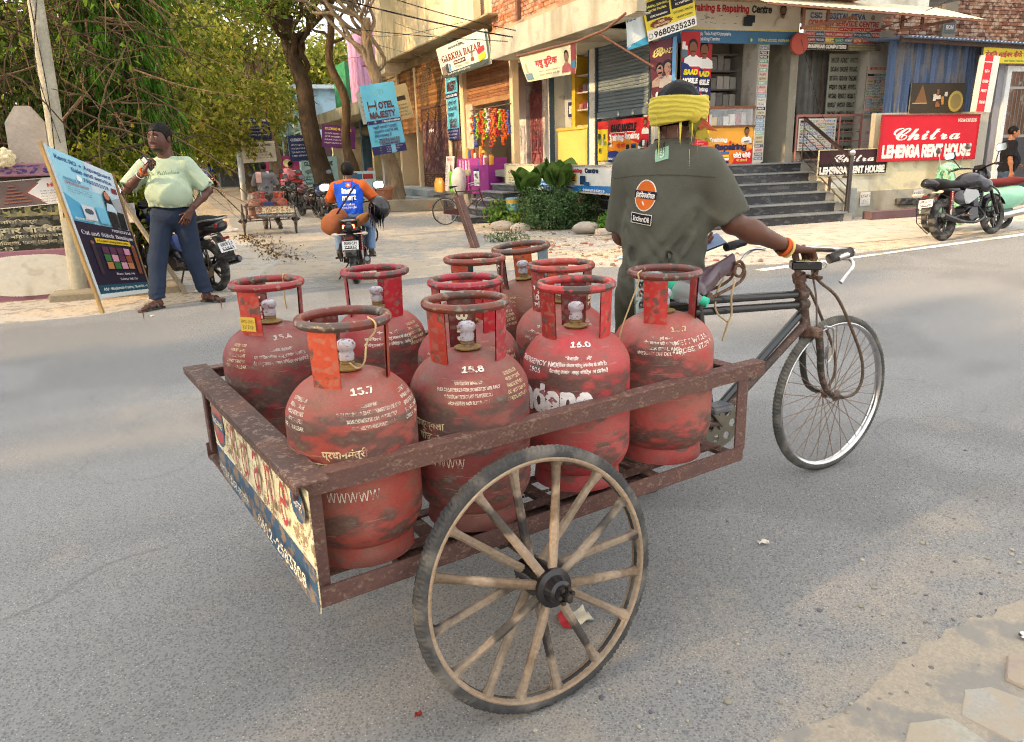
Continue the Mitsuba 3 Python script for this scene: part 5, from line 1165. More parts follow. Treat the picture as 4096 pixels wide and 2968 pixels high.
part(B2,'post',rb(7.62,7.86,0,3.2,.7,1.0),'m_plaster','#8d9096'); part(B2,'door_frame',rb(7.80,7.93,0,2.95,.9,1.06).mesh(rb(7.93,9.6,2.85,2.95,.9,1.06)),'m_plain','#cfd2d4')
part(B2,'roof_slab',rb(4.6,9.5,3.5,3.56,-3,.2),'m_concrete','#5c5852'); part(B2,'inner_wall',rb(7.5,9.6,0,3.4,-1.5,-1.4),'m_plaster','#6a655e')
GT = thing('barred_gate','grey gate with upright bars beside the man in black','gate')
for k in range(15): part(GT,'bar',MB().cyl(RP(7.97+.11*k,1.55,.95),RP(7.97+.11*k,2.85,.95),.009,sides=6),'m_steel','#6a6764')
part(GT,'sheet',rb(7.95,9.6,.3,1.5,.94,.96),'m_plain','#3a3c40'); part(GT,'rail',rb(7.95,9.6,1.5,1.56,.93,.97).mesh(rb(7.95,9.6,2.5,2.55,.93,.97)),'m_steel','#8a8782')
def chitra(s,w,h):
 s.text('Chitra',.10*w,.46*h,.30*h,'#e8e2da',w=.72*w,font='script',bold=1); s.text('LEHENGA RENT HOUSE',.03*w,.09*h,.24*h,'#e8e2da',w=.92*w,bold=6); s.text('9304930335',.77*w,.84*h,.07*h,'#eed8d0',w=.2*w,bold=3)
CH = sign('shop_sign','big red rent house sign with white script lettering on the cream wall',tilt(FRo(4.56,1.10,1.06),-.005),2.62,.90,'#c9182e',chitra,frame=.02,fcol='#a01c28')
sign('shop_sign','dark maroon and black rent house sign behind the stair railing',FRo(3.12,.86,1.02),1.74,.50,'#17110f',lambda s,w,h: (s.rect(0,.45*h,w,h,'#3a1c20'),s.text('Chitra',.2*w,.52*h,.32*h,'#e4dfd8',w=.6*w,font='script',bold=1),s.text('LEHENGA RENT HOUSE',.02*w,.08*h,.24*h,'#e4dfd8',w=.95*w,bold=6)),frame=.02,fcol='#c9c0a0')
V1 = thing('upright_sign','narrow upright red and white sign box beside the yellow board','sign')
VF = FRo(6.60,2.03,1.45) @ rot([0,0,1],-.06)
part(V1,'case',MB().box((.20,.54,-.07),(.40,1.08,.14),VF),'m_plain','#d8d5cc')
s = Sheet(); s.rect(.0,.0,.22,1.08,'#c8303a'); s.text('Chitra',.05,.74,.08,'#f0e4dc',w=.13,font='script',bold=1,rotate=.2); [s.text(tx,.03,y,.05,'#f0e4dc',w=.16,bold=4) for tx,y in (('LEHENGA',.56),('RENT',.38),('HOUSE',.16))]; s.rect(0,.94,.22,.96,'#e8dcd4'); part(V1,'print',colored(s.m,VF),'m_print',kind='stuff')
sign('yellow_board','yellow cafe signboard with red lettering under the tin roof',FRo(6.86,2.98,1.22),2.0,.30,'#d8c435',lambda s,w,h: (s.text('रोहित साईबर कैफे एवं',.03*w,.42*h,.3*h,'#a83a30',w=.62*w,font='deva',bold=3),s.text('near colony, road no. 2',.3*w,.1*h,.14*h,'#5a7a4a',w=.3*w,bold=2)),thick=.05)
sign('food_poster','dim poster of snacks and a yellow bowl on the blue tin wall',FRo(5.35,2.04,.96),1.45,.58,'#3a2f22',lambda s,w,h: (s.poly([(.08*w,.3*h),(.2*w,.95*h),(.32*w,.3*h)],'#7a5330'),s.rect(.04*w,.3*h,.3*w,.34*h,'#a58a60'),s.disc(.84*w,.38*h,.14*w,'#b09a4c',.36*h),s.disc(.84*w,.38*h,.1*w,'#8a7a48',.26*h),s.blobs(.4*w,.1*h,.68*w,.8*h,8,['#8a5a34','#b07a3a','#cabfae','#5a3a24'],4,.15,.35)))
for i,s0 in enumerate((4.22,5.62)): sign('paper_notice',['torn white paper notice low on the cream wall nearer the steps','torn white paper notice low on the cream wall beside the black motorcycle'][i],tilt(FRo(s0,.22,1.06),.04),.26,.28,'#d0cdc4',lambda s,w,h: (s.text('KURTI',.03*w,.62*h,.2*h,'#4a4844',w=.9*w,font='serif'),s.lines(.15*w,.85*w,.4*h,3,.13*h,.06*h,'#8d8b86',2)),thick=.004)
sign('paper_notice','faint to-let paper on the cream side wall under the white pillar',FRo(5.0,1.35,.06),.48,.62,'#d9c9c4',lambda s,w,h: (s.text('TO LET',.25*w,.5*h,.1*h,'#6a5a58',w=.5*w,bold=2),s.lines(.2*w,.8*w,.35*h,3,.1*h,.05*h,'#9a8a88',3)),thick=.004)
KB = MB().mesh(rb(3.9,5.0,0,.16,1.5,1.75)).mesh(rb(5.0,6.5,0,.17,1.45,1.7)); solo('kerb_stone',KB,'m_concrete','#6a5558','low maroon and grey kerb at the foot of the cream wall','kerb')
solo('drain_pipe',MB().bar(RP(5.15,.27,1.1),RP(6.2,.25,1.1),.14,.14,ch=.02),'m_rubber','#2a2a2c','short black pipe lying along the foot of the cream wall','pipe')
# brick house behind it
B3 = thing('brick_house','unplastered dark brick house with a concrete column at the right edge','building')
part(B3,'wall',rb(8.6,18,0,8,-6.2,-5.0),'m_plaster','#6d5346'); part(B3,'column',rb(12.25,12.75,0,8,-5,-4.85),'m_concrete','#77736c')
nb = 0
for row in range(17):
 z = 3.9+row*.105; s0 = 9.6+(.16 if row % 2 else 0)
 while s0 < 15.4 and nb < 290:
  if not 12.2 < s0+.15 < 12.8: part(B3,'brick',rb(s0,s0+.29,z,z+.088,-5.02,-4.965+br.normal()*.01),'m_brick',['#77564a','#6a4a40','#82604f','#5f453c'][br.integers(0,4)],seed=br.random()); nb += 1
  s0 += .31
sign('plot_plate','small dark plate with worn letters on the concrete column',FRo(12.28,4.55,-4.84),.42,.35,'#4a4c50',lambda s,w,h: s.text('RCM',.15*w,.35*h,.3*h,'#a5a5a2',w=.7*w,bold=3))

# ---------------------------------------------------------------- cream building with gate and bazaar
B1 = thing('cream_building','cream building with a deep overhang, sunlit gate and bazaar shop','building')
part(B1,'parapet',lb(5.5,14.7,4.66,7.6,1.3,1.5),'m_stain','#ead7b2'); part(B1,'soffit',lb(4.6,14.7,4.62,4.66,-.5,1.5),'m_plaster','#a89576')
part(B1,'end_wall',lb(4.6,5.5,4.66,7.6,.1,1.2),'m_stain','#d9c6a0'); part(B1,'corner',lb(13.6,14.72,4.3,8.5,-.5,1.52),'m_stain','#ead8b6')
mat('m_stain',lambda p,n,uv: mix(unpack(uv),unpack(uv)*mi.Color3f(0.6,0.55,0.5),0.55*smoothstep(0.52,0.68,fbm(p.x*7,p.y*7,p.z*0.6,4)))*grain(p,20.0,0.08),0.9,specular=0.15)
part(B1,'wall',lb(6.7,14.6,3.6,4.64,.2,.8),'m_plaster','#b59f80'); part(B1,'core',lb(4.6,14.6,0,9,-6,-2.2),'m_plaster','#8d7c62')
part(B1,'floor',lb(4.5,14.6,0,.55,-2.5,1.35),'m_concrete','#8d8c88')
part(B1,'pier',lb(4.42,4.6,.5,4.3,.84,1.0),'m_stain','#e2caa4')
for t0,t1 in ((7.72,8.0),(8.85,9.12),(12.0,12.15),(14.0,14.25)): part(B1,'pier',lb(t0,t1,.5,4.3,.2,1.0),'m_stain','#e2caa4')
part(B1,'pier',lb(8.0,8.85,.5,4.3,.3,.9),'m_plaster','#b99f7e')
part(B1,'dark_back',lb(4.5,14.4,.5,4.6,-2.2,-2.0),'m_plaster','#a3917a')
part(B1,'side_panel',lb(7.2,7.7,.55,2.85,.85,.95),'m_plaster','#d9bfa4')
for k in range(3):
 z = .19*k; o = 2.75 -.42*k; st = part(B1,'step',lb(8.6,14.0,z,z+.18,.9,o),'m_concrete','#8f969a')
SB = thing('roller_shutter','brown roller shutter rolled half up over the bazaar counter','shutter')
for k in range(15): part(SB,'slat',lb(4.62,7.7,2.92+.085*k,2.92+.085*k+.078,.86,.895,ch=.008),'m_wood',['#9c6c4c','#8f6044','#a5754f'][k % 3])
part(SB,'bottom_rail',lb(4.62,7.7,2.78,2.91,.86,.93),'m_wood','#a8805a')
WS = thing('bamboo_screen','brown cane blind with stains beside the metal gate','screen')
for k in range(26): part(WS,'slat',lb(9.15,13.9,2.32+.078*k,2.32+.078*k+.072,.93,.965+.006*(k % 2)),'m_screen',['#8a6440','#7d5836','#94704a','#6f4c30'][(k*7) % 4])
mat('m_screen',lambda p,n,uv: mix(unpack(uv),(0.10,0.065,0.04),0.85*smoothstep(0.46,0.62,fbm(p.x*2.2,p.y*2.2,p.z*1.3,4)))*grain(p,40.0,0.25),0.9,specular=0.1)
def gate(name,label,t0,t1,z0,z1,col):
 g = thing(name,label,'gate')
 part(g,'sheet',lb(t0,t1,z0+.42,z1 -.42,.96,.98),'m_dusty',col)
 fr = MB()
 for t in (t0,t1): fr.bar(LP(t,z0,.97),LP(t,z1,.97),.05,.04,N2)
 for z in (z0+.02,z0+.42,z1 -.42,z1): fr.bar(LP(t0,z,.97),LP(t1,z,.97),.05,.05,N2)
 part(g,'frame',fr,'m_rust','#5a4038'); part(g,'brace',MB().bar(LP(t1,z0+.44,.99),LP(t0,z1 -.44,.99),.03,.02,N2),'m_rust','#77564a')
 for za,zb in ((z0+.02,z0+.42),(z1 -.42,z1)):
  l = MB(); n = int((t1 -t0)/.14)
  for k in range(-2,n+1):
   for sg in (0,1):
    a,b = t0+k*.14,t0+k*.14+.4
    if sg: a,b = b,a
    l.bar(LP(min(max(a,t0),t1),za,.97),LP(min(max(b,t0),t1),zb,.97),.014,.014,N2)
  part(g,'lattice',l,'m_rust','#6a4a3c',kind='stuff')
 return g
g = gate('metal_gate','maroon sheet-metal gate with lattice top and bottom in the cream building',9.2,11.6,.58,3.0,'#54343a')
s = Sheet(); [s.rect(.0+.1*k,.1+.03*(k % 2),.08+.1*k,.17+.02*(k % 3),'#d9d5d0') for k in range(5)]; part(g,'paint_marks',colored(s.m,FLo(10.9,2.15,.982)),'m_print',kind='stuff')
gate('side_gate','narrow brown gate leaf standing open between the cream piers',8.05,8.75,.58,3.0,'#6a4a40')
def majesty(s,w,h,big=True):
 s.rect(0,0,w,.12*h,'#2a2c5c'); s.lines(.05*w,.95*w,.085*h,3,.034*h,.02*h,'#b9b8cc',5)
 s.ring(.5*w,.88*h,.12*w,.012*w,'#8fb8c0'); s.ring(.42*w,.87*h,.07*w,.01*w,'#8fb8c0')
 s.rect(.12*w,.63*h,.15*w,.77*h,'#5a3a34'); s.rect(.12*w,.685*h,.36*w,.71*h,'#5a3a34'); s.rect(.34*w,.63*h,.37*w,.77*h,'#5a3a34')
 s.text('OTEL',.42*w,.65*h,.085*h,'#5a2f34',w=.46*w,bold=4); s.text('MAJESTY',.12*w,.52*h,.085*h,'#5a2f34',w=.76*w,bold=4)
 s.rect(0,.44*h,w,.49*h,'#2a2c5c'); s.text('A-C & Non A-C Rooms Available',.03*w,.453*h,.026*h,'#e4e8ee',w=.94*w,bold=2)
 for i,tx in enumerate(('यहाँ शादी पार्टी','जन्मदिन आदि के लिए','हॉल उपलब्ध है')): s.text(tx,.15*w,(.37 -.06*i)*h,.036*h,'#3a4a6a',w=(.7,.72,.5)[i]*w,font='deva',bold=2)
 s.disc(.16*w,.2*h,.035*w,'#3fae5a'); s.text('7033404333',.24*w,.18*h,.04*h,'#5a2f44',w=.62*w,bold=3); s.text('7004040401',.24*w,.13*h,.04*h,'#5a2f44',w=.62*w,bold=3)
sign('hotel_sign','upright light blue hotel sign fixed between the cream piers',FLo(8.95,1.95,1.05),.95,2.6,'#5fb0d0',majesty)
def bazar(s,w,h):
 s.rect(0,0,w,.14*h,'#3f4a46'); s.text('GARKHA BAZAR',.07*w,.48*h,.22*h,'#7a2a2c',w=.84*w,font='serif',bold=1); s.text('आप के घर की दुकान',.26*w,.82*h,.07*h,'#4a4a40',w=.32*w,font='deva',bold=2)
 s.rect(.32*w,.30*h,.58*w,.42*h,'#4a2e28'); s.text('SALE 50% OFF',.34*w,.335*h,.05*h,'#e2d8c8',w=.22*w,bold=3); s.text('GENERAL STORE',.33*w,.19*h,.07*h,'#a8ac98',w=.32*w,bold=2)
 s.rect(.03*w,.08*h,.12*w,.36*h,'#7a6a62'); s.rect(.13*w,.12*h,.19*w,.4*h,'#3a3f46'); s.rect(.21*w,.16*h,.24*w,.38*h,'#5f8fb8'); s.bust(.72*w,.22*h,.3*h,'#a06a48','#8a4a3a')
 s.poly([(.84*w,.34*h),(.97*w,.42*h),(.96*w,.56*h),(.83*w,.46*h)],'#c8303a'); s.poly([(.85*w,.12*h),(.98*w,.2*h),(.97*w,.36*h),(.84*w,.3*h)],'#e0bc2c'); s.lines(.14*w,.84*w,.05*h,1,.1,.06*h,'#d8d6cc',6)
flex('bazaar_sign','tilted white bazaar signboard with dark red lettering under the overhang',[LP(7.86,3.54,1.5),LP(4.37,3.53,1.62),LP(5.05,4.39,1.42),LP(8.64,4.40,1.4)],bazar,3.5,.9,'#c9cfc2','sign',thick=.08,sway=.004)
# bazaar counter and goods
BC = thing('bazaar_counter','magenta bazaar counter with stickers beside the black stairs','counter')
part(BC,'body',lb(5.0,7.1,.55,1.42,.95,1.5),'m_plain','#9c3a8a'); part(BC,'body',lb(4.45,5.6,.55,1.25,1.2,1.7),'m_plain','#8f2f7e')
s = Sheet(); [s.poly([(.15+.22*k,.45),(.29+.22*k,.45),(.27+.22*k,.82),(.17+.22*k,.82)],c) for k,c in enumerate(('#d8a8c0','#c89ab5','#e0bccb','#d08aa8'))]; s.rect(.3,.1,.62,.5,'#d88a6a'); s.rect(.42,.2,.5,.42,'#c8502c'); part(BC,'stickers',colored(s.m,FLo(7.1,.55,1.502)),'m_print',kind='stuff')
sign('notice','white printed notice on the magenta counter',FLo(5.35,.75,1.72),.36,.42,'#d8d5d8',lambda s,w,h: (s.rect(0,.85*h,w,h,'#3a2a6a'),s.blobs(.2*w,.25*h,.8*w,.75*h,12,['#4a4850','#8a8890'],3,.15,.3)))
sign('sandwich_board','white price board leaning on the magenta counter',FLo(7.95,.55,1.6) @ rot([1,0,0],-.1),.68,.95,'#d0c9c4',lambda s,w,h: (s.text('SALE',.1*w,.88*h,.07*h,'#b05a5a',w=.7*w,bold=3),s.blobs(.45*w,.15*h,.95*w,.85*h,9,['#c89a94','#8a6a5a','#3a3a3c','#d0b0a8'],7,.2,.35),s.lines(.05*w,.4*w,.7*h,8,.08*h,.03*h,'#5a5a60',4)))
gcol = ['#d86a2c','#5a6ab0','#9ac03a','#c84a3a','#e07a3a','#8fb43a','#d8d4e0','#c8584a','#e08a3c','#b83a48','#a8c84a','#d06030']
for k in range(14):
 t0 = 7.05 -k*.185; L_ = .5+.55*((k*37) % 10)/10; z1 = 2.62 -.1*abs(k -6)/6
 g = MB(); gr2 = np.random.default_rng(k)
 for q in range(int(L_/.05)):
  for e in range(2): g.ell(LP(t0+gr2.normal()*.035,z1 -q*.05,1.02+gr2.normal()*.03),(.035,.035,.03),rings=4)
 solo('garland',g,'m_cloth',gcol[k % 12],f"{['orange', 'blue', 'lime', 'red', 'orange', 'green', 'white', 'red', 'amber', 'crimson', 'lime', 'orange'][k % 12]} packet strip hanging in the bazaar doorway, {['first', 'second', 'third', 'fourth', 'fifth', 'sixth', 'seventh', 'eighth', 'ninth', 'tenth', 'eleventh', 'twelfth', 'thirteenth', 'fourteenth'][k]} from its left end",'packets',group='packet strips in the bazaar doorway',smooth=True)
solo('hanging_rod',MB().cyl(LP(7.2,2.66,1.02),LP(4.5,2.66,1.02),.012),'m_rust','#6a5a50','thin rod that carries the packet strips','rod')
gx = np.random.default_rng(21)
for k in range(12):
 t0 = 6.9 -k*.19; h_ = gx.uniform(.12,.3)
 solo('jar',MB().lathe([(0,0),(.06,0),(.065,.02),(.065,h_*.8),(.045,h_*.88),(.05,h_*.9),(.05,h_),(0,h_)],mat4(E2,N2,[0,0,1],LP(t0,1.42 if t0 > 5.6 else 1.25,1.25 if t0 > 5.6 else 1.45)),12),'m_gloss',['#c8a43a','#3a5a8a','#b8502c','#d8cfae','#6a4a2c','#d0902c'][k % 6],f"{['yellow', 'blue', 'red', 'cream', 'brown', 'amber'][k % 6]} jar on the bazaar counter, {['first', 'second', 'third', 'fourth', 'fifth', 'sixth', 'seventh', 'eighth', 'ninth', 'tenth', 'eleventh', 'twelfth'][k]} from its left end",'jar',smooth=40)
for k in range(4):
 solo('oil_bottle',MB().lathe([(0,0),(.07,0),(.075,.03),(.07,.1),(.075,.2),(.06,.28),(.03,.33),(.03,.38),(0,.38)],mat4(E2,N2,[0,0,1],LP(7.6 -.15*k,.55,1.95)),12),'m_gloss','#d89a3a','yellow oil bottle in front of the magenta counter','bottle',smooth=40,group='oil bottles at the bazaar counter')
solo('sack',MB().ell(LP(6.1,.85,1.85),(.2,.16,.36)),'m_cloth','#d8d4c8','white filled bag with green print before the magenta counter','bag',smooth=True); solo('sack',MB().mesh(lb(6.35,6.75,.55,1.1,1.75,1.9,ch=.03)),'m_cloth','#6aae3a','green bag before the magenta counter','bag')

# ---------------------------------------------------------------- low shop row, pink and blue houses beyond
B4 = thing('shop_row','row of low shops under a mouldy concrete slab beyond the cream building','building')
part(B4,'slab',lb(14.9,27.5,3.08,3.5,.2,2.2),'m_plaster','#a09a86'); part(B4,'core',lb(14.9,27.5,0,3.1,-3,-.8),'m_plaster','#5a554c')
for k,(t0,c) in enumerate(((14.9,'#d8cfa8'),(16.2,'#cfcac0'),(17.6,'#c9b58a'),(19.4,'#5c7a8a'),(21.2,'#d0c9b8'),(23.2,'#a8968a'),(25.4,'#c9c4b8'))): part(B4,'pier',lb(t0,t0+.28,0,3.1,.4,1.1),'m_plaster',c)
for k,(t0,t1,c) in enumerate(((15.2,16.2,'#8a6470'),(16.5,17.6,'#a3aeb2'),(17.9,19.4,'#3a3234'),(19.7,21.2,'#9c8f5c'),(21.5,23.2,'#8a8d90'),(23.5,25.4,'#5c6468'))): part(B4,'shutter',lb(t0,t1,.1,2.5,.5,.55),'m_dusty',c)
for k,(t0,t1) in enumerate(((15.2,16.2),(17.9,19.4),(19.7,21.2))): part(B4,'shutter_roll',MB().cyl(LP(t0,2.65,.9),LP(t1,2.65,.9),.2,sides=14),'m_dusty',['#6a6c6a','#77705c','#8a867c'][k],smooth=40)
part(B4,'counter',lb(17.9,18.8,.1,1.2,.6,1.1),'m_plain','#a85a5c')
part(B4,'plinth',lb(14.9,27.5,0,.22,-.5,1.6),'m_concrete','#8f8a82')
B5 = thing('pink_house','pink house with a brown louvred window behind the shop row','building')
part(B5,'wall',lb(15.2,26.2,3.4,7.2,-3,-.2),'m_plaster','#c898c0'); part(B5,'band',lb(15.2,26.4,3.3,3.5,-.3,.1),'m_plaster','#7a5a74')
f = part(B5,'window',lb(17.0,21.2,3.95,5.35,-.22,-.12),'m_dusty','#6a5c48')
for k in range(8): part(f,'louvre',lb(17.1,21.1,4.02+.16*k,4.12+.16*k,-.12,-.08),'m_dusty','#77684f')
part(B5,'window_hood',lb(16.8,21.5,5.4,5.55,-.2,.35),'m_plaster','#a56aa0'); part(B5,'green_wall',lb(26.2,29,3.0,6.2,-2,0),'m_plaster','#3f8a64')
for k in range(14): part(B5,'baluster',lb(16.9+.3*k,17.0+.3*k,5.9,6.5,-.15,-.05),'m_plaster','#d8b8d0')
B6 = thing('blue_house','pale blue house far down the side street beyond the trees','building')
part(B6,'wall',lb(34,46,0,5.6,-4,1),'m_plaster','#a9cbe0'); part(B6,'wall',lb(27.5,34,0,2.4,-1,1.2),'m_plaster','#b8a6c4'); part(B6,'roof',lb(33.5,46.5,5.6,5.8,-4.5,1.4),'m_plaster','#c2d2da')
for k in range(4): part(B6,'window',lb(35+2.6*k,36.4+2.6*k,1.6,3.2,.98,1.06),'m_dusty','#4a4c52')
part(B6,'door',lb(29,30.2,0,2.2,1.18,1.26),'m_dusty','#3a3a40'); part(B6,'pillar',lb(30.8,31.3,0,3.0,1.2,1.6),'m_plaster','#c9bba0')
B7 = thing('grey_shed','grey tin shed across the end of the side street','shed')
part(B7,'wall',lb(47,56,0,3.6,0,5),'m_dusty','#6a6c70'); part(B7,'roof',lb(46.5,56.5,3.6,3.7,-.4,5.4),'m_dusty','#8a8d90')
B8 = thing('yellow_wall_house','distant cream and yellow house at the end of the street','building')
yw = np.array([-30.5,75,0]); part(B8,'wall',MB().box((-24,84,2.5),(16,3,5)),'m_plaster','#c9b27a'); part(B8,'gatepost',MB().box((-29,78,1.2),(1,1,2.4)),'m_plaster','#c9a58c')
# ---------------------------------------------------------------- trees and other plants
def leaves(C,L,W,cols,seed=0,droop=0.0,out=None,fold=.25,mb=None):
 """many small folded leaves at the points C; droop 0 = any direction, 1 = hanging."""
 r = np.random.default_rng(seed); n = len(C)
 d = r.normal(size=(n,3))
 if out is not None: d = d+out*1.2
 d[:,2] -= droop*4; d /= np.linalg.norm(d,axis=1,keepdims=True)
 u = r.normal(size=(n,3)); u -= (u*d).sum(1,keepdims=True)*d; u /= np.linalg.norm(u,axis=1,keepdims=True)
 nn = np.cross(d,u); l = L*r.uniform(.6,1.25,(n,1)); w = W*r.uniform(.7,1.2,(n,1))
 V = np.stack([C,C+d*l*.45+u*w*.5+nn*w*fold,C+d*l,C+d*l*.45 -u*w*.5+nn*w*fold],1).reshape(-1,3)
 i = np.arange(n)[:,None]*4
 F = np.vstack([i+[0,1,2],i+[0,2,3]])
 m = mb or MB(); m.has_color = True
 pc = np.array([pack(c) for c in cols]); k = r.integers(0,len(cols),n)
 m.V.append(V); m.F.append(F+m.n); m.C.append(np.repeat(pc[k],4)); m.n += len(V)
 return m
def clumps(center,radii,n_cl,n_leaf,cr,seed,shell=.55,keep=None):
 r = np.random.default_rng(seed); c = r.normal(size=(n_cl,3)); c /= np.linalg.norm(c,axis=1,keepdims=True)
 c = c*(shell+(1 -shell)*r.random((n_cl,1))**.7)*np.asarray(radii)+np.asarray(center)
 if keep is not None: c = c[[bool(keep(q)) for q in c]]
 k = r.integers(0,len(c),n_leaf); s = cr*r.uniform(.6,1.3,len(c))
 return c[k]+r.normal(size=(n_leaf,3))*s[k][:,None]*[.55,.55,.4],c
def limb(mb,p0,p1,r0,r1,seed,wob=.12,n=7):
 r = np.random.default_rng(seed); t = np.linspace(0,1,n)[:,None]; p0,p1 = np.asarray(p0,float),np.asarray(p1,float)
 p = p0+(p1 -p0)*t; p[1:-1] += r.normal(size=(n -2,3))*np.linalg.norm(p1 -p0)*wob*.35
 p = smooth_path(p,4); mb.tube(p,np.linspace(r0,r1,len(p)),9); return p
GREENS = ['#55682a','#6b7d33','#7d8c3a','#475a26','#8f9a48','#5f7430']
YGREEN = ['#7f8a38','#93993f','#a3a44e','#69762f','#858c42','#b0ac5c']
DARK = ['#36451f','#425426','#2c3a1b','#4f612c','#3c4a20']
def tree(name,label,base,h,trunk_r,lean,crown,n_leaf,L,W,cols,seed,bark='#6d5c4a',cl=26,cr=.8,limbs=7,group=None,shell=.5,droop=.15):
 """trunk with limbs and a crown of leaf clumps; crown = (centre offset, radii)."""
 t = thing(name,label,'tree',group); b = np.asarray(base,float); r = np.random.default_rng(seed)
 m = MB(); top = b+np.array([lean[0],lean[1],h])
 tp = limb(m,b -[0,0,.1],top,trunk_r,trunk_r*.6,seed,.03)
 m.lathe([(trunk_r*1.7,-.1),(trunk_r*1.25,.12),(trunk_r*1.02,.4),(trunk_r*.9,.6)],trans(*b),12)
 C,cc = clumps(top+np.asarray(crown[0]),crown[1],cl,n_leaf,cr,seed,shell)
 k = r.permutation(len(cc))[:limbs*3]
 for i,q in enumerate(cc[k]):
  if i < limbs: limb(m,tp[int(len(tp)*r.uniform(.65,.98))],q,trunk_r*.28,trunk_r*.07,seed+i,.1)
  else: limb(m,tp[-1]+(q -tp[-1])*r.uniform(0,.3),q,trunk_r*.11,trunk_r*.04,seed+i,.14,6)
 part(t,'trunk',m,'m_bark',bark,smooth=True,seed=seed)
 part(t,'crown',leaves(C,L,W,cols,seed,droop),'m_leaf',kind='stuff')
 return t
# ---- left corner: wall, stone, pole, creeper
HW = math.radians(20); EW = np.array([math.cos(HW),math.sin(HW),0]); NW = np.array([math.sin(HW),-math.cos(HW),0])
def WF(u,z,o=0.0): return mat4(EW,[0,0,1],NW,np.array([-5.75,8.37,0])+EW*u+NW*o+np.array([0,0,z]))
def wl(u0,u1,z0,z1,o0,o1,ch=0.0): return wbox(MB(),WF(0,0),u0,u1,z0,z1,o0,o1,ch)
PW = thing('compound_wall','lilac compound wall with black plaque, white oval and painted phone number on its ledge','wall')
part(PW,'base',wl(-4,1.1,-.1,.56,-.35,0,.01),'m_plaster','#8a6873'); part(PW,'panel',wl(-4,1.08,.56,1.36,-.35,-.05),'m_plaster','#5f564b'); part(PW,'ledge',wl(-4,1.12,1.36,1.50,-.40,.07,.012),'m_plaster','#8d6c76')
part(PW,'gravel_step',wl(.55,1.9,-.02,.09,-.2,.35,.02),'m_concrete','#867e70')
a = np.linspace(0,2*PI,49); ov = Polygon(np.stack([np.sign(np.cos(a))*.52*np.abs(np.cos(a))**.7+.36,.28+.23*np.sign(np.sin(a))*np.abs(np.sin(a))**.75],1))
part(PW,'white_oval',MB().prism(ov,.012,WF(0,0,0)),'m_plaster','#c9c4b8')
s = Sheet(); s.text('7004363763',-.42,1.395,.075,'#4a3a6a',w=1.36,bold=5); part(PW,'painted_number',colored(s.m,WF(0,0,.071)),'m_worn2',kind='stuff')
mat('m_worn2',lambda p,n,uv: mix(unpack(uv),(0.25,0.15,0.17),0.7*smoothstep(0.48,0.58,fbm(p.x*40,p.y*40,p.z*40,4))),0.8,specular=0.2)
def plaque(s,w,h):
 s.poly([(0,.62*h),(w*.9,.62*h),(w*.93,.66*h),(w*.93,.86*h),(w*.9,.9*h),(0,.9*h)],'#8d8550'); s.text('श्री पूनम देवी',.12*w,.68*h,.15*h,'#2a2a20',w=.72*w,font='deva',bold=3)
 for i,(tx,hh,wd) in enumerate((('नगर, पार्षद निधि वार्ड',.055,.62),('दीपक कुमार चौरिसया',.10,.84),('माननीय सदस्य, बिहार विधान सभा',.05,.82),('नगर विकास अभियंत्रण, पटना (इलाका-३)',.055,.8),('वर्ष-2012-13',.055,.4))): s.text(tx,.06*w,(.50,.33,.24,.13,.03)[i]*h,hh*h,'#b5ae92',w=wd*w,font='deva',bold=2 if i != 1 else 3)
sign('stone_plaque','black stone plaque with worn yellow lettering set in the lilac wall',WF(-.36,.55,-.02),1.3,.62,'#26251f',plaque,thick=.03,matb='m_worn3')
mat('m_worn3',lambda p,n,uv: mix(unpack(uv),(0.13,0.12,0.10),0.7*smoothstep(0.46,0.6,fbm(p.x*22,p.y*22,p.z*22,4)))*grain(p,60.0,0.15),0.6,specular=0.3)
def hotelposter(s,w,h):
 s.rect(.02*w,.03*h,.6*w,.97*h,'#6a5a56'); s.poly([(.35*w,.5*h),(.62*w,0),(w,0),(w,h),(.62*w,h)],'#d5d2cc'); s.poly([(.35*w,.5*h),(.52*w,.17*h),(.6*w,.17*h),(.6*w,.83*h),(.52*w,.83*h)],'#8a5048'); s.poly([(.4*w,.5*h),(.63*w,0.02*h),(.98*w,0.02*h),(.98*w,.98*h),(.63*w,.98*h)],'#d8d5cf')
 for i in range(6): s.rect((.1+.02*i)*w,(.15+.12*i)*h,(.42 -.03*i)*w,(.22+.12*i)*h,'#8f5a4c'); s.rect((.1+.02*i)*w,(.15+.12*i)*h,(.42 -.03*i)*w,(.17+.12*i)*h,'#3a2e2c')
 s.poly([(.7*w,.8*h),(.78*w,.95*h),(.86*w,.8*h)],'#b83a34'); s.text('HOTEL',.64*w,.66*h,.12*h,'#b0403a',w=.3*w,bold=4); s.lines(.55*w,.95*w,.5*h,5,.1*h,.05*h,'#6a625c',3)
sign('pasted_poster','white hotel poster with a picture of a tall building pasted on the wall ledge panel',tilt(WF(.16,1.02,.0),.06),.84,.29,'#cfccc6',hotelposter,thick=.004)
sign('pasted_poster','torn grey poster at the left edge of the picture on the wall',tilt(WF(-.4,1.0,-.008),.05),.6,.28,'#b8b5ae',lambda s,w,h: s.blobs(0,0,w,h,9,['#4a4a46','#7a7a74','#2f2f2c'],4,.2,.5),thick=.004)
part_stone = thing('memorial_stone','grey upright stone with clipped corners standing on the wall ledge','stone')
part(part_stone,'slab',MB().prism(Polygon([(.36,1.5),(.74,1.5),(.76,1.92),(.64,2.10),(.5,2.10),(.38,1.93)]),.10,WF(0,0,-.2)),'m_concrete','#a39a94')
cr_ = np.random.default_rng(3); v,f = trimesh.creation.icosphere(subdivisions=3).vertices,trimesh.creation.icosphere(subdivisions=3).faces
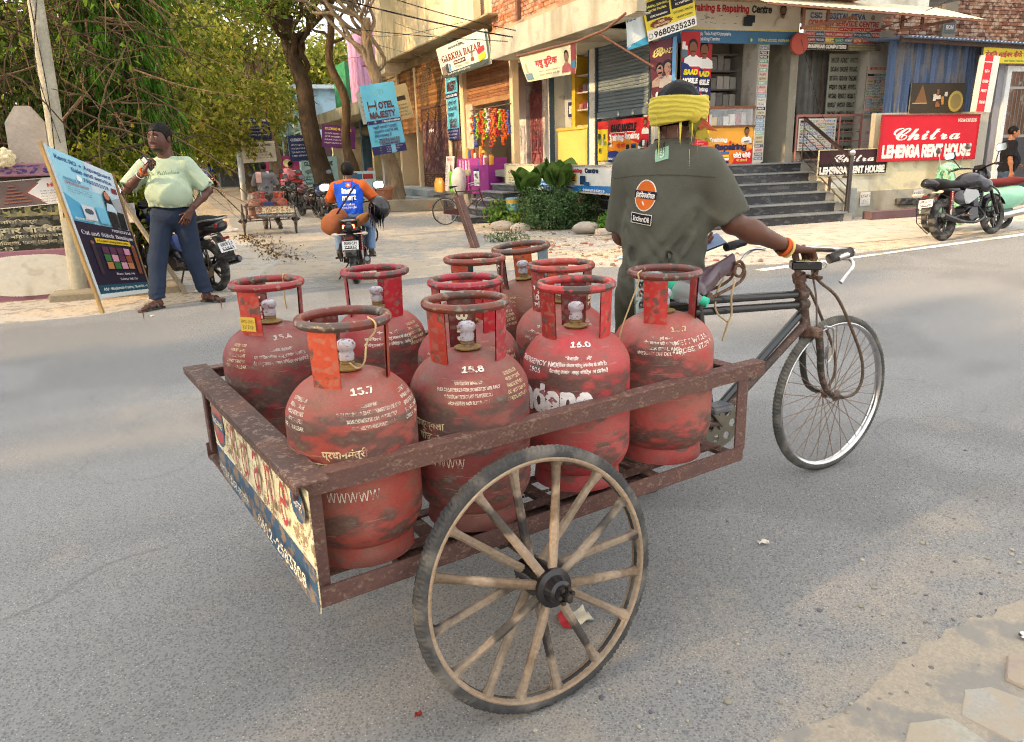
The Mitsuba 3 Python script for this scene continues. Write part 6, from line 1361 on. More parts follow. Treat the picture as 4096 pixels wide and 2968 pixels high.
solo('crumpled_bag',(np.array([-5.42,8.42,1.56])+v*[.13,.1,.1]*(1+.6*(meshkit.fbm(v*3.1+4,4) -.5))[:,None]*(1+.25*(meshkit.noise(v*9) -.5))[:,None],f),'m_cloth','#c9bfa0','crumpled pale bag lying on the wall ledge at the left edge','bag',smooth=20)
PO = thing('concrete_pole','grey concrete utility pole standing in the creeper beside the leaning signboard','pole')
part(PO,'shaft',MB().cyl((-5.0,8.67,-.1),(-4.88,8.67,3.4),.095,.075,20).cyl((-4.88,8.67,3.4),(-4.85,8.67,5.4),.075,.065,20),'m_concrete','#a39e90',smooth=40)
part(PO,'wire',MB().tube(smooth_path([(-4.9,8.58,3.2),(-4.88,8.56,2.2),(-4.93,8.57,1.6),(-4.96,8.56,.9)],6),.006,5).tube(smooth_path([(-4.82,8.6,3.2),(-4.95,8.56,2.5),(-4.85,8.57,1.7)],6),.005,5),'m_rubber','#1c1c1c')
# dark backing thicket of dry twigs and creeper leaves over the wall
r = np.random.default_rng(31)
CRP = thing('bougainvillea','dark tangled creeper of dry brown twigs and green leaves over the wall and pole','creeper')
tw = MB(); dry = MB()
def in_creeper(n,rr):
 y = rr.uniform(8.7,11.2,n); x = -.455*y -5.0*rr.random(n)**1.2; z = rr.uniform(1.5,5.6,n); return np.stack([x,y,z],1)
for k in range(900):
 p = in_creeper(1,r)[0]; d = r.normal(size=3); d[2] = -abs(d[2])*.9+.2; d /= np.linalg.norm(d); l = r.uniform(.5,1.9)
 q = np.array([p,p+d*l*.4+r.normal(size=3)*.12,p+d*l+r.normal(size=3)*.15 -[0,0,.2*l]])
 if q[:,1].min() < 8.25: continue
 tw.color(['#6b5844','#5a4a3a','#7d6850','#4a3d30'][r.integers(0,4)]).tube(smooth_path(q,3),np.linspace(.011,.004,7)*r.uniform(.6,1.5),4,False)
part(CRP,'twigs',tw,'m_bark',smooth=False,kind='stuff')
lm = MB()
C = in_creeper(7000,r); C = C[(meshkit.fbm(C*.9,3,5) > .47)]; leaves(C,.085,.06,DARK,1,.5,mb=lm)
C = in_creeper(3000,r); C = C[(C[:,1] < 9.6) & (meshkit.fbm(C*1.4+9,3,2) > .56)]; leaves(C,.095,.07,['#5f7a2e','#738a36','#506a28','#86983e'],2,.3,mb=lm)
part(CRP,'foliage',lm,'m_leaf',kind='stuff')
# hedge bushes between sign, pole and man, and the bulk that keeps the corner dark
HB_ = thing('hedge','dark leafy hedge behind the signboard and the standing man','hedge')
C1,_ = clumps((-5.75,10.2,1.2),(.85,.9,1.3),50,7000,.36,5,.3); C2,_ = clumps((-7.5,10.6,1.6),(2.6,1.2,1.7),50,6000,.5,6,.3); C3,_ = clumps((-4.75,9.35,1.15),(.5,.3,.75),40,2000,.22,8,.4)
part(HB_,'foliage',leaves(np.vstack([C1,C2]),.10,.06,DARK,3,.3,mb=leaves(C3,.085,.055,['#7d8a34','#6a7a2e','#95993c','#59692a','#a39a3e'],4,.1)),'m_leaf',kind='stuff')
hm = MB()
for k in range(60): limb(hm,(r.uniform(-6.8,-4.9),r.uniform(9.2,10.8),0),(r.uniform(-6.8,-5.0),r.uniform(9.2,10.8),r.uniform(1.2,2.6)),.02,.007,k+300)
part(HB_,'stems',hm,'m_bark','#5d4c3a',smooth=True)
# mast tree with long hanging leaves
MT = thing('mast_tree','narrow tree with long hanging glossy leaves behind the standing man','tree')
mm = MB(); limb(mm,(-5.15,10.9,0),(-5.1,10.9,5.5),.10,.05,77,.02); C = []; ou = []
for k in range(330):
 a,z = r.uniform(0,2*PI),r.uniform(1.2,5.6); R_ = r.uniform(.25,.72)*(1.1 -.06*z); p0 = np.array([-5.12,10.9,z]); d = np.array([math.cos(a),math.sin(a),0]); p1 = p0+d*R_+[0,0,-.25]; p2 = p1+d*.06+[0,0,-.55]
 q = smooth_path([p0,p0+d*R_*.6,p1,p2],4); mm.tube(q,.005,4,False)
 for j in range(16): C.append(q[r.integers(4,len(q))]); ou.append(d)
part(MT,'trunk',mm,'m_bark','#4f4536',smooth=True)
part(MT,'crown',leaves(np.array(C),.24,.042,['#4f7a2c','#63903a','#3d6424','#7aa044','#55842f'],9,1.1,np.array(ou)*.8,.3),'m_leaf',kind='stuff')
# branches with bright leaves reaching over the street from the left
OB = thing('overhanging_tree','tree on the left whose bright leafy branches hang over the side street','tree')
ob = MB(); C = []
limb(ob,(-6.9,12.6,0),(-6.2,12.4,4.4),.2,.15,501,.05)
for k in range(26):
 a = np.array([-6.2,12.4,r.uniform(3.6,4.8)]); b = np.array([r.uniform(-5.6,-2.0),r.uniform(9.5,13.5),r.uniform(4.3,6.2)]); q = limb(ob,a,b,.05,.010,510+k,.12)
 for j in range(60): C.append(q[r.integers(len(q) // 4,len(q))]+r.normal(size=3)*[.28,.28,.18])
 for j in range(5):
  p = q[r.integers(len(q) // 3,len(q))]; e = p+r.normal(size=3)*[.4,.4,.25] -[0,0,.15]; q2 = limb(ob,p,e,.012,.004,700+k*7+j,.15,5)
  for i in range(34): C.append(q2[r.integers(0,len(q2))]+r.normal(size=3)*.1)
part(OB,'trunk',ob,'m_bark','#5d4c3c',smooth=True)
C = np.array(C); part(OB,'crown',leaves(C,.13,.085,['#6f9a3c','#5d8632','#83a848','#4f7429','#93b455'],12,.35),'m_leaf',kind='stuff')
fl = MB()
for k in range(14):
 p = C[r.integers(0,len(C))]
 for j in range(9): fl.ell(p+r.normal(size=3)*.05,(.022,.022,.018),rings=3)
part(OB,'blossom',fl,'m_cloth','#c9828c',kind='stuff')
# avenue on the left of the side street
av = [(-9.0,15.5,4.8,.18,1,2.0),(-10.9,20.5,5.2,.22,2,2.2),(-12.6,26,5.6,.26,3,2.7),(-14.9,32,6.0,.26,4,3.0),(-17.6,39,6.4,.28,5,3.6),(-20.6,47,6.8,.3,6,4.2),(-24.5,56,7.0,.32,7,4.8)]
lab = ['nearest tree of the left avenue just past the hedge','second tree of the left avenue along the side street','third tree of the left avenue along the side street','fourth tree of the left avenue along the side street','fifth tree of the left avenue along the side street','sixth tree of the left avenue, small in the distance','last tree of the left avenue at the end of the street']
for (x,y,h,tr,k,cr0),l in zip(av,lab):
 sc = y/20
 far_ = k >= 4; tree('avenue_tree',l,(x,y,0),h*.62,tr,(.5,-.2),((2.4 if far_ else .6,-.3,.8),(cr0*(1.35 if far_ else 1),cr0,cr0*.8)),6500,.20*sc**.7,.11*sc**.7,YGREEN if k > 1 else GREENS,900+k,'#6a5d4c',38,.7+.010*y,group='trees along the left of the side street')
for i,(x,y,h) in enumerate(((-13.2,40,6.0),(-16.6,49,6.4),(-20.6,59,7.0))): tree('lane_tree',['tree on the right of the lane behind the mottled one','farther tree on the right of the lane','farthest tree on the right of the lane'][i],(x,y,0),h*.6,.26,(-.6,0),((-1.6,0,1.0),(4.2,3.2,2.7)),6000,.34,.2,YGREEN,940+i,'#6a5d4c',36,1.1)
for i,(x,y) in enumerate(((-29,64),(-22,70),(-14.5,66),(-33,50))): tree('far_tree',['tree closing the far end of the street','distant tree behind the shed','distant tree above the blue house','distant tree far on the left'][i],(x,y,0),4.5,.35,(0,0),((0,0,2.2),(5.5,5,4.2)),6000,.55,.36,YGREEN,960+i,'#6a5d4c',34,1.4)
# trees on the right of the side street, feathery crowns
FEATH = ['#6f7f3c','#82904a','#5d6e30','#94a05a','#7a8a40']
tree('street_tree','big leaning dark-barked tree carrying the purple sign',(-6.0,26.0,0),6.0,.36,(-.9,.3),((.0,-1.2,1.4),(3.4,2.6,1.7)),5200,.20,.075,FEATH,980,'#54463a',40,.8,9)
tree('street_tree','slim straight tree just right of the big leaning one',(-4.75,24.6,0),6.6,.17,(-.55,.3),((.0,-.6,1.0),(2.2,2.0,1.3)),2600,.17,.07,FEATH,981,'#5d4c3c',30,.7,7)
tree('street_tree','pale trunk tree on the raised bed behind the terracotta pot',(-3.35,23.3,.3),5.0,.24,(-.45,-.4),((-1.0,-1.0,2.0),(2.4,2.2,1.2)),2800,.17,.07,FEATH,982,'#8a7a66',34,.7,9)
tree('street_tree','mottled tree by the white pole and the small blue signs',(-9.7,33.0,0),5.6,.3,(-.4,0),((-.8,0,2.0),(2.8,3.0,2.2)),5200,.26,.13,YGREEN,983,'#8a7c66',34,1.0,7)
# low planting bed round the pale tree
TB = thing('tree_bed','raised concrete bed round the pale tree trunk','planter'); part(TB,'kerb',MB().box((-3.4,22.0,.17),(3.2,.2,.34),ch=.02).box((-2.0,22.6,.17),(.2,1.4,.34),ch=.02),'m_concrete','#8f8577'); part(TB,'soil',MB().box((-3.4,22.9,.14),(3.0,1.7,.26)),'m_earth','#7a6a54')
PT = thing('flower_pot','terracotta pot at the foot of the pale tree','pot'); part(PT,'pot',MB().lathe([(0,0),(.2,0),(.27,.32),(.32,.33),(.32,.40),(.28,.40),(.26,.36),(0,.34)],trans(-3.55,22.3,.3),18),'m_dusty','#a5715a',smooth=40)
# shrubs before the plinth banner
def bush(name,label,c,rad,n,L,W,cols,seed,cat='shrub',nst=14):
 t = thing(name,label,cat); C,cc = clumps(c,rad,46,n,.16,seed,.35,keep=lambda q: q[2] > .05); C[:,2] = np.maximum(C[:,2],.03); m = MB()
 for i,q in enumerate(cc[:nst]): limb(m,(c[0]+(q[0] -c[0])*.3,c[1]+(q[1] -c[1])*.3,0),q,.012,.004,seed*13+i)
 part(t,'stems',m,'m_bark','#5f5040',smooth=True); part(t,'foliage',leaves(C,L,W,cols,seed,0),'m_leaf',kind='stuff'); return t
SB_ = ['#5f7a50','#6f8a5c','#4c6640','#809a6a','#577048']
bush('shrub','round green shrub with tiny flowers below the banner, the right half of the clump',(1.35,15.2,.42),(.62,.45,.52),6500,.06,.032,SB_,41); bush('shrub','round green shrub with tiny flowers below the banner, the left half of the clump',(.78,15.15,.38),(.52,.45,.48),5000,.06,.032,SB_,42)
bush('shrub','low leafy weeds among stones beside the boundary post, right of the bicycle',(-.1,15.9,.2),(.32,.3,.28),700,.12,.07,['#6a8a40','#7f9c4c','#55733a'],43); bush('shrub','low bright weeds at the foot of the platform near the white stick',(2.15,14.0,.16),(.5,.35,.26),1500,.10,.06,['#5f8a3c','#76a04a','#4c7230'],44); bush('weed','small weed tuft on the bare dirt near the leaning post',(-.05,13.1,.05),(.28,.2,.12),260,.09,.02,SB_,45,'weed',4); bush('shrub','small shrub at the left edge of the black stairs',(.22,15.5,.15),(.3,.3,.22),500,.11,.06,['#6a8a40','#7f9c4c','#8a8a44'],46)
def bigleaf(label,base,h,n,seed):
 t = thing('leafy_plant',label,'plant'); rr = np.random.default_rng(seed); b = np.asarray(base,float); part(t,'stem',MB().tube(smooth_path([b,b+[.02,0,h*.3],b+[0,.02,h*.55]],4),np.linspace(.05,.035,9),8),'m_plain','#7d8a5c',smooth=True)
 for k in range(n):
  a = k*2.4+rr.normal()*.2; lean = rr.uniform(.12,.5); d = np.array([math.cos(a),math.sin(a),0]); L_ = h*rr.uniform(.42,.6); P0_ = b+[0,0,h*rr.uniform(.35,.55)]; rows = []
  for u in np.linspace(0,1,9):
   c = P0_+d*L_*lean*(u+.5*u*u)+np.array([0,0,L_*(u -.25*lean*u*u*2)]); w = .34*L_*math.sin(PI*min(1,u*.93+.05))**.9*(.25 if u < .2 else 1); sd = np.array([-d[1],d[0],0]); rows.append([c -sd*w+d*w*.35,c -sd*w*.5+d*w*.08,c,c+sd*w*.5+d*w*.08,c+sd*w+d*w*.35])
  part(t,'leaf',MB().grid(rows),'m_leaf',['#4f6b30','#45602a','#5f7a3a','#6a8442'][k % 4],smooth=True)
bigleaf('tall broad-leaved plant before the banner, the left one of two',(.42,15.35,.2),1.15,13,5); bigleaf('tall broad-leaved plant before the banner, the right one of two',(1.02,15.2,.2),1.25,15,6); bigleaf('single broad-leaved plant showing beside the man at the shop corner',(2.55,14.6,.3),1.2,8,7)
PB = thing('paint_bucket','blue and yellow paint bucket used as a plant pot by the black stairs','bucket'); part(PB,'body',MB().lathe([(0,0),(.12,0),(.14,.34),(.145,.35),(.13,.36),(0,.33)],trans(.12,15.75,.25),20),'m_plain','#7fb0c4',smooth=40); part(PB,'band',MB().lathe([(.1385,.24),(.1425,.34)],trans(.12,15.75,.25),20),'m_plain','#cfae5a',smooth=True)
# trees outside the frame on the left whose crowns shade the road
for i,(x,y,h,w) in enumerate(((-12.1,.2,4.6,1.15),(-10.7,-2.4,4.6,1.2),(-9.4,-4.8,4.6,1.1),(-8.0,-7.3,4.8,1.6),(-12.0,-11.5,5.2,2.4))): tree('roadside_tree',f"roadside tree left of the view, {['first', 'second', 'third', 'fourth', 'fifth'][i]} from the street corner, shading the road",(x,y,0),h,.24,(0,0),((0,0,1.1),(w,w,3.2)),7000,.25,.17,GREENS,1200+i,'#5d4c3c',44,.42,6,group='trees shading the road from the left',shell=.2)
# ---------------------------------------------------------------- people
A3 = lambda*v: np.array(v,float)
def nrm(v): v = np.asarray(v,float); return v/np.linalg.norm(v)
def hand_mesh(W,d,pn,thumb_side,curls,s=1.0,thumb=(.6,.5),spread=.06,h=.0036,fore=None):
 """a hand at wrist W reaching along d, palm facing pn; thumb_side is the direction of the thumb. curls: bends of each finger's three joints."""
 d,pn = nrm(d),nrm(pn); pn = nrm(pn -(pn @ d)*d); t = nrm(np.asarray(thumb_side) -(np.asarray(thumb_side) @ d)*d -(np.asarray(thumb_side) @ pn)*pn)
 W = np.asarray(W,float); prim = []
 lens = [(.044,.026,.021),(.049,.030,.022),(.045,.028,.022),(.035,.021,.019)]
 for i in range(4):
  off = (.033 -.0215*i)*s; base = W+d*(.088 -.004*abs(i -1.2))*s+t*off
  prim.append((W+d*.012*s+t*off*.6,base,.0155*s,.0115*s))
  a,p = 0.0,base; fd = nrm(d+t*spread*(1.5 -i))
  for k in range(3):
   a += curls[i][k]; v = math.cos(a)*fd+math.sin(a)*pn; q = p+v*lens[i][k]*s; prim.append((p,q,(.0098 -.0008*k)*s,(.0092 -.0010*k)*s)); p = q
 prim.append((W+d*.02*s+t*.012*s,W+d*.05*s+t*.036*s+pn*.012*s,.017*s,.014*s))
 p = W+d*.045*s+t*.036*s+pn*.012*s
 v = nrm(d*thumb[0]+t*thumb[1]+pn*.45); q = p+v*.034*s; prim.append((p,q,.0125*s,.0108*s)); v2 = nrm(v+d*.35+pn*.35); prim.append((q,q+v2*.028*s,.0108*s,.0088*s))
 pts = np.array([x for a,b,_,_ in prim for x in (a,b)]+[W -d*.05])
 def f(P):
  D = cap(P,W -d*.06,W+d*.01,.027*s,.024*s,(pn,.8)); n_palm = 0
  for k,(a,b,r1,r2) in enumerate(prim): D = smin(D,cap(P,a,b,r1,r2),.010 if (b -a) @ (b -a) > .0035*s*s else .0035)
  return D
 return relax(net(f,pts.min(0) -.025,pts.max(0)+.025,h),2)
RELAX = [(.25,.35,.25),(.28,.4,.3),(.32,.45,.3),(.38,.5,.35)]
GRIP = [(.75,1.05,.7),(.8,1.1,.75),(.85,1.1,.75),(.9,1.15,.8)]
def head_frame(c,fw,up): fw = nrm(fw); up = nrm(np.asarray(up) -(np.asarray(up) @ fw)*fw); rt = np.cross(fw,up); M = np.eye(4); M[:3,0],M[:3,1],M[:3,2],M[:3,3] = rt,fw,up,c; return M
def head_sdf(P,M,s,fat=1.0):
 q = (P -M[:3,3]) @ M[:3,:3]/s
 D = ellip(q,(0,-.012,.028),(.077,.098,.092)); D = smin(D,ellip(q,(0,.028,-.052),(.058*fat,.064,.064)),.04)
 D = smin(D,ellip(q,(0,.045,-.01),(.062,.05,.07)),.03)
 D = smin(D,cap(q,(0,.088,.018),(0,.110,-.020),.008,.0125),.012)
 for sx in (-1,1):
  D = -smin(-D,ellip(q,(sx*.031,.106,.016),(.017,.016,.011)),.010) if False else np.maximum(D,-ellip(q,(sx*.031,.108,.014),(.019,.02,.012)) -.0)
  D = smin(D,ellip(q,(sx*.079,-.012,-.002),(.009,.021,.031)),.006); D = smin(D,cap(q,(sx*.012,.093,.036),(sx*.046,.083,.034),.007),.012); D = smin(D,ellip(q,(sx*.014,.100,-.026),(.009,.009,.007)),.008)
 D = smin(D,ellip(q,(0,.088,-.053),(.024,.012,.006)),.006); D = smin(D,ellip(q,(0,.086,-.064),(.020,.012,.006)),.006)
 return D*s
def person(label,J,look,group=None):
 t = thing('person',label,'person',group); s = look.get('s',1.0); h = look.get('h',.009); sk = look['skin']
 up = nrm(J['neck'] -J['pel']); rt = nrm(J['shR'] -J['shL']); fw = nrm(np.cross(up,rt)); rt = np.cross(fw,up); R = np.eye(4); R[:3,:3] = np.stack([rt,fw,up],1)
 pel,chest,neck = J['pel'],J['chest'],J['neck']; b = look.get('belly',.0); w = look.get('w',1.0); fr = look.get('sleeve',.62); seed = look.get('seed',1)
 def torso(P):
  D = ellip(P,chest,(.175*w*s,(.118+.02*b)*s,.20*s),R)
  D = smin(D,cap(P,J['shL']+rt*.02 -up*.012,J['shR'] -rt*.02 -up*.012,.062*s),.07*s)
  D = smin(D,cap(P,neck -up*.05*s,neck -up*.01*s,.075*s,.06*s),.05*s)
  D = smin(D,ellip(P,pel+up*.17*s+fw*(.02+.045*b)*s,((.155+.035*b)*w*s,(.115+.07*b)*s,.17*s),R),.08*s)
  return smin(D,ellip(P,pel+up*.0*s,((.165+.02*b)*w*s,(.125+.03*b)*s,.15*s),R),.08*s)
 def folds(P,amp,f,sd):
  q = (P -pel) @ R[:3,:3]; w_ = meshkit.fbm(q*f*.5+sd,2,sd)*1.2
  a = meshkit.fbm(np.stack([q[:,0]*f+w_*2+q[:,2]*f*.45,q[:,1]*f+w_,q[:,2]*f*.42 -w_],1),3,sd)
  return amp*(1 -2.6*np.abs(a -.5)) -amp*.45
 hem = pel+up*look.get('hem',-.03)*s; sl = {}
 for k in 'LR':
  sh,el = J['sh'+k],J['el'+k]; L_ = np.linalg.norm(el -sh); e = sh+(el -sh)*min(fr,1.0); sl[k] = (sh,el,e,nrm(el -sh))
 wr_ = look.get('sleeve_r',1.0); cr_ = np.random.default_rng(seed+50); CRE = []
 ax_,ay_,az_ = .17*w*s,(.12+.06*b)*s,.33*s
 for sx in (-1,1):
  for sy in (-1,1):
   for j in range(4): CRE.append((A3(sx*ax_*.9,sy*ay_*.7,az_*(.92 -.12*j)),A3(-sx*ax_*(.55 -.35*j)+cr_.normal()*.03,sy*ay_*1.05,az_*(.25 -.16*j)+cr_.normal()*.03)))
 for j in range(7): a0_ = cr_.uniform(0,2*PI); CRE.append((A3(ax_*math.cos(a0_),ay_*math.sin(a0_),cr_.uniform(-.1,.2)*s),A3(ax_*math.cos(a0_+.9),ay_*math.sin(a0_+.9),cr_.uniform(-.15,.15)*s)))
 def creases(P):
  q = (P -pel) @ R[:3,:3]; q = q+.018*s*(meshkit.noise(q*11/s+seed) -.5)[:,None]; o = 0
  for i,(a_,b_) in enumerate(CRE):
   d_ = cap(q,a_,b_,0.); sg = (.011+.005*(i % 3))*s; o = o+np.exp(-(d_/sg)**2) -.75*np.exp(-((d_ -2.1*sg)/sg)**2)
  return o*look.get('crease',.007)*s
 def shirt(P):
  D = torso(P)
  for k in 'LR':
   sh,el,e,v = sl[k]
   S = cap(P,sh -v*.01,e+v*.05,.063*s*wr_,.066*s*wr_)
   if fr > 1.0: S = smin(S,cap(P,el,el+(J['wr'+k] -el)*(fr -1),.056*s,.044*s),.03*s)
   else: S = np.maximum(S,(P -e) @ v)
   D = smin(D,S,.035*s)
  D = D -.010*s; nr_ = np.abs(D) < .06*s; Q = P[nr_]
  if len(Q): D[nr_] -= folds(Q,look.get('fold',.011)*s,look.get('ff',7.0)/s,seed)+creases(Q)
  D = np.maximum(D,(hem -P) @ up+.006*s*np.sin((P @ rt)*22/s)); return np.maximum(D,(P -neck) @ up -.012*s)
 allp = np.array([v for k,v in J.items() if k in ('pel','chest','neck','shL','shR','elL','elR')]+([J['wrL'],J['wrR']] if fr > 1 else [])); lo,hi = allp.min(0) -.24*s,allp.max(0)+.24*s
 V,F = net(shirt,lo,hi,h); key = part(t,'shirt',relax((V,F),2),look.get('shirt_mat','m_cloth'),look['shirt'],smooth=True,seed=seed)
 # trousers
 def trs(P):
  D = ellip(P,pel -up*.04*s,((.165+.02*b)*w*s,(.122+.03*b)*s,.13*s),R)
  for k in 'LR':
   hp,kn,an = J['hip'+k],J['kn'+k],J['an'+k]; lr = look.get('leg',1.0)
   S = smin(cap(P,hp,kn,.093*s*lr,.070*s*lr),cap(P,kn,an,.070*s*lr,.060*s*lr),.04*s); D = smin(D,S,.035*s)
  q = P*1.0; D = D -folds(P,.010*s,8.0/s,seed+5)
  zz = np.minimum(np.abs((P -J['anL']) @ [0,0,1.]),np.abs((P -J['anR']) @ [0,0,1.])); D = D -.006*s*np.sin(P[:,2]*95/s+6*meshkit.noise(P*9))*np.exp(-zz/(.12*s))
  return np.maximum(D,np.maximum((P -pel) @ up -.09*s,np.minimum(J['anL'][2],J['anR'][2])+.015*s -P[:,2]))
 lp = np.array([J[a+k] for a in ('hip','kn','an') for k in 'LR']+[pel]); V,F = net(trs,lp.min(0) -.2*s,lp.max(0)+.2*s,h); part(t,'trousers',relax((V,F),2),'m_cloth',look['trousers'],smooth=True,seed=seed+2)
 # skin: head, neck and arms
 M = head_frame(J['head'],J['face'],J.get('headup',up)); fat = look.get('fat',1.0); hs = look.get('hs',1.0)*s
 def hd(P): return smin(head_sdf(P,M,hs,fat),cap(P,neck -up*.06*s,J['head'] -M[:3,1]*.025*hs -M[:3,2]*.05*hs,.060*hs*fat,.054*hs*fat),.025*s)
 hh = look.get('hh',.0055); c = J['head']; Vh,Fh = net(hd,np.minimum(c -.15*hs,neck -.12*s),np.maximum(c+.15*hs,neck+.1*s),hh)
 sm = MB().mesh(relax((Vh,Fh),1))
 for k in 'LR':
  el,wr = J['el'+k],J['wr'+k]; a0 = sl[k][0]+(el -sl[k][0])*.3
  def arm(P): return smin(smin(cap(P,a0,el,.050*s,.040*s),cap(P,el,el+(wr -el)*.35,.041*s,.041*s),.02*s),cap(P,el+(wr -el)*.3,wr,.041*s,.026*s),.03*s)
  ap = np.array([a0,el,wr]); sm.mesh(relax(net(arm,ap.min(0) -.08*s,ap.max(0)+.08*s,h*.8),2))
  if 'hand'+k in look: W,d,pn,th,cu = look['hand'+k][:5]; sm.mesh(hand_mesh(W,d,pn,th,cu,s,h=look.get('handh',.0042),**(look['hand'+k][5] if len(look['hand'+k]) > 5 else {})))
 part(t,'skin',sm,'m_skin',sk,smooth=True,seed=seed)
 # face details
 if look.get('eyes',True):
  for sx in (-1,1):
   e = part_key(t,'eye'); put(e,MB().ell((sx*.030*hs,.082*hs,.014*hs),(.0125*hs,.011*hs,.0062*hs),M,8),'m_gloss','#8f857c',smooth=True); part(e,'iris',MB().ell((sx*.030*s+look.get('gaze',0)*hs,.0915*hs,.014*hs),(.0066*hs,.004*hs,.0060*hs),M,6),'m_gloss','#1a100c',smooth=True)
   part(t,'eyebrow',MB().tube((np.array([(sx*.012,.099,.036),(sx*.03,.098,.041),(sx*.05,.088,.036)])*hs) @ M[:3,:3].T+M[:3,3],[.0028*hs,.0034*hs,.002*hs],6),'m_hair','#120d0b')
  part(t,'lips',MB().ell((0,.0945*hs,-.058*hs),(.022*hs,.0065*hs,.0085*hs),M,8),'m_skin',look.get('lips','#6d3f38'),smooth=True)
 hl = look.get('hairline',.035); hth = look.get('hair_th',.010)
 def hair(P):
  q = (P -M[:3,3]) @ M[:3,:3]/hs; D = ellip(q,(0,-.014,.032),(.079+hth*.6,.098+hth*.5,.092+hth)) -.012*(meshkit.fbm(q*38,3,seed) -.5)
  low = np.where(q[:,1] > .0,hl+.018*np.clip(q[:,1]/.09,0,1) -.10*np.clip((.045 -q[:,1])/.045,0,1)*(np.abs(q[:,0]) > .06),look.get('nape',-.055))
  return np.maximum(D,(low -q[:,2]))*hs
 Vr,Fr = net(hair,c -.16*hs,c+.17*hs,hh); part(t,'hair',relax((Vr,Fr),1),'m_hair',look.get('hair','#14100e'),smooth=True,seed=seed)
 # feet
 for k in 'LR':
  an,toe = J['an'+k],J['toe'+k]; g = nrm((toe -an)*[1,1,0]); z0 = toe[2]; sd = np.cross([0,0,1],g); hb = an*[1,1,0]+np.array([0,0,z0]) -g*.045*s; FM = mat4(g,sd,[0,0,1],hb)
  sole = Polygon([(-.02,-.03),(0,-.038),(.10,-.036),(.18,-.046),(.24,-.04),(.27,-.015),(.272,.012),(.25,.036),(.18,.044),(.1,.034),(0,.036),(-.02,.028)]); sole = affinity.scale(sole,s,s,origin=(0,0))
  shoe = part_key(t,'sandal' if look.get('sandal',True) else 'shoe'); put(shoe,MB().prism(sole,.022*s,FM),'m_rubber',look.get('sole','#3a2f28'))
  tan = an -FM[:3,3]; al = tan @ FM[:3,:3]
  def foot(P):
   q = (P -FM[:3,3]) @ FM[:3,:3]/s; D = smin(cap(q,(.02,0,.05),(.13,0,.045),.036,.032),cap(q,(.13,0,.042),(.20,0,.034),.036,.028,((0,0,1),.6)),.03); D = smin(D,cap(q,(.03,0,.06),al/s,.036,.042),.03)
   for i in range(5): D = smin(D,cap(q,(.19,.030 -.0145*i,.034),(.252 -.011*i,.033 -.0155*i,.03),.0115 if i else .014),.006)
   return D*s
  fh = net(foot,hb+np.minimum(0,g)*.3*s -[.09*s]*3,hb+np.maximum(0,g)*.3*s+np.array([.09,.09,.2])*s,.007 if s > .9 and h < .01 else .011)
  if look.get('sandal',True):
   part(t,'foot',relax(fh,1),'m_skin',sk,smooth=True)
   for x0 in (.07,.165):
    a_ = np.linspace(-PI/2,PI/2,9); part(shoe,'strap',xf(MB().tube(np.stack([x0*s+0*a_,.046*s*np.sin(a_),(.018+(.075 if x0 < .1 else .052)*np.cos(a_))*s],1),.009*s,6).tuple(),FM),'m_rubber',look.get('sole','#3a2f28'),smooth=True)
  else: part(shoe,'upper',relax(fh,2),'m_rubber',look.get('shoe','#1c1c1e'),smooth=True)
 return t,shirt,M
def drape(sheet,F,sdf,reach=.2,maxedge=.02,lift=.0022):
 """lays a Sheet on a body along the sheet's own -z."""
 v,f = sheet.m.tuple(); c = sheet.m.packed(); v2,f2,idx = trimesh.remesh.subdivide_to_size(v,f,maxedge,return_index=True); fc = c[f[idx][:,0]]
 n = F[:3,2]; p = np.column_stack([v2[:,:2],np.zeros(len(v2))]) @ F[:3,:3].T+F[:3,3]+n*reach
 for _ in range(40): p = p -n*np.clip(sdf(p),-.02,.05)[:,None]*.8
 p = p+n*(lift+v2[:,2:3]); o = MB(); o.has_color = True; o.V,o.F,o.n = [p[f2].reshape(-1,3)],[np.arange(len(f2)*3).reshape(-1,3)],len(f2)*3; o.C = [np.repeat(fc,3)]; return o
# ---- the cart man, seen from behind, right hand on the handlebar
OLIVE = '#56544b'
f_ = nrm(A3(.50,.866,0)); r_n = A3(.866,-.50,0)
ctr = A3(.625,2.97,0)
JR = dict(pel=ctr+A3(-.03,-.03,.90),chest=ctr+A3(0,0,1.20),neck=ctr+A3(.015,.01,1.412),head=A3(.668,3.0,1.525),face=nrm(A3(.62,.78,-.08)),
          shL=ctr -r_n*.150+A3(0,0,1.335),shR=ctr+r_n*.155+A3(.0,0,1.325),elL=A3(.475,3.12,1.075),elR=A3(.852,2.87,1.135),wrL=A3(.70,3.26,.99),wrR=A3(1.112,2.96,1.02),
          hipL=ctr -r_n*.09+A3(-.02,0,.84),hipR=ctr+r_n*.09+A3(-.02,0,.84),knL=A3(.50,3.06,.48),knR=A3(.66,2.90,.47),anL=A3(.44,3.10,.09),anR=A3(.40,2.90,.09),toeL=A3(.60,3.22,.008),toeR=A3(.50,2.93,.008))
bard = nrm(BD*(.005)+BN*(-.12)+A3(0,0,.002))
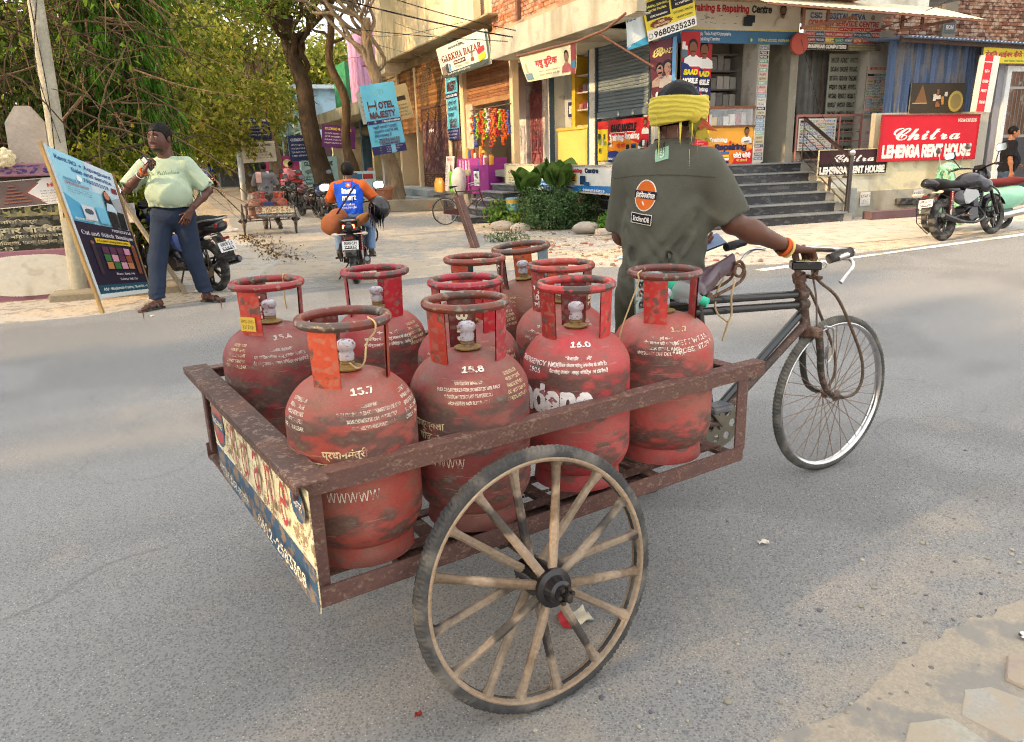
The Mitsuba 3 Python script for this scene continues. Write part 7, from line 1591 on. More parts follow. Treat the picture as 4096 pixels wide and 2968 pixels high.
rider,rshirt,RM = person('cart man in olive work shirt and yellow headband, seen from behind, hand on the handlebar',JR,dict(skin='#5e3c2b',shirt=OLIVE,trousers='#4a463b',w=.92,h=.0075,hh=.0045,sleeve=.86,sleeve_r=.92,crease=.006,fold=.018,ff=5.5,hem=-.20,seed=3,nape=-.085,hair_th=.009,handh=.0036,
 handR=(A3(1.118,2.962,1.018),nrm(A3(.075,.03,-.010)),nrm(A3(.25,.1,-1)),nrm(A3(-.30,.95,-.12)),[(.95,1.0,.6),(.95,1.05,.65),(1.0,1.1,.7),(1.0,1.1,.7)],dict(thumb=(.7,.35))),
 handL=(A3(.72,3.265,.99),nrm(A3(.95,.2,.1)),nrm(A3(.2,-.1,1)),nrm(A3(-.2,-1,.1)),RELAX)))
# collar, seams and badges of the work shirt
def rl(P): return (P -JR['neck'])
col = []
for a in np.linspace(0,2*PI,33)[:-1]:
 d = math.cos(a)*r_n+math.sin(a)*f_; base = JR['neck']+A3(.0,.0,-.012)
 col.append([base+d*.078,base+d*.073+A3(0,0,.030),base+d*.067+A3(0,0,.048),base+d*.060+A3(0,0,.028)])
col.append(col[0]); part(rider,'collar',MB().grid(col),'m_cloth','#565247',smooth=True,seed=3)
def backframe(p,tw=0.0): n = -nrm(f_*.92 -r_n*.0+A3(0,0,.05)); x = nrm(np.cross(A3(0,0,1),n)); y = np.cross(n,x); return mat4(x,y,n,p) @ rot([0,0,1],tw)
bp = ctr -f_*.12
s = Sheet(.0007); s.disc(0,0,.046,'#d9cfc4',.057); s.disc(0,0,.042,'#c8652c',.053); s.rect(-.046,-.012,.046,.016,'#23233a'); s.text('इंडियनऑयल',-.041,-.009,.018,'#e6ded2',w=.082,font='deva',bold=1); s.rect(-.052,-.105,.042,-.066,'#e0d8ca'); s.rect(-.0495,-.1025,.0395,-.0685,'#23232c'); s.text('IndianOil',-.044,-.095,.018,'#e6ded2',w=.078,bold=1)
part(rider,'badge',drape(s,backframe(bp+r_n*(-.045)+A3(0,0,1.245),-.08),rshirt),'m_cloth',smooth=False,kind='stuff')
s = Sheet(.0007); s.rect(0,0,.05,.045,'#8fb59a'); s.text('S',.015,.012,.022,'#d5e2d6',bold=2); part(rider,'size_label',drape(s,backframe(bp+r_n*.0+A3(-.02,0,1.362),.25),rshirt),'m_cloth',kind='stuff')
seam = MB()
for off,z0 in ((0,1.335),):
 s = Sheet(.0007); s.poly([(-.2,-.0),(-.1,.012),(0,.016),(.1,.012),(.2,-.0),(.2,.004),(.1,.016),(0,.020),(-.1,.016),(-.2,.004)],'#46443b'); part(rider,'yoke_seam',drape(s,backframe(bp+A3(0,0,z0 -.035)),rshirt,lift=.001),'m_cloth')
ep = MB().box((0,0,0),(.035,.10,.006),mat4(nrm(f_),nrm(JR['shR'] -JR['neck']+A3(0,0,.045)),nrm(np.cross(f_,nrm(JR['shR'] -JR['neck']+A3(0,0,.045)))),(JR['shR']*.62+JR['neck']*.38)+A3(.0,.02,.048)),.002); part(rider,'epaulette',ep,'m_cloth','#37342c')
# headband: folded yellow cloth wound round the head, its ends hanging at the right
def band(P):
 q = (P -RM[:3,3]) @ RM[:3,:3]; ang = np.arctan2(q[:,0],q[:,1]); zc = .024+.010*np.sin(ang+.4)+.006*np.cos(ang)
 e = ellip(q,(0,-.012,.03),(.096,.115,.13)); u = (q[:,2] -zc)
 crease = .5+.5*np.sin(2*PI*(u*55+1.0*np.sin(ang+1)+.9*meshkit.noise(q*26)))
 D = np.abs(e+.001) -.0115 -.0045*crease
 return np.maximum(D,np.abs(u) -(.046+.004*np.sin(ang*2+1)))
V,F = net(band,JR['head'] -.15,JR['head']+.16,.0036); hbnd = part_key(rider,'headband'); put(hbnd,relax((V,F),1),'m_cloth','#c2b04e',smooth=True,seed=2)
kb = RM[:3,3]+RM[:3,:3] @ A3(.088,-.055,-.005)
part(hbnd,'knot',MB().ell(kb,(.024,.022,.026)),'m_cloth','#b9a544',smooth=True)
for k,(dx,dz,c) in enumerate(((.03,-.085,'#a8923a'),(.052,-.05,'#a5563a'),(.012,-.075,'#6a6a32'))):
 rows = [[kb+A3(dx*u+w_*.018*(1+u),-.01*u+.012*math.sin(6*u+w_*2+k),dz*u*(1+.1*w_)) for w_ in (-1,-.3,.4,1)] for u in np.linspace(0,1,7)]; part(hbnd,'tail',MB().grid(rows),'m_cloth',c,smooth=True)
# bracelets
wr,wd = A3(1.095,2.953,1.022),nrm(JR['wrR'] -JR['elR']); x_,y_,z_ = frame_from(wd)
part(rider,'bracelet',MB().torus(.0335,.0055,mat4(x_,y_,z_,wr -wd*.012),28,8,1.7),'m_cloth','#c0582a',smooth=True); part(rider,'bracelet',MB().torus(.033,.0045,mat4(x_,y_,z_,wr+wd*.008),28,8,1.5),'m_cloth','#d6bf76',smooth=True)
ph = thing('smartphone','phone held up in the cart man\'s left hand in front of him','phone'); PM = mat4(nrm(A3(.9,.35,.25)),nrm(np.cross(A3(.2,-.5,.85),A3(.9,.35,.25))),nrm(np.cross(A3(.9,.35,.25),nrm(np.cross(A3(.2,-.5,.85),A3(.9,.35,.25))))),A3(.862,3.255,1.012))
part(ph,'case',MB().box((0,0,0),(.16,.076,.009),PM,.004),'m_gloss','#23262e'); part(ph,'screen',MB().box((0,0,.005),(.148,.068,.001),PM).box((0,0,-.005),(.148,.068,.001),PM),'m_gloss','#5a7090')
# water bottle strapped under the saddle
WB = thing('water_bottle','clear plastic water bottle with green label and cap strapped under the saddle','bottle'); b0_,b1_ = A3(.574,2.62,.937),A3(.68,2.55,.895); bd_ = nrm(b1_ -b0_); x_,y_,z_ = frame_from(bd_); WM = mat4(x_,y_,z_,b1_ -bd_*.255)
part(WB,'body',MB().lathe([(.0,0),(.03,.0),(.036,.01),(.037,.05),(.0355,.055),(.037,.06),(.037,.14),(.0355,.145),(.037,.15),(.036,.175),(.028,.20),(.016,.222),(.013,.24)],WM,24),'m_bottle',smooth=40)
part(WB,'label',MB().lathe([(.0375,.075),(.0378,.078),(.0378,.132),(.0375,.135)],WM,24),'m_print','#1f9a78',smooth=True); part(WB,'cap',MB().lathe([(0,.262),(.015,.262),(.0165,.258),(.0165,.238),(0,.238)],WM,18),'m_plain','#35b494',smooth=40); part(WB,'water',MB().lathe([(0,.004),(.033,.006),(.0345,.06),(.0345,.11),(0,.11)],WM,20),'m_bottle',smooth=40)
solo('strap',MB().torus(.041,.005,mat4(x_,y_,z_,A3(*(WM[:3,3]+bd_*.10))),26,6),'m_rubber','#2b2622','dark rubber strap round the water bottle','strap',smooth=True)
def BW(s_,n_,z_): return A3(1.397,3.119,0)+BD*s_+BN*n_+A3(0,0,z_)
twine('rope',[BW(-.64,-.03,.93),BW(-.66,-.035,.87),BW(-.65,-.03,.80),BW(-.67,-.035,.77),BW(-.69,-.03,.70)],'frayed rope tied round the double top tubes under the saddle',.004); twine('rope',[BW(-.64,.03,.93),BW(-.70,.0,.885),BW(-.72,-.02,.82),BW(-.66,-.03,.765)],'second turn of frayed rope under the saddle',.004)

# ---- standing man at the left in a mint T-shirt
fL = nrm(A3(.22,-.975,0)); rL = np.cross(fL,[0,0,1])           # his right is the viewer's left
c0 = A3(-3.40,7.78,0)
JL = dict(pel=c0+A3(0,0,.99),chest=c0+A3(0,.02,1.30) ,neck=c0+A3(.02,0.02,1.505),head=c0+A3(-.005,-.03,1.685),face=nrm(A3(-.22,-.96,-.05)),shR=c0+rL*.195+A3(0,0,1.41),shL=c0 -rL*.195+A3(0,0,1.42),
          elR=A3(-3.745,7.62,1.21),wrR=A3(-3.47,7.46,1.385),elL=A3(-3.04,7.86,1.17),wrL=A3(-3.16,7.66,.99),hipR=c0+rL*.10+A3(0,0,.93),hipL=c0 -rL*.10+A3(0,0,.93),knR=A3(-3.59,7.70,.50),knL=A3(-3.30,7.88,.50),anR=A3(-3.625,7.62,.10),anL=A3(-3.25,7.96,.10),toeR=A3(-3.74,7.42,.008),toeL=A3(-3.02,7.88,.008))
manL,lshirt,LM = person('heavy-set man in a mint T-shirt and navy trousers holding a phone to his mouth',JL,dict(skin='#54362a',shirt='#a2b19b',trousers='#2b3648',w=1.05,belly=1.35,hs=1.2,crease=.008,h=.010,hh=.0055,sleeve=.86,sleeve_r=1.12,fold=.022,ff=4.5,hem=.03,seed=8,fat=1.12,leg=1.22,gaze=.004,hairline=.04,sole='#2c2724',
 handR=(A3(-3.465,7.455,1.39),nrm(A3(.55,-.15,.8)),nrm(A3(.6,.65,-.35)),nrm(A3(-.6,-.3,.7)),GRIP),handL=(A3(-3.165,7.655,.985),nrm(A3(-.45,-.25,-.85)),nrm(A3(-.45,.85,0)),nrm(A3(-.55,-.5,.3)),RELAX)))
s = Sheet(.0008); s.text('Life  Collection',-.16,0,.045,'#5f7a60',w=.32,font='script',rotate=.05); part(manL,'shirt_print',drape(s,mat4(-rL*1,[0,0,1],fL,c0+A3(-.02,0,1.33)),lshirt,.3,lift=.003),'m_cloth',kind='stuff')
wd = nrm(JL['wrR'] -JL['elR']); x_,y_,z_ = frame_from(wd); part(manL,'wristband',MB().torus(.033,.009,mat4(x_,y_,z_,JL['wrR'] -wd*.02),24,8,1.6),'m_cloth','#c9602c',smooth=True); part(manL,'bangle',MB().torus(.038,.005,mat4(x_,y_,z_,JL['wrR'] -wd*.085),24,8),'m_plain','#d5d0c8',smooth=True)
for k in range(1): part(manL,'beard',MB().ell((0,.049,-.090),(.066,.070,.045),LM,12),'m_skin','#2e1e18',smooth=True)
ph = thing('smartphone','dark phone held to his mouth by the man in the mint T-shirt','phone'); PM = mat4(nrm(A3(.55,.1,-.8)),nrm(A3(.75,-.35,.5)),nrm(np.cross(A3(.55,.1,-.8),A3(.75,-.35,.5))),A3(-3.415,7.425,1.455)); part(ph,'case',MB().box((0,0,0),(.15,.072,.010),PM,.004),'m_gloss','#1d1c22'); part(ph,'sticker',MB().box((-.03,0,.006),(.05,.05,.001),PM).box((-.03,0,-.006),(.05,.05,.001),PM),'m_print','#d5d3d6')

# ---- man in black by the gate at the right edge
c1 = A3(10.40,16.0,0); fM = nrm(A3(.95,-.3,0)); rM = np.cross(fM,[0,0,1])
JM = dict(pel=c1+A3(0,0,.86),chest=c1+A3(0,0,1.19),neck=c1+A3(.02,0,1.43),head=c1+A3(.04,-.01,1.59),face=nrm(A3(.95,-.25,-.08)),shR=c1+rM*.19+A3(0,0,1.36),shL=c1 -rM*.19+A3(0,0,1.36),elR=c1+rM*.24+A3(-.03,0,1.08),wrR=c1+rM*.24+A3(.03,0,.83),elL=c1 -rM*.24+A3(.0,0,1.08),wrL=c1 -rM*.2+A3(.2,0,.95),hipR=c1+rM*.09+A3(0,0,.82),hipL=c1 -rM*.09+A3(0,0,.82),knR=c1+rM*.1+A3(0,0,.45),knL=c1 -rM*.1+A3(0,0,.45),anR=c1+rM*.1+A3(-.02,0,.08),anL=c1 -rM*.1+A3(-.02,0,.08),toeR=c1+rM*.12+A3(.22,0,.005),toeL=c1 -rM*.12+A3(.22,0,.005))
manR,_,RM2 = person('man in a black shirt, jeans and glasses standing by the grey gate',JM,dict(skin='#9a6a4c',shirt='#1d1f24',trousers='#3f4f66',w=1.1,belly=.7,h=.014,hh=.009,sleeve=.8,sleeve_r=1.2,hem=-.06,seed=12,handh=.007,handR=(JM['wrR'],A3(.1,0,-1),-rM,fM,RELAX),handL=(JM['wrL'],fM,A3(0,0,-1),rM,RELAX)))
part(manR,'glasses',MB().tube((np.array([(-.06,.09,.014),(-.03,.105,.014),(.03,.105,.014),(.06,.09,.014),(.078,-.01,.016)])) @ RM2[:3,:3].T+RM2[:3,3],.003,5),'m_gloss','#111111')
# ---- woman in pink at the parked motorcycles
c2 = A3(-8.3,29.0,0); fW = nrm(A3(.8,.6,0)); rW = np.cross(fW,[0,0,1]); JW = dict(pel=c2+A3(0,0,.82),chest=c2+A3(.1,.02,1.08),neck=c2+A3(.2,.05,1.27),head=c2+A3(.27,.05,1.40),face=fW,shR=c2+rW*.17+A3(.15,0,1.2),shL=c2 -rW*.17+A3(.15,0,1.2),elR=c2+rW*.2+A3(.3,0,.98),wrR=c2+rW*.15+A3(.55,.1,.95),elL=c2 -rW*.2+A3(.3,0,.98),wrL=c2 -rW*.15+A3(.55,.1,.95),hipR=c2+rW*.08+A3(0,0,.8),hipL=c2 -rW*.08+A3(0,0,.8),knR=c2+rW*.09+A3(0,0,.45),knL=c2 -rW*.09+A3(0,0,.45),anR=c2+rW*.09+A3(0,0,.08),anL=c2 -rW*.09+A3(0,0,.08),toeR=c2+rW*.1+A3(.2,.1,.005),toeL=c2 -rW*.1+A3(.2,.1,.005))
person('woman in a long pink tunic bending over the parked motorcycles',JW,dict(skin='#7a5040',shirt='#d68a96',trousers='#c9808c',h=.02,hh=.012,sleeve=.9,sleeve_r=1.2,hem=-.42,w=1.05,seed=14,eyes=False,leg=1.25))
# ---------------------------------------------------------------- motorcycles, scooter, bicycle, second cart
def alloy(R,w,n=5):
 """rim and spokes of a cast wheel, axis along z."""
 m = MB().lathe([(R,-w),(R+.012,-w -.004),(R+.012,-w+.008),(R -.004,-w+.014),(R -.004,w -.014),(R+.012,w -.008),(R+.012,w+.004),(R,w),(R -.014,w*.6),(R -.016,0),(R -.014,-w*.6),(R,-w)],None,40)
 for k in range(n):
  a = 2*PI*k/n
  for e in (-.16,.16): m.bar((.035*math.cos(a),.035*math.sin(a),0),((R -.008)*math.cos(a+e),(R -.008)*math.sin(a+e),0),.022,.018,(0,0,1))
 return m.lathe([(0,-.05),(.05,-.05),(.06,-.03),(.06,.03),(.05,.05),(0,.05)],None,18)
def sdf_part(f,lo,hi,h,mirror=None): return relax(net(f,lo,hi,h),2)
_bp = {}
def moto_parts(kind):
 """list of (parent part, name, mesh, material, colour, smooth); x forward from the rear axle line, y left, z up."""
 if kind in _bp: return _bp[kind]
 sport = kind == 'sport'; P = []; WB = 1.33; R = .305
 AX = mat4([1,0,0],[0,0,1],[0,-1,0],[0,0,R]); AF = mat4([1,0,0],[0,0,1],[0,-1,0],[WB,0,R])
 rw = .064 if sport else .05; body = '#17191f'
 P += [('wheel','tyre',tyre_mesh(R,rw,AX,60,180,16).tuple(),'m_rubber','#2c2b2a',30),('wheel','rim',xf(alloy(R -.082,rw*.8).tuple(),AX),'m_gloss','#1b1b1e',40),('wheel_001','tyre',tyre_mesh(R,.048,AF,60,180,16).tuple(),'m_rubber','#2c2b2a',30),('wheel_001','rim',xf(alloy(R -.08,.035).tuple(),AF),'m_gloss','#1b1b1e',40)]
 P.append(('wheel','brake_disc',xf(MB().lathe([(.05,-.062),(.12,-.062),(.12,-.056),(.05,-.056)],None,30).tuple(),AX),'m_steel','#8a8784',30))
 fk = MB()
 for sy in (-1,1): fk.cyl((WB,sy*.085,R),(WB -.19,sy*.085,R+.42),.025,.024).cyl((WB -.16,sy*.085,R+.36),(WB -.31,sy*.085,R+.70),.018)
 P.append((None,'fork',fk.box((WB -.27,0,R+.60),(.06,.2,.03)).box((WB -.2,0,R+.42),(.06,.2,.03)).tuple(),'m_steel','#3a3a3c',35))
 a = np.linspace(.15*PI,.95*PI,15); fd = [[(WB+(R+.022)*math.cos(t),y,R+(R+.022)*math.sin(t) -.02*abs(y/.06)**2) for y in np.linspace(-.06,.06,7)] for t in a]
 P.append((None,'front_fender',MB().grid(fd).mesh(MB().grid(np.array(fd)[::-1] -[0,0,.004])).tuple(),'m_gloss',body,40))
 def tank(Q): 
  D = ellip(Q,(.74,0,.83),(.27,.155 if not sport else .175,.135)); D = smin(D,ellip(Q,(.60,0,.79),(.16,.10,.09)),.08)
  if sport:
   for sy in (-1,1): D = smin(D,ellip(Q,(.92,sy*.15,.74),(.16,.05,.10)),.05)
  return D
 P.append((None,'tank',sdf_part(tank,(.38,-.26,.6),(1.12,.26,1.02),.018),'m_gloss','#20242e' if sport else body,True))
 def seat(Q): D = np.maximum(ellip(Q,(.22,0,.79),(.46,.14,.075)),.745 -Q[:,2]); D2 = ellip(Q,(-.12,0,.84),(.26,.12,.065)); return smin(D,D2,.05)
 P.append((None,'seat',sdf_part(seat,(-.42,-.2,.7),(.72,.2,.95),.016),'m_plain','#16161a',True))
 def tail(Q):
  D = smin(cap(Q,(.28,0,.70),(-.36,0,.80 if not sport else .86),.11,.055),ellip(Q,(-.26,0,.78 if not sport else .83),(.16,.11,.05)),.06); return D
 P.append((None,'tail_cowl',sdf_part(tail,(-.55,-.2,.55),(.45,.2,.98),.016),'m_gloss',body,True))
 for sy in (-1,1): P.append((None,'side_panel',sdf_part(lambda Q: ellip(Q,(.30,sy*.12,.60),(.19,.035,.11)),(.06,sy*.12 -.06,.46),(.54,sy*.12+.06,.74),.014),'m_gloss','#2a2d33' if sport else '#22252c',True))
 if sport:
  for sy in (-1,1): P.append((None,'frame_cover',MB().hull([(.28,sy*.15,.62),(.36,sy*.16,.72),(.62,sy*.19,.68),(.66,sy*.19,.60),(.42,sy*.17,.50),(.36,sy*.15,.50),(.36,sy*.12,.6),(.6,sy*.14,.62)]).tuple(),'m_gloss','#9a9da4',False))
 P.append(('tail_light','',MB().box((-.37 if not sport else -.36,0,.80 if not sport else .86),(.05,.17 if not sport else .13,.06),ch=.015).tuple(),'m_gloss','#8f1018',False))
 rf = [[(-.22 -.20*u,y,.70 -.28*u) for y in (-.07,0,.07)] for u in np.linspace(0,1,6)]
 P.append((None,'rear_fender',MB().grid(rf).mesh(MB().grid(np.array(rf)[::-1] -[.006,0,.0])).box((-.40,0,.46),(.02,.12,.14)).tuple(),'m_rubber','#202124',40))
 PF = mat4([0,-1,0],np.array([.3,0,.954]),np.array([-.954,0,.3]),[-.395,0,.56])
 P.append(('plate','',MB().box((0,0,0),(.21,.115,.004),PF).tuple(),'m_print','#d8d8d6',False)); P.append(('plate_frame',PF,None,None,None,None))
 P.append((None,'reflector',MB().box((-.40,0,.655),(.012,.09,.03)).tuple(),'m_gloss','#6a1218',False))
 for sy in (-1,1):
  P.append((None,'indicator',MB().cyl((-.33,sy*.05,.70),(-.34,sy*.16,.70),.008).ell((-.345,sy*.19,.70),(.025,.045,.022)).tuple(),'m_gloss','#d8c8b4',True))
  sp = MB(); t_ = np.linspace(0,1,90); p0,p1 = np.array([.02,sy*.115,.34]),np.array([.10,sy*.115,.70]); ax = nrm(p1 -p0); x_,y_,_ = frame_from(ax); c = p0+(p1 -p0)*(.25+.7*t_[:,None])+.03*(np.cos(t_*2*PI*8)[:,None]*x_+np.sin(t_*2*PI*8)[:,None]*y_)
  P.append(('shock','coil',MB().tube(c,.006,6).tuple(),'m_gloss','#8f2028',True)); P.append(('shock','rod',MB().cyl(p0,p1,.014).tuple(),'m_steel','#8a8a8a',40))
  P.append((None,'mirror_stalk',MB().tube(smooth_path([(WB -.36,sy*.26,1.06),(WB -.40,sy*.32,1.18),(WB -.42,sy*.36,1.24)],4),.007,6).tuple(),'m_plain','#151518',True))
  mr = mat4([0,1,0],[.1,0,.995],[-.995,0,.1],[WB -.42,sy*.38,1.27]); sh = Polygon([(-.075,-.02),(-.06,-.05),(.05,-.055),(.08,-.02),(.075,.03),(.03,.05),(-.06,.045)])
  P.append(('mirror','shell',MB().prism(sh.buffer(.008),.022,mr @ trans(0,0,-.024)).tuple(),'m_plain','#151518',False)); P.append(('mirror','glass',MB().prism(sh,.003,mr).tuple(),'m_mirror','#ffffff',False))
  P.append((None,'foot_peg',MB().cyl((.30,sy*.10,.33),(.28,sy*.28,.33),.014).tuple(),'m_rubber','#202022',40))
 hb = smooth_path([(WB -.46,.36,1.03),(WB -.40,.27,1.05),(WB -.33,.12,1.03),(WB -.32,0,1.0),(WB -.33,-.12,1.03),(WB -.40,-.27,1.05),(WB -.46,-.36,1.03)],5)
 P.append((None,'handlebar',MB().tube(hb,.012,8).tuple(),'m_steel','#2c2c2e',True))
 for sy in (-1,1): P.append((None,'grip',MB().cyl((WB -.47,sy*.38,1.027),(WB -.41,sy*.27,1.05),.018).tuple(),'m_rubber','#161618',40)); P.append((None,'lever',MB().tube(smooth_path([(WB -.36,sy*.22,1.05),(WB -.34,sy*.28,1.06),(WB -.39,sy*.37,1.04)],4),.006,6).tuple(),'m_steel','#555555',True))
 P.append(('headlight','',sdf_part(lambda Q: np.maximum(ellip(Q,(WB -.22,0,.90),(.13,.10,.12)),Q[:,0] -(WB -.14)),(WB -.4,-.15,.75),(WB -.05,.15,1.05),.016),'m_gloss',body,True)); P.append((None,'lens',MB().ell((WB -.14,0,.90),(.03,.085,.085)).tuple(),'m_gloss','#c9ccd0',True))
 P.append((None,'meter',MB().box((WB -.30,0,1.03),(.06,.16,.07),ch=.015).tuple(),'m_plain','#1a1a1c',False))
 en = MB().box((.62,0,.36),(.34,.22,.24),ch=.04).box((.74,0,.54),(.17,.18,.22),ch=.02)
 for k in range(7): en.box((.75,0,.46+.028*k),(.21,.22,.009))
 en.lathe([(0,-.14),(.09,-.14),(.10,-.12),(.10,.12),(.09,.14),(0,.14)],mat4([1,0,0],[0,0,1],[0,-1,0],[.54,0,.34]),18); P.append((None,'engine',en.tuple(),'m_steel','#4a4a4c',40))
 fr = MB().tube(smooth_path([(WB -.34,0,.92),(WB -.25,0,.62),(.92,0,.38),(.80,0,.24),(.45,0,.24)],5),.02,8).tube([(WB -.34,0,.95),(.35,0,.70),(-.2,0,.76)],.02,8)
 for sy in (-1,1): fr.cyl((0,sy*.10,R),(.45,sy*.09,.36),.02).tube(smooth_path([(.9,sy*.10,.4),(1.0,sy*.25,.45),(1.0,sy*.29,.60),(.93,sy*.20,.74),(.88,sy*.08,.78)],4),.012,6)
 P.append((None,'frame',fr.tuple(),'m_gloss','#1a1a1c',40))
 P.append((None,'exhaust',MB().tube(smooth_path([(.84,-.05,.46),(.92,-.10,.30),(.6,-.16,.22),(.30,-.16,.24),(.1,-.17,.27),(-.28,-.19,.36)],5),np.concatenate([np.full(16,.02),np.linspace(.03,.046,10)]),12).tuple(),'m_steel','#3b3b3e',40)); P.append((None,'exhaust_tip',MB().cyl((-.27,-.19,.358),(-.31,-.192,.366),.03).tuple(),'m_steel','#77777a',40))
 if not sport: P.append((None,'grab_rail',MB().tube(smooth_path([(.05,.12,.82),(-.25,.12,.87),(-.40,.08,.88),(-.42,0,.88),(-.40,-.08,.88),(-.25,-.12,.87),(.05,-.12,.82)],5),.012,8).tuple(),'m_steel','#9a9a9c',True)); P.append((None,'chain_case',MB().box((.22,.13,.33),(.50,.025,.08),ch=.01).tuple(),'m_plain','#222226',False)); P.append((None,'saree_guard',MB().tube([(.1,.17,.3),(-.2,.17,.34),(-.24,.17,.5),(.05,.17,.55),(.1,.17,.3)],.007,6).tube([(-.07,.17,.32),(-.1,.17,.52)],.006,6).tuple(),'m_steel','#6a6560',True))
 else:
  sg = MB().tube([(-.34,.16,.62),(-.36,.17,.30),(-.10,.17,.12),(.02,.16,.2)],.007,6)
  for k in range(5): sg.tube([(-.36+.02*k,.17,.50 -.07*k),(-.16+.03*k,.17,.46 -.06*k)],.005,5)
  P.append((None,'saree_guard',sg.tuple(),'m_steel','#4a4542',True))
 P.append((None,'stand',MB().cyl((.42,.10,.26),(.36,.27,.02),.010).tuple(),'m_steel','#333333',40))
 _bp[kind] = P; return P
def motorcycle(label,M,kind='std',colors=None,plate=None,lit=False,group=None,far=False):
 t = thing('motorcycle',label,'motorcycle',group); colors = colors or {}; made = {}
 for par,name,mesh,m_,c,sm in moto_parts(kind):
  if par == 'plate_frame':
   if plate:
    F = M @ name; s = Sheet(.0008); s.text(plate[0],-.08,.008,.036,'#1a1a1a',w=.16,font='mono',bold=2); s.text(plate[1],-.08,-.045,.036,'#1a1a1a',w=.16,font='mono',bold=2); part(t+'__plate','lettering',colored(s.m,F @ trans(0,0,.0025)),'m_print',kind='stuff')
   continue
  if far and name in ('stand','lever','foot_peg','meter','reflector','saree_guard','brake_disc','lens','exhaust_tip'): continue
  c = colors.get(name or par,c)
  if far and name == 'glass': m_,c = 'm_gloss','#4a4e54'
  if par and not name: key = part_key(t,par); made[par] = key; put(key,xf(mesh,M),'m_taillit' if lit and par == 'tail_light' else m_,c,sm); continue
  if par:
   if par not in made or (par in ('shock','mirror') and name in ('coil','shell')): made[par] = part_key(t,par.split('_0')[0])
   part(made[par],name,xf(mesh,M),m_,c,sm)
  else: part(t,name,xf(mesh,M),m_,c,sm)
 if lit:
  k = t+'__tail_light'; lm = MB().box((-.398,0,.80),(.004,.15,.045)); key = part(k,'lit_lens',xf(lm.tuple(),M),'m_gloss','#d01010'); scene[key]['emitter'] = {'type': 'area','radiance': {'type': 'rgb','value': [5.0,.35,.12]}}
 return t
mat('m_taillit',lambda p,n,uv: mi.Color3f(0.45,0.02,0.02)*grain(p,20.0,0.1),0.2,specular=0.5)
def place(x,y,head,s=1.0,lean=0.0,z=0.0): 
 M = rotz(head,(x,y,z)) @ rot([1,0,0],lean); S = np.eye(4); S[:3,:3] *= s; return M @ S
# right-hand black sporty bike, leaning on its stand
motorcycle('black and silver sporty motorcycle parked on the white edge line before the cream wall',place(6.57,11.35,math.atan2(.68,1.17),1.02,-.16),'sport',plate=('BR01FF','V8220'))
motorcycle('dark motorcycle parked behind the standing man in the mint T-shirt',place(-3.42,8.72,math.radians(146),.98,-.13),'std',plate=('BR01J','F1843'),colors={'side_panel': '#2a3f78','tank': '#1d2a55'})
MI = place(-1.83,8.95,math.radians(97),.88,-.02)
motorcycle('motorcycle of the delivery rider with its tail lamp lit',MI,'std',plate=('BR01H','Z2922'),lit=True)
# row of parked motorcycles down the street
for i,(x,y,hd,c) in enumerate(((-4.2,18.6,118,'#1b2b55'),(-5.1,20.6,124,'#5a1a22'),(-5.9,22.2,120,'#1a1a1e'),(-6.8,24.0,128,'#20242e'),(-7.7,25.6,122,'#14161c'))): motorcycle(['parked motorcycle nearest the delivery rider, its blue tank catching light','second parked motorcycle of the row, dark red tank','third parked motorcycle of the row, all black','fourth parked motorcycle of the row, grey-black','last parked motorcycle of the row beside the woman in pink'][i],place(x,y,math.radians(hd),.92,-.14),'std',colors={'tank': c},far=True,group='motorcycles parked along the side street')
MD = place(-16.6,43.5,math.radians(113),1.0); motorcycle('distant motorcycle ridden away down the side street',MD,'std',far=True,lit=True)

# ---- riders on motorcycles
def seated(M,s=1.0,lean=.1,spread=.2):
 """joints of a rider on a motorcycle, in the bike's frame."""
 g = lambda x,y,z: (M @ np.array([x,y,z,1]))[:3]
 return dict(pel=g(.20,0,.93),chest=g(.24+lean,0,1.16),neck=g(.29+lean,0,1.34),head=g(.33+lean,0,1.475),face=nrm(M[:3,0]),headup=nrm(M[:3,2]),shR=g(.27+lean,-.18,1.27),shL=g(.27+lean,.18,1.27),elR=g(.40+lean,-.29,1.08),elL=g(.40+lean,.29,1.08),wrR=g(.83,-.37,1.06),wrL=g(.83,.37,1.06),hipR=g(.24,-.10,.88),hipL=g(.24,.10,.88),knR=g(.66,-.22,.74),knL=g(.66,.22,.74),anR=g(.34,-.22,.42),anL=g(.34,.22,.42),toeR=g(.52,-.23,.335),toeL=g(.52,.23,.335))
JI = seated(MI,.92,.06); JI['elR'] = (MI @ np.array([.38,-.36,1.06,1]))[:3]
insta,ishirt,IM = person('delivery rider seen from behind in a blue and orange shirt and black cap',JI,dict(s=.84,skin='#4a3026',shirt='#2450c0',trousers='#6f86a8',w=1.0,h=.011,hh=.008,sleeve=.001,hem=-.06,fold=.008,seed=21,eyes=False,sandal=False,handR=(JI['wrR'],nrm(MI[:3,0]),A3(0,0,-1),nrm(-MI[:3,1]*-1),GRIP),handL=(JI['wrL'],nrm(MI[:3,0]),A3(0,0,-1),nrm(-MI[:3,1]),GRIP),handh=.006,hairline=.02,hair_th=.022,nape=-.05))
og = MB()
for k in 'LR':
 sh,el = JI['sh'+k],JI['el'+k]; v = nrm(el -sh); e = sh+(el -sh)*.85; ne = JI['neck']
 og.mesh(relax(net(lambda P: np.maximum(smin(cap(P,sh,e,.068,.068),cap(P,sh,sh*.45+ne*.55,.066,.06),.03) -.006*(meshkit.fbm(P*14,3,4) -.5),(P -e) @ v),np.minimum(np.minimum(sh,e),ne) -.14,np.maximum(np.maximum(sh,e),ne)+.14,.011),2))
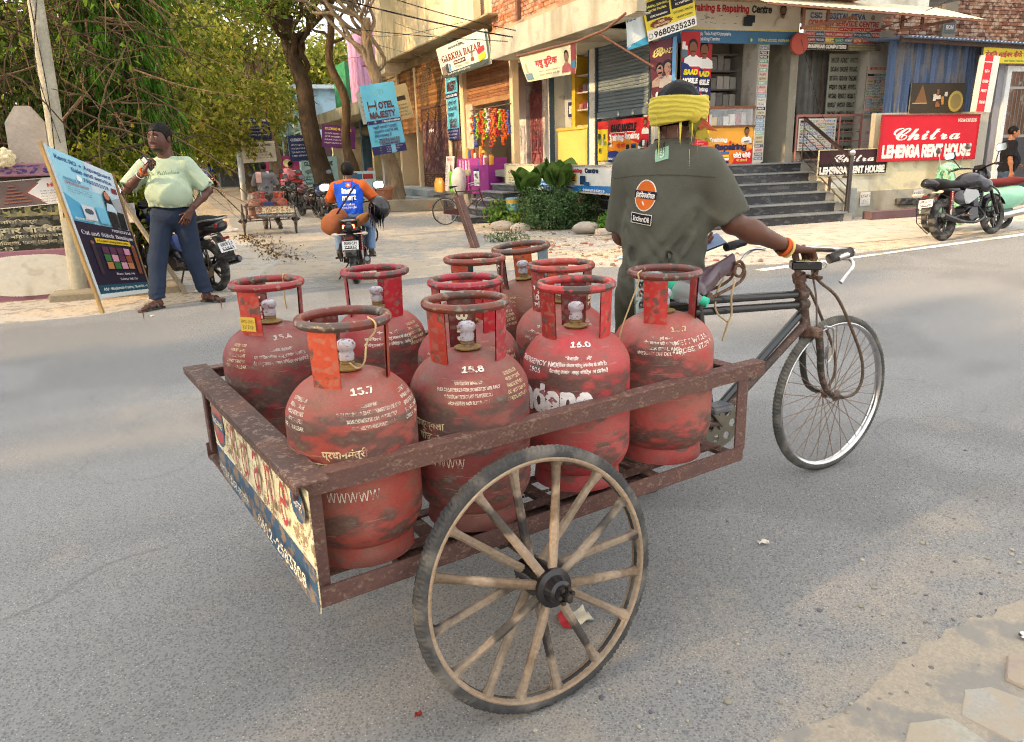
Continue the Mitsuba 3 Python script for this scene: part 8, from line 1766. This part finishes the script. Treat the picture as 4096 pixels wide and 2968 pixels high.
part(insta,'sleeves',og,'m_cloth','#b85a2a',smooth=True); part(insta,'collar',MB().lathe([(.085,-.05),(.078,-.01),(.066,.03),(.060,.035),(.058,0)],mat4(MI[:3,1]/.88,-MI[:3,0]/.88,[0,0,1],JI['neck']),20),'m_cloth','#d0662c',smooth=40)
IB = -nrm(MI[:3,0]*[1,1,0]); IX = np.cross([0,0,1],IB); IX = nrm(IX)
s = Sheet(.0008); s.text('insta',-.085,.0,.055,'#e8e6e2',w=.17,bold=4); s.text('mart',-.085,-.075,.055,'#e8e6e2',w=.17,bold=4); s.text('get anything',-.075,-.135,.022,'#d8d8e2',w=.14,bold=2); s.text('in just 10 minutes',-.09,-.17,.022,'#d8d8e2',w=.18,bold=2); s.poly([(-.03,.12),(-.028,.075),(0,.06),(.028,.075),(.03,.12)],'#cf5a38'); s.disc(0,.095,.014,'#e6e2dc')
part(insta,'shirt_print',drape(s,mat4(IX,[0,0,1],IB,JI['chest']+A3(0,0,.03)),ishirt,.3,.03,.003),'m_cloth',kind='stuff')
g = lambda x,y,z: (MI @ np.array([x,y,z,1]))[:3]
st = MB(); rows = []
for u in np.linspace(0,1,13): p = g(.16,-.11,1.30)*(1 -u)+g(.0,.17,.93)*u+IB*.055*math.sin(PI*u)+IB*.05; rows.append([p -IX*.02 -A3(0,0,.01),p+IX*.02+A3(0,0,.01)])
bg = thing('delivery_bag','orange-brown shoulder bag slung across the delivery rider','bag'); part(bg,'strap',MB().grid(rows).mesh(MB().grid(np.array(rows)[::-1]+IB*-.004)),'m_cloth','#23232c',smooth=True)
part(bg,'body',relax(net(lambda P: smin(ellip(P,g(-.02,.25,.80),(.08,.13,.12),rotz(math.radians(97)) @ rot([1,0,0],.5)),ellip(P,g(.05,.16,.90),(.12,.10,.10)),.05) -.02*(meshkit.fbm(P*11,3,7) -.5),g(0,.25,.8) -.36,g(0,.25,.8)+.36,.013),1),'m_cloth','#8a5638',smooth=True); part(bg,'flap',relax(net(lambda P: ellip(P,g(-.12,-.16,.86),(.13,.12,.055),rotz(math.radians(97)) @ rot([1,0,0],-.6)) -.02*(meshkit.fbm(P*12,3,9) -.5),g(-.1,-.16,.85) -.25,g(-.1,-.16,.85)+.25,.013),1),'m_cloth','#94603c',smooth=True)
hm = thing('helmet','black and lime helmet hanging open side out on the delivery rider\'s right arm','helmet'); hc = g(.30,-.38,.98); hR = rotz(math.radians(60)) @ rot([1,0,0],.5)
def hel(P):
 q = (P -hc) @ hR[:3,:3]; o = ellip(q,(0,0,0),(.125,.15,.135)); i = ellip(q,(0,.02,-.03),(.105,.128,.12)); D = np.maximum(o,-i); return np.maximum(D,-np.maximum(np.maximum(np.abs(q[:,2]+.01) -.045,.02 -q[:,1]),np.abs(q[:,0]) -.10))
part(hm,'shell',relax(net(lambda P: np.maximum(hel(P),(-.115 -((P -hc) @ hR[:3,:3])[:,2])),hc -.2,hc+.2,.008),1),'m_gloss','#1c1d20',smooth=True); part(hm,'stripe',xf(MB().lathe([(.128,-.06),(.131,-.02),(.131,.01)],None,20,-.6,.7).tuple(),mat4(hR[:3,0],hR[:3,1],hR[:3,2],hc)),'m_gloss','#b0b43a',smooth=True)
JD = seated(MD); DR,_,_ = person('distant motorcyclist in a blue shirt with a backpack',JD,dict(skin='#4a3026',shirt='#4a6ab0',trousers='#2c2f3a',h=.03,hh=.016,sleeve=.7,hem=-.05,seed=22,eyes=False,sandal=False)); part(DR,'backpack',MB().ell((MD @ np.array([.0,0,1.2,1]))[:3],(.17,.17,.24)),'m_cloth','#2c4a8c',smooth=True)
JE = seated(place(-12.8,60,math.radians(113)))
for i,(x,y,c) in enumerate(((-23.5,58.5,'#b8848c'),(-22.2,59.5,'#8a5058'))):
 b = A3(x,y,0); fW = nrm(A3(.4,-.9,0)); rW = np.cross(fW,[0,0,1]); JP = {'pel': b+A3(0,0,.9),'chest': b+A3(0,0,1.2),'neck': b+A3(0,0,1.42),'head': b+A3(0,0,1.56),'face': fW}
 for k,sg in (('R',1),('L',-1)): JP |= {'sh'+k: b+rW*.18*sg+A3(0,0,1.34),'el'+k: b+rW*.23*sg+A3(0,0,1.07),'wr'+k: b+rW*.23*sg+A3(0,0,.82),'hip'+k: b+rW*.09*sg+A3(0,0,.85),'kn'+k: b+rW*.1*sg+A3(0,0,.46),'an'+k: b+rW*.1*sg+A3(0,0,.08),'toe'+k: b+rW*.1*sg+fW*.22}
 person(['distant walker in pale pink at the end of the street','distant walker in dark rose at the end of the street'][i],JP,dict(skin='#5e4034',shirt=c,trousers=c,h=.035,hh=.02,sleeve=.9,hem=-.4,seed=30+i,eyes=False))
# ---- second cart farther down the street
M2 = mat4(np.array([math.cos(math.radians(108)),math.sin(math.radians(108)),0])*.82,np.array([-math.sin(math.radians(108)),math.cos(math.radians(108)),0])*.82,[0,0,.82],[-4.42,15.75,0])
cart2 = build_cart(M2,'second cargo cycle with cylinders going away down the side street','cycle carts with gas cylinders',full=False)
M2F = M2 @ trans(2.45,.54,0); cart_front(cart2,M2F,full=False)
g2 = lambda x,y,z: (M2 @ np.array([x,y,z,1]))[:3]
for i,(s_,n_,c,l) in enumerate(((.2,.25,'#c0503c','orange-red cylinder at the right rear of the second cart'),(.2,.88,'#a86a55','pale brown cylinder at the left rear of the second cart'),(.55,.3,'#a83c3c','red cylinder in the right middle of the second cart'),(.55,.7,'#b04438','red cylinder in the left middle of the second cart'),(.95,.3,'#9c3838','red cylinder at the right front of the second cart'),(.95,.8,'#a8483c','red cylinder at the left front of the second cart'))):
 k0 = len(scene); tk,_ = gas_cylinder(A3(0,0,0),20+50*i,c,c,l,.3+i,None,(),None,full=False,group='gas cylinders on the far cart',eye=A3(0,-5,1))
 for key in [q for q in scene if q.startswith(tk+'__')]:
  fn = scene[key]['filename']; v,f,n,uv,cc = meshkit.WRITTEN[fn]; Q = M2.copy(); Q[:3,3] = g2(s_,n_,.455); v2 = v @ Q[:3,:3].T+Q[:3,3]
  scene[key] = mikit.ply((v2,f),scene[key]['bsdf']['id'],n is not None,uv=uv)
cb = solo('carton',xf(MB().box((.12,.55,.72),(.2,.26,.22)).tuple(),M2),'m_print','#35406e','dark blue carton between the cylinders of the second cart','box')
fD = nrm(M2[:3,0]); rD = np.cross(fD,[0,0,1]); b = A3(-5.42,17.35,0)
J2 = dict(pel=b+A3(0,0,.80),chest=b+fD*.06+A3(0,0,1.06),neck=b+fD*.10+A3(0,0,1.24),head=b+fD*.12+A3(0,0,1.36),face=fD,shR=b+rD*.17+A3(0,0,1.17),shL=b -rD*.17+A3(0,0,1.17),elR=b+rD*.27+fD*.12+A3(0,0,.95),elL=b -rD*.25+fD*.1+A3(0,0,.95),wrR=b+rD*.25+fD*.34+A3(0,0,.85),wrL=b -rD*.2+fD*.3+A3(0,0,.85),hipR=b+rD*.08+A3(0,0,.75),hipL=b -rD*.08+A3(0,0,.75),knR=b+rD*.12+fD*.05+A3(0,0,.42),knL=b -rD*.08+fD*.15+A3(0,0,.42),anR=b+rD*.22 -fD*.25+A3(0,0,.10),anL=b -rD*.08+A3(0,0,.08),toeR=b+rD*.24 -fD*.1+A3(0,0,.008),toeL=b -rD*.08+fD*.2+A3(0,0,.008))
m2,s2,_ = person('second cart man from behind in a grey shirt, checked towel on his shoulder',J2,dict(s=.9,skin='#4a3228',shirt='#77777a',trousers='#5a564e',h=.014,hh=.01,sleeve=.8,hem=-.22,seed=25,eyes=False,w=1.0)); sh = J2['shL']*.7+J2['neck']*.3
part(m2,'towel',MB().grid([[sh+rD*(.06*w_)+(fD*.10 if u < .3 else -fD*(.13+.02*u))*(1 if u != .3 else 0)+A3(0,0,.075 -.33*max(0,u -.3)) for w_ in (-1,0,1)] for u in np.linspace(0,1,8)]),'m_cloth','#d0a59a',smooth=True)

# ---- mint scooter at the right edge
SC = thing('scooter','mint green scooter with a maroon seat cut by the right edge','scooter'); SM = place(8.25,12.75,math.radians(14),1.0,-.08) @ np.diag([-1.0,-1.0,1.0,1.0]); mint = '#8fc9ac'
def sp(n_,mesh,m_,c,sm=True): part(SC,n_,xf(mesh.tuple() if isinstance(mesh,MB) else mesh,SM),m_,c,sm)
MS = place(7.05,12.45,math.radians(190),1.0,.1)
SM = MS @ trans(-1.25,0,0)
sp('body',sdf_part(lambda Q: smin(smin(ellip(Q,(.10,0,.50),(.46,.19,.20)),ellip(Q,(-.15,0,.56),(.30,.16,.16)),.08),cap(Q,(.45,0,.42),(.55,0,.30),.13,.12),.08),(-.6,-.3,.15),(.8,.3,.8),.02),'m_gloss',mint)
sp('seat',sdf_part(lambda Q: smin(ellip(Q,(.15,0,.76),(.42,.15,.07)),ellip(Q,(-.18,0,.79),(.24,.14,.06)),.05),(-.5,-.2,.66),(.65,.2,.92),.018),'m_cloth','#6a2a2e')
sp('floor',MB().box((.72,0,.28),(.40,.34,.06),ch=.02),'m_plain','#2a2a2c',False)
sp('leg_shield',sdf_part(lambda Q: np.maximum(np.abs(cap(Q,(.98,0,.25),(1.10,0,.92),.26,.17,((1,0,0),.35))) -.012,.9 -Q[:,0]),(.7,-.35,.1),(1.35,.35,1.15),.018),'m_gloss',mint)
sp('handle_cover',sdf_part(lambda Q: smin(ellip(Q,(1.06,0,1.04),(.11,.12,.08)),ellip(Q,(1.02,0,1.02),(.05,.26,.035)),.05),(.85,-.4,.9),(1.25,.4,1.2),.018),'m_gloss',mint)
sp('fender',sdf_part(lambda Q: np.maximum(ellip(Q,(1.28,0,.36),(.27,.09,.19)),.30 -Q[:,2]),(.95,-.15,.2),(1.6,.15,.6),.018),'m_gloss',mint)
for x in (0.0,1.28):
 AX = mat4([1,0,0],[0,0,1],[0,-1,0],[x,0,.225]); w = part_key(SC,'wheel'); part(w,'tyre',xf(tyre_mesh(.225,.045,None,0,60,12).tuple(),SM @ AX),'m_rubber','#262626',30); part(w,'rim',xf(alloy(.16,.03,5).tuple(),SM @ AX),'m_steel','#77777a',40)
sp('exhaust',MB().tube(smooth_path([(.5,-.12,.2),(.2,-.2,.22),(-.05,-.22,.26),(-.32,-.22,.30)],5),np.concatenate([np.full(6,.02),np.linspace(.055,.06,10)]),12),'m_chrome','#aaaaaa'); sp('exhaust',MB().tube(smooth_path([(.5,.12,.2),(.2,.2,.22),(-.05,.22,.26),(-.32,.22,.30)],5),np.concatenate([np.full(6,.02),np.linspace(.055,.06,10)]),12),'m_chrome','#aaaaaa')
sp('engine',MB().box((.12,.0,.26),(.5,.26,.16),ch=.04),'m_steel','#8f918f',False)
for sy in (-1,1): sp('mirror',MB().tube(smooth_path([(1.04,sy*.2,1.06),(1.0,sy*.27,1.2),(.99,sy*.3,1.28)],4),.006,6).ell((.985,sy*.32,1.33),(.012,.065,.05)),'m_chrome','#bbbbbb')
# ---- parked bicycle by the black stairs
BY = thing('bicycle','maroon roadster bicycle parked by the black stairs','bicycle'); BMY = place(-1.38,17.05,math.radians(8),.84,.05)
def bp(n_,mb,m_,c,sm=35): part(BY,n_,xf(mb.tuple(),BMY),m_,c,sm)
bike_wheel(BY,BMY @ mat4([1,0,0],[0,0,1],[0,-1,0],[0,0,.35]),spokes=24,tyre='#262422',detail=False); bike_wheel(BY,BMY @ mat4([1,0,0],[0,0,1],[0,-1,0],[1.15,0,.35]),spokes=24,tyre='#262422',detail=False)
mar = '#4a1c24'; bp('frame',MB().cyl((.0,0,.35),(.47,0,.32),.013).cyl((.47,0,.32),(.30,0,.88),.016).cyl((.30,0,.85),(.93,0,.86),.016).cyl((.47,0,.32),(.96,0,.74),.017).cyl((.92,0,.92),(.98,0,.68),.02).cyl((0,.05,.35),(.31,0,.80),.009).cyl((0,-.05,.35),(.31,0,.80),.009),'m_gloss',mar)
bp('fork',MB().tube(smooth_path([(.98,.05,.68),(1.04,.05,.50),(1.15,.05,.35)],5),.011,8).tube(smooth_path([(.98,-.05,.68),(1.04,-.05,.50),(1.15,-.05,.35)],5),.011,8),'m_gloss',mar); bp('chain_case',MB().prism(Polygon([(-.05,.30),(.42,.24),(.55,.24),(.58,.38),(.50,.42),(-.05,.40)]),.05,mat4([1,0,0],[0,0,1],[0,-1,0],[0,-.03,0])),'m_gloss',mar,False)
a = np.linspace(.1,PI*.98,18)
for x0 in (0,1.15): bp('mudguard',MB().grid([[(x0+.375*math.cos(t),y,.35+.375*math.sin(t)) for y in (-.03,0,.03)] for t in (a if x0 == 0 else a -.35)]),'m_gloss',mar)
bp('carrier',MB().bar((-.30,.06,.76),(.22,.06,.80),.015,.015).bar((-.30,-.06,.76),(.22,-.06,.80),.015,.015).bar((-.28,0,.77),(.2,0,.8),.06,.01).cyl((-.15,.06,.77),(0,.06,.36),.007).cyl((-.15,-.06,.77),(0,-.06,.36),.007),'m_steel','#5a4a44',False); bp('saddle',MB().hull([(.12,.09,.98),(.12,-.09,.98),(.2,.1,.95),(.2,-.1,.95),(.40,.02,1.0),(.40,-.02,1.0),(.15,0,1.0),(.15,.08,.93),(.15,-.08,.93)]),'m_plain','#1d1b1e',False); bp('post',MB().cyl((.30,0,.86),(.285,0,.95),.012),'m_steel','#777777')
bp('handlebar',MB().tube(smooth_path([(.66,.27,1.02),(.85,.25,1.06),(.93,.1,1.05),(.92,0,1.02),(.93,-.1,1.05),(.85,-.25,1.06),(.66,-.27,1.02)],5),.011,8),'m_chrome','#999999'); bp('reflector',MB().box((-.39,0,.52),(.02,.05,.08)).box((.12,-.01,.5),(.08,.01,.02)),'m_gloss','#c85a2a',False)
# ---------------------------------------------------------------- leaning signboard, tree signs, cables, litter
def ro(s,w,h):
 s.rect(0,.52*h,w,h,'#8fc3d8'); s.rect(.55*w,.78*h,w,h,'#b9cdd8'); s.poly([(0,.52*h),(.4*w,.52*h),(.25*w,.66*h),(0,.72*h)],'#4f9fc4'); s.poly([(.72*w,.52*h),(w,.52*h),(w,.80*h),(.78*w,.74*h)],'#9c9fa4')
 s.text('Kent RO + Aquaguard',.10*w,.935*h,.028*h,'#2b4f86',w=.84*w,bold=2); s.text('Sale and service',.30*w,.885*h,.028*h,'#2b4f86',w=.62*w,bold=2); s.text('7903151518',.44*w,.835*h,.026*h,'#2a5a8c',w=.40*w,bold=2); s.disc(.38*w,.845*h,.04*w,'#dfe8ea'); s.rect(.88*w,.82*h,.97*w,.86*h,'#7a2a34')
 s.text('PROMISE OF',.12*w,.805*h,.018*h,'#3a6a9a',w=.26*w,bold=1); s.text('100% PURE WATER',.12*w,.78*h,.018*h,'#a04858',w=.36*w,bold=1); s.lines(.12*w,.55*w,.755*h,3,.016*h,.008*h,'#5a7a94',3)
 s.poly([(.68*w,.66*h),(.68*w,.78*h),(.74*w,.82*h),(.80*w,.78*h),(.84*w,.66*h)],'#241c1e'); s.disc(.745*w,.775*h,.045*w,'#b07a60',.032*h); s.poly([(.66*w,.64*h),(.70*w,.715*h),(.80*w,.715*h),(.86*w,.64*h)],'#b9cfe0')
 s.rect(.24*w,.55*h,.44*w,.65*h,'#c9cdd2'); s.disc(.34*w,.61*h,.07*w,'#4a5560',.02*h); s.rect(.47*w,.54*h,.64*w,.66*h,'#6fb4d4'); s.rect(.66*w,.525*h,.80*w,.65*h,'#1c1d22'); s.rect(.83*w,.525*h,.95*w,.66*h,'#15161a'); s.text('NEELAM ENTERPRISES',.05*w,.535*h,.014*h,'#d8d2b8',w=.28*w,bold=1)
 s.rect(0,0.0,w,.52*h,'#241c30'); s.rect(.02*w,.03*h,w,.09*h,'#1f4c5c'); s.rect(0,0,w,.03*h,'#cdd3d4')
 s.text('7903151518',.60*w,.485*h,.02*h,'#d8d4dc',w=.36*w,bold=2); s.text('Cut and Stitch Boutique',.05*w,.435*h,.032*h,'#cfc8d4',w=.92*w,font='serif'); s.rect(.24*w,.385*h,.88*w,.42*h,'#d0b02e'); s.text('A Complete Tailoring Unit for Ladies',.27*w,.395*h,.015*h,'#5a4a14',w=.56*w,bold=1)
 s.rect(.14*w,.16*h,.20*w,.38*h,'#3a2a34'); s.disc(.17*w,.385*h,.03*w,'#8a5a48',.012*h); s.rect(.86*w,.16*h,.94*w,.38*h,'#7a4a2c'); s.disc(.9*w,.385*h,.03*w,'#8a5a48',.012*h)
 r = random.Random(5)
 for i in range(4):
  for j in range(3): s.m.color(r.choice(['#8a4a2c','#a0623c','#3a6a3c','#7a3a34','#b0784a','#5a2f4a','#c890a8'])).flat(sbox((.30+.13*i)*w,(.20+.055*j)*h,(.41+.13*i)*w,(.25+.055*j)*h),z=s.z+.0005)
 s.up(); s.text('Blouse, Kurti, Suit',.40*w,.155*h,.018*h,'#cfc8d4',w=.36*w,font='serif'); s.text('Lehenga, Fall, Pico',.44*w,.115*h,.018*h,'#cfc8d4',w=.34*w,font='serif'); s.text('Add- Magistrate Colony, Road No.-2',.06*w,.05*h,.02*h,'#c9d4d8',w=.88*w,bold=2)
BL_,BR_,UR_,UL_ = A3(-4.17,7.55,.14),A3(-4.07,8.38,.06),A3(-4.28,8.42,1.36),A3(-4.42,7.5,1.66)
fs = flex('leaning_signboard','tall blue and dark advertising board leaning back on a wooden frame',[BL_,BR_,UR_,UL_],ro,.86,1.5,'#c9d4d8','sign',sway=.006,thick=.012)
FB = A3(.0,.0,0)
part(fs,'stake',MB().bar(A3(-4.15,7.52,.0),UL_+A3(-.005,-.02,.02),.035,.028),'m_wood','#a58a5f'); part(fs,'stake',MB().bar(A3(-4.06,8.42,0),UR_+A3(.0,.02,.0),.035,.028),'m_wood','#8d744f'); part(fs,'batten',MB().bar(UL_+A3(-.02,0,-.02),UR_+A3(-.02,0,-.02),.03,.03),'m_wood','#8d744f'); part(fs,'edge_strip',MB().bar(BL_+A3(.01,-.012,0),UL_+A3(.01,-.012,0),.004,.05),'m_print','#c9d5da')
P2 = thing('propped_board','dark board on a rough wooden stake leaning behind the signboard','board'); part(P2,'stake',MB().bar(A3(-3.72,8.55,.0),A3(-4.52,8.72,1.38),.05,.03),'m_wood','#9c8a72'); part(P2,'board',MB().hull([A3(-4.46,8.74,1.25),A3(-4.0,8.66,.42),A3(-4.2,9.1,.40),A3(-4.6,9.2,1.2),A3(-4.47,8.76,1.25),A3(-4.01,8.68,.42),A3(-4.21,9.12,.40),A3(-4.61,9.22,1.2)]),'m_wood','#4a3630'); part(P2,'label',MB().box((-4.32,8.80,.92),(.10,.01,.22)),'m_print','#c9c6c0')
part(P2,'stub',MB().bar(A3(-4.02,8.5,.0),A3(-4.06,8.55,.2),.06,.05),'m_wood','#6a4a36')
# signs on and between the trees
def pts(c,w,h,yaw,roll,pitch=0.):
 x = A3(math.cos(yaw),math.sin(yaw),0); n = A3(math.sin(yaw),-math.cos(yaw),0); y = A3(0,0,1)*math.cos(pitch)+n*math.sin(pitch); x,y = x*math.cos(roll)+y*math.sin(roll),y*math.cos(roll) -x*math.sin(roll); c = A3(*c); return [c -x*w/2 -y*h/2,c+x*w/2 -y*h/2,c+x*w/2+y*h/2,c -x*w/2+y*h/2]
flex('hotel_banner','light blue hotel banner hanging tilted between the trees',pts((-3.35,21.9,2.55),.95,1.85,math.radians(14),.13),majesty,.95,2.6,'#64b6d6',sway=.03)
def small(c1,c2,seed,top='#e8e4e8'): return lambda s,w,h: (s.text('CLINIC & HOME',.08*w,.78*h,.10*h,c2,w=.8*w,bold=3),s.lines(.08*w,.92*w,.60*h,4,.14*h,.07*h,top,seed))
flex('tree_sign','purple sign with yellow heading nailed to the leaning trunk',pts((-5.35,25.3,2.22),1.05,.70,math.radians(14),-.10),small('#5a2a6a','#d8b840',3),1.3,.85,'#56265f','sign',thick=.02,sway=.003)
flex('tree_sign','dark blue doctor sign on a post left of the leaning trunk',pts((-7.0,27.2,1.95),1.0,.85,math.radians(12),.02),small('#28345e','#d8d8e8',4),1.0,.95,'#28345e','sign',thick=.02,sway=.003)
flex('tree_sign','dark blue sign higher on the mottled tree',pts((-10.3,32.5,2.9),1.25,.92,math.radians(12),.02),small('#28345e','#d8d8e8',5),1.25,.92,'#2a3560','sign',thick=.02,sway=.003)
flex('tree_sign','white sign under the blue one on the mottled tree',pts((-10.25,32.5,1.95),1.35,.82,math.radians(12),.03),small('#d8d5cc','#6a4a5a',6,'#8a5a60'),1.35,.85,'#d5d2ca','sign',thick=.02,sway=.003)
flex('hanging_sign','pale pink and grey sign leaning out from the shop slab',pts((-3.95,24.3,3.05),.95,.95,math.radians(10),.16,.25),lambda s,w,h: (s.rect(.5*w,0,w,h,'#d0a0a4'),s.lines(.08*w,.95*w,.8*h,6,.13*h,.07*h,'#6a5a60',4)),1.2,1.2,'#b0bcbc','sign',thick=.03,sway=.003)
flex('hanging_sign','cream sign leaning out from the shop slab beside the hotel banner',pts((-3.1,23.8,3.10),.60,1.0,math.radians(10),.2,.3),lambda s,w,h: (s.rect(.2*w,.55*h,.8*w,.68*h,'#4a3a30'),s.lines(.1*w,.9*w,.4*h,4,.1*h,.06*h,'#6a5a3a',4)),.8,1.2,'#cbb98a','sign',thick=.03,sway=.003)
flex('standing_sign','pale teal notice board standing behind the parked motorcycles',pts((-6.9,28.8,.95),1.3,1.4,math.radians(12),0),small('#9cc4c6','#2a3a44',7,'#4a6a70'),1.3,1.4,'#a5cccc','sign',thick=.03,sway=.002)
flex('standing_sign','magenta and white notice board by the lavender wall',pts((-10.2,35.5,1.0),1.5,1.6,math.radians(12),0),lambda s,w,h: (s.rect(0,.6*h,w,h,'#8f3a6a'),s.disc(.3*w,.8*h,.12*w,'#e0b8c0'),s.disc(.65*w,.8*h,.12*w,'#d8d0a0'),s.lines(.1*w,.9*w,.45*h,3,.14*h,.1*h,'#3a4a7a',3)),1.5,1.6,'#d8d2d8','sign',thick=.03,sway=.002)
flex('standing_sign','red plastic board behind the parked motorcycles',pts((-8.6,31.5,.75),1.2,.8,math.radians(12),0),lambda s,w,h: s.lines(.1*w,.9*w,.6*h,2,.2*h,.1*h,'#e0a8a0',3),1.2,.8,'#b83030','sign',thick=.03,sway=.002)
flex('standing_sign','small white and blue price board behind the delivery rider',pts((-4.6,24.3,.72),1.0,.85,math.radians(10),0),lambda s,w,h: (s.blobs(.05*w,.4*h,.95*w,.95*h,8,['#a83a3a','#3a6a8a','#8a4a4a'],4,.2,.35),s.text('STORE',.1*w,.1*h,.2*h,'#2a4a6a',w=.5*w,bold=4)),1.0,.85,'#b9d4d8','sign',thick=.03,sway=.002)
WP = thing('white_pole','thin white painted pole beside the mottled tree','pole'); part(WP,'shaft',MB().cyl((-11.1,32.5,0),(-11.0,32.5,4.2),.12,.1,12),'m_plaster','#c9c9c6',smooth=40); part(WP,'notice',MB().cyl((-11.08,32.5,.8),(-11.05,32.5,2.0),.13,.128,12),'m_print','#c2ccd6',smooth=40)
# leaning iron post on the corner
LPST = thing('leaning_post','rusty maroon iron post leaning at the edge of the bare dirt','post'); part(LPST,'channel',MB().bar(A3(-.52,12.3,-.05),A3(-.78,12.45,.82),.13,.10),'m_rust','#63484a'); part(LPST,'face_strip',MB().bar(A3(-.515,12.24,-.05),A3(-.775,12.39,.80),.05,.012),'m_rust','#8a7a70')
# cables
CB = [((-12,14,7.4),(1.15,18.0,3.85),.016,.5),((-9,12,6.9),(1.1,18.05,3.95),.010,.45),((-13,17,6.6),(1.1,18.05,3.8),.009,.5),((-14,16,8.0),(4.5,15.2,6.0),.011,.4),((-14,15,7.4),(5.0,15.2,6.3),.014,.45),((-12,16.5,7.0),(6.0,14.5,6.6),.009,.5),((-10,13,7.4),(7.0,14.0,7.4),.010,.35),((-15,18,7.2),(3.0,16,5.3),.009,.5),((-3.0,23,5.2),(1.1,18.05,3.75),.007,.25),((-4.5,26,5.2),(.9,18.3,3.7),.007,.35),((-6,27,5.8),(-.4,19.7,4.7),.007,.35),((1.1,18.0,3.9),(8,13,6.8),.010,.4),((1.12,18.0,3.8),(1.3,17.0,3.55),.014,.1),((6.2,15.2,3.35),(12.5,17.8,5.8),.007,.3),((5.9,15.9,3.5),(6.5,15.9,1.9),.006,.1),((-8,20,5.0),(-4.4,27,4.8),.006,.4)]
for i,(a,b,r_,sag) in enumerate(CB):
 t_ = np.linspace(0,1,25)[:,None]; p = A3(*a)*(1 -t_)+A3(*b)*t_; p[:,2] -= sag*4*(t_*(1 -t_))[:,0]+.03*np.sin(t_[:,0]*9+i)
 solo('cable',MB().tube(p,r_,5,False),'m_rubber','#1a1a1c','black cable sagging across the street to the corner building' if i < 12 else ['thick cable bending down at the corner of the slab','thin cable running to the brick house at the right','thin wire hanging down beside the white corner pillar','thin wire among the street trees'][i -12],'cable',group='cables sagging across the street' if i < 12 else None,smooth=True)
solo('cable_coil',MB().torus(.16,.012,mat4([1,0,0],[0,.3,.95],[0,-.95,.3],[1.12,17.95,3.75]),20,6).torus(.13,.012,mat4([1,0,0],[0,.2,.98],[0,-.98,.2],[1.16,17.95,3.72]),20,6),'m_rubber','#1c1c1e','coil of black cable at the slab corner','cable')
# litter
pk = thing('packet','crushed red and white packet lying on the road behind the near wheel','litter'); gx_,gy_ = .17,2.02
def crush(c,w,h,yaw,seed,amp=.012):
 n = 8; U,V = np.meshgrid(np.linspace(-.5,.5,n),np.linspace(-.5,.5,n),indexing='ij'); z = .016+amp*(meshkit.noise(np.stack([U*4+seed,V*4,U*0],-1)) -.3)*2; cs,sn = math.cos(yaw),math.sin(yaw); return np.stack([c[0]+w*U*cs -h*V*sn,c[1]+w*U*sn+h*V*cs,np.maximum(z,.012)],-1)
G_ = crush((gx_,gy_),.10,.075,.4,3); part(pk,'wrapper',MB().grid(G_[2:]),'m_print','#c9c4b4',smooth=True); part(pk,'red_end',MB().grid(G_[:3]),'m_print','#a82f38',smooth=True)
for i,(x,y,w,c,l) in enumerate(((.9,2.45,.04,'#cfc9bd','scrap of white paper on the asphalt right of the near wheel'),(-.27,1.62,.02,'#8a2f30','tiny red berry stalk left of the near wheel'),(-3.5,7.2,.05,'#d5d0c4','white scrap near the foot of the leaning signboard'),(1.62,10.4,.22,'#9cb4c8','pale blue plastic scrap on the bare dirt'),(.2,11.8,.10,'#6fae9c','teal scrap on the bare dirt by the leaning post'),(5.2,10.4,.08,'#d0ccc2','white scrap near the painted edge line'),(2.3,11.2,.16,'#c9c3b8','crumpled white bag on the dirt behind the man'),(-1.9,5.6,.12,'#7a6848','dry leaf stalk on the asphalt at the left'))): solo('litter',MB().grid(crush((x,y),w,w*.6,i,5+i,.03 if w > .1 else .008)),'m_print',c,l,'litter',smooth=True)
CKX = thing('bottle_cap','metal bottle cap among the paver blocks','litter'); part(CKX,'cap',MB().lathe([(0,.006),(.012,.005),(.015,0),(.016,-.001)],trans(1.46,1.86,.022),18),'m_chrome','#aaaaaa',smooth=40)
br_ = np.random.default_rng(44)
for i in range(7):
 c = A3(1.9+.18*(i % 3)+br_.normal()*.03,14.5+.1*(i // 3),.05+.085*(i // 3)); solo('loose_brick',MB().box((0,0,0),(.23,.11,.075),rotz(br_.uniform(-.5,.5),c),.006),'m_brick','#b98f78','broken pink brick in the heap under the platform beside the man','brick',group='loose bricks heaped under the platform',seed=i)
for i,(x,y,z,s_) in enumerate(((2.3,13.35,.10,.22),(2.62,13.4,.09,.17),(1.45,14.0,.12,.2),(-.1,15.3,.07,.2),(.25,15.0,.06,.16),(1.75,13.7,.05,.14))):
 ic = trimesh.creation.icosphere(subdivisions=2); v = ic.vertices*(1+.35*(meshkit.noise(ic.vertices*1.6+i*7) -.5))[:,None]*[s_*1.3,s_*.8,s_*.6]; solo('rock',(v+[x,y,z],ic.faces),'m_concrete','#b0a899',['pale rock at the foot of the weeds left of the man, the larger','pale rock tucked against the man\'s shirt edge','grey slab-like rock below the shrubs','brown rock beside the stairs weeds','small rock beside the stairs weeds','flat rock on the dirt between shrubs and weeds'][i],'rock',smooth=30)
solo('stick',MB().cyl((1.95,14.1,0),(1.97,14.1,.62),.018,sides=8),'m_plain','#d0ccc0','white stick standing among the weeds below the banner','stick')
# dry leaf litter along the left kerb
lr = np.random.default_rng(9); tL = lr.random(420); base_ = np.stack([-3.25 -2.2*tL+lr.normal(size=420)*.22,11.2+4.6*tL+lr.normal(size=420)*.12,np.full(420,.018)],1); k = put('leaf_litter',leaves(base_,.06,.035,['#5d4a32','#6a583c','#4f3e2a','#7a6848'],4,0.0),'m_leaf'); labels[k] = {'kind': 'stuff','label': 'dry brown leaf litter along the left edge of the side street'}
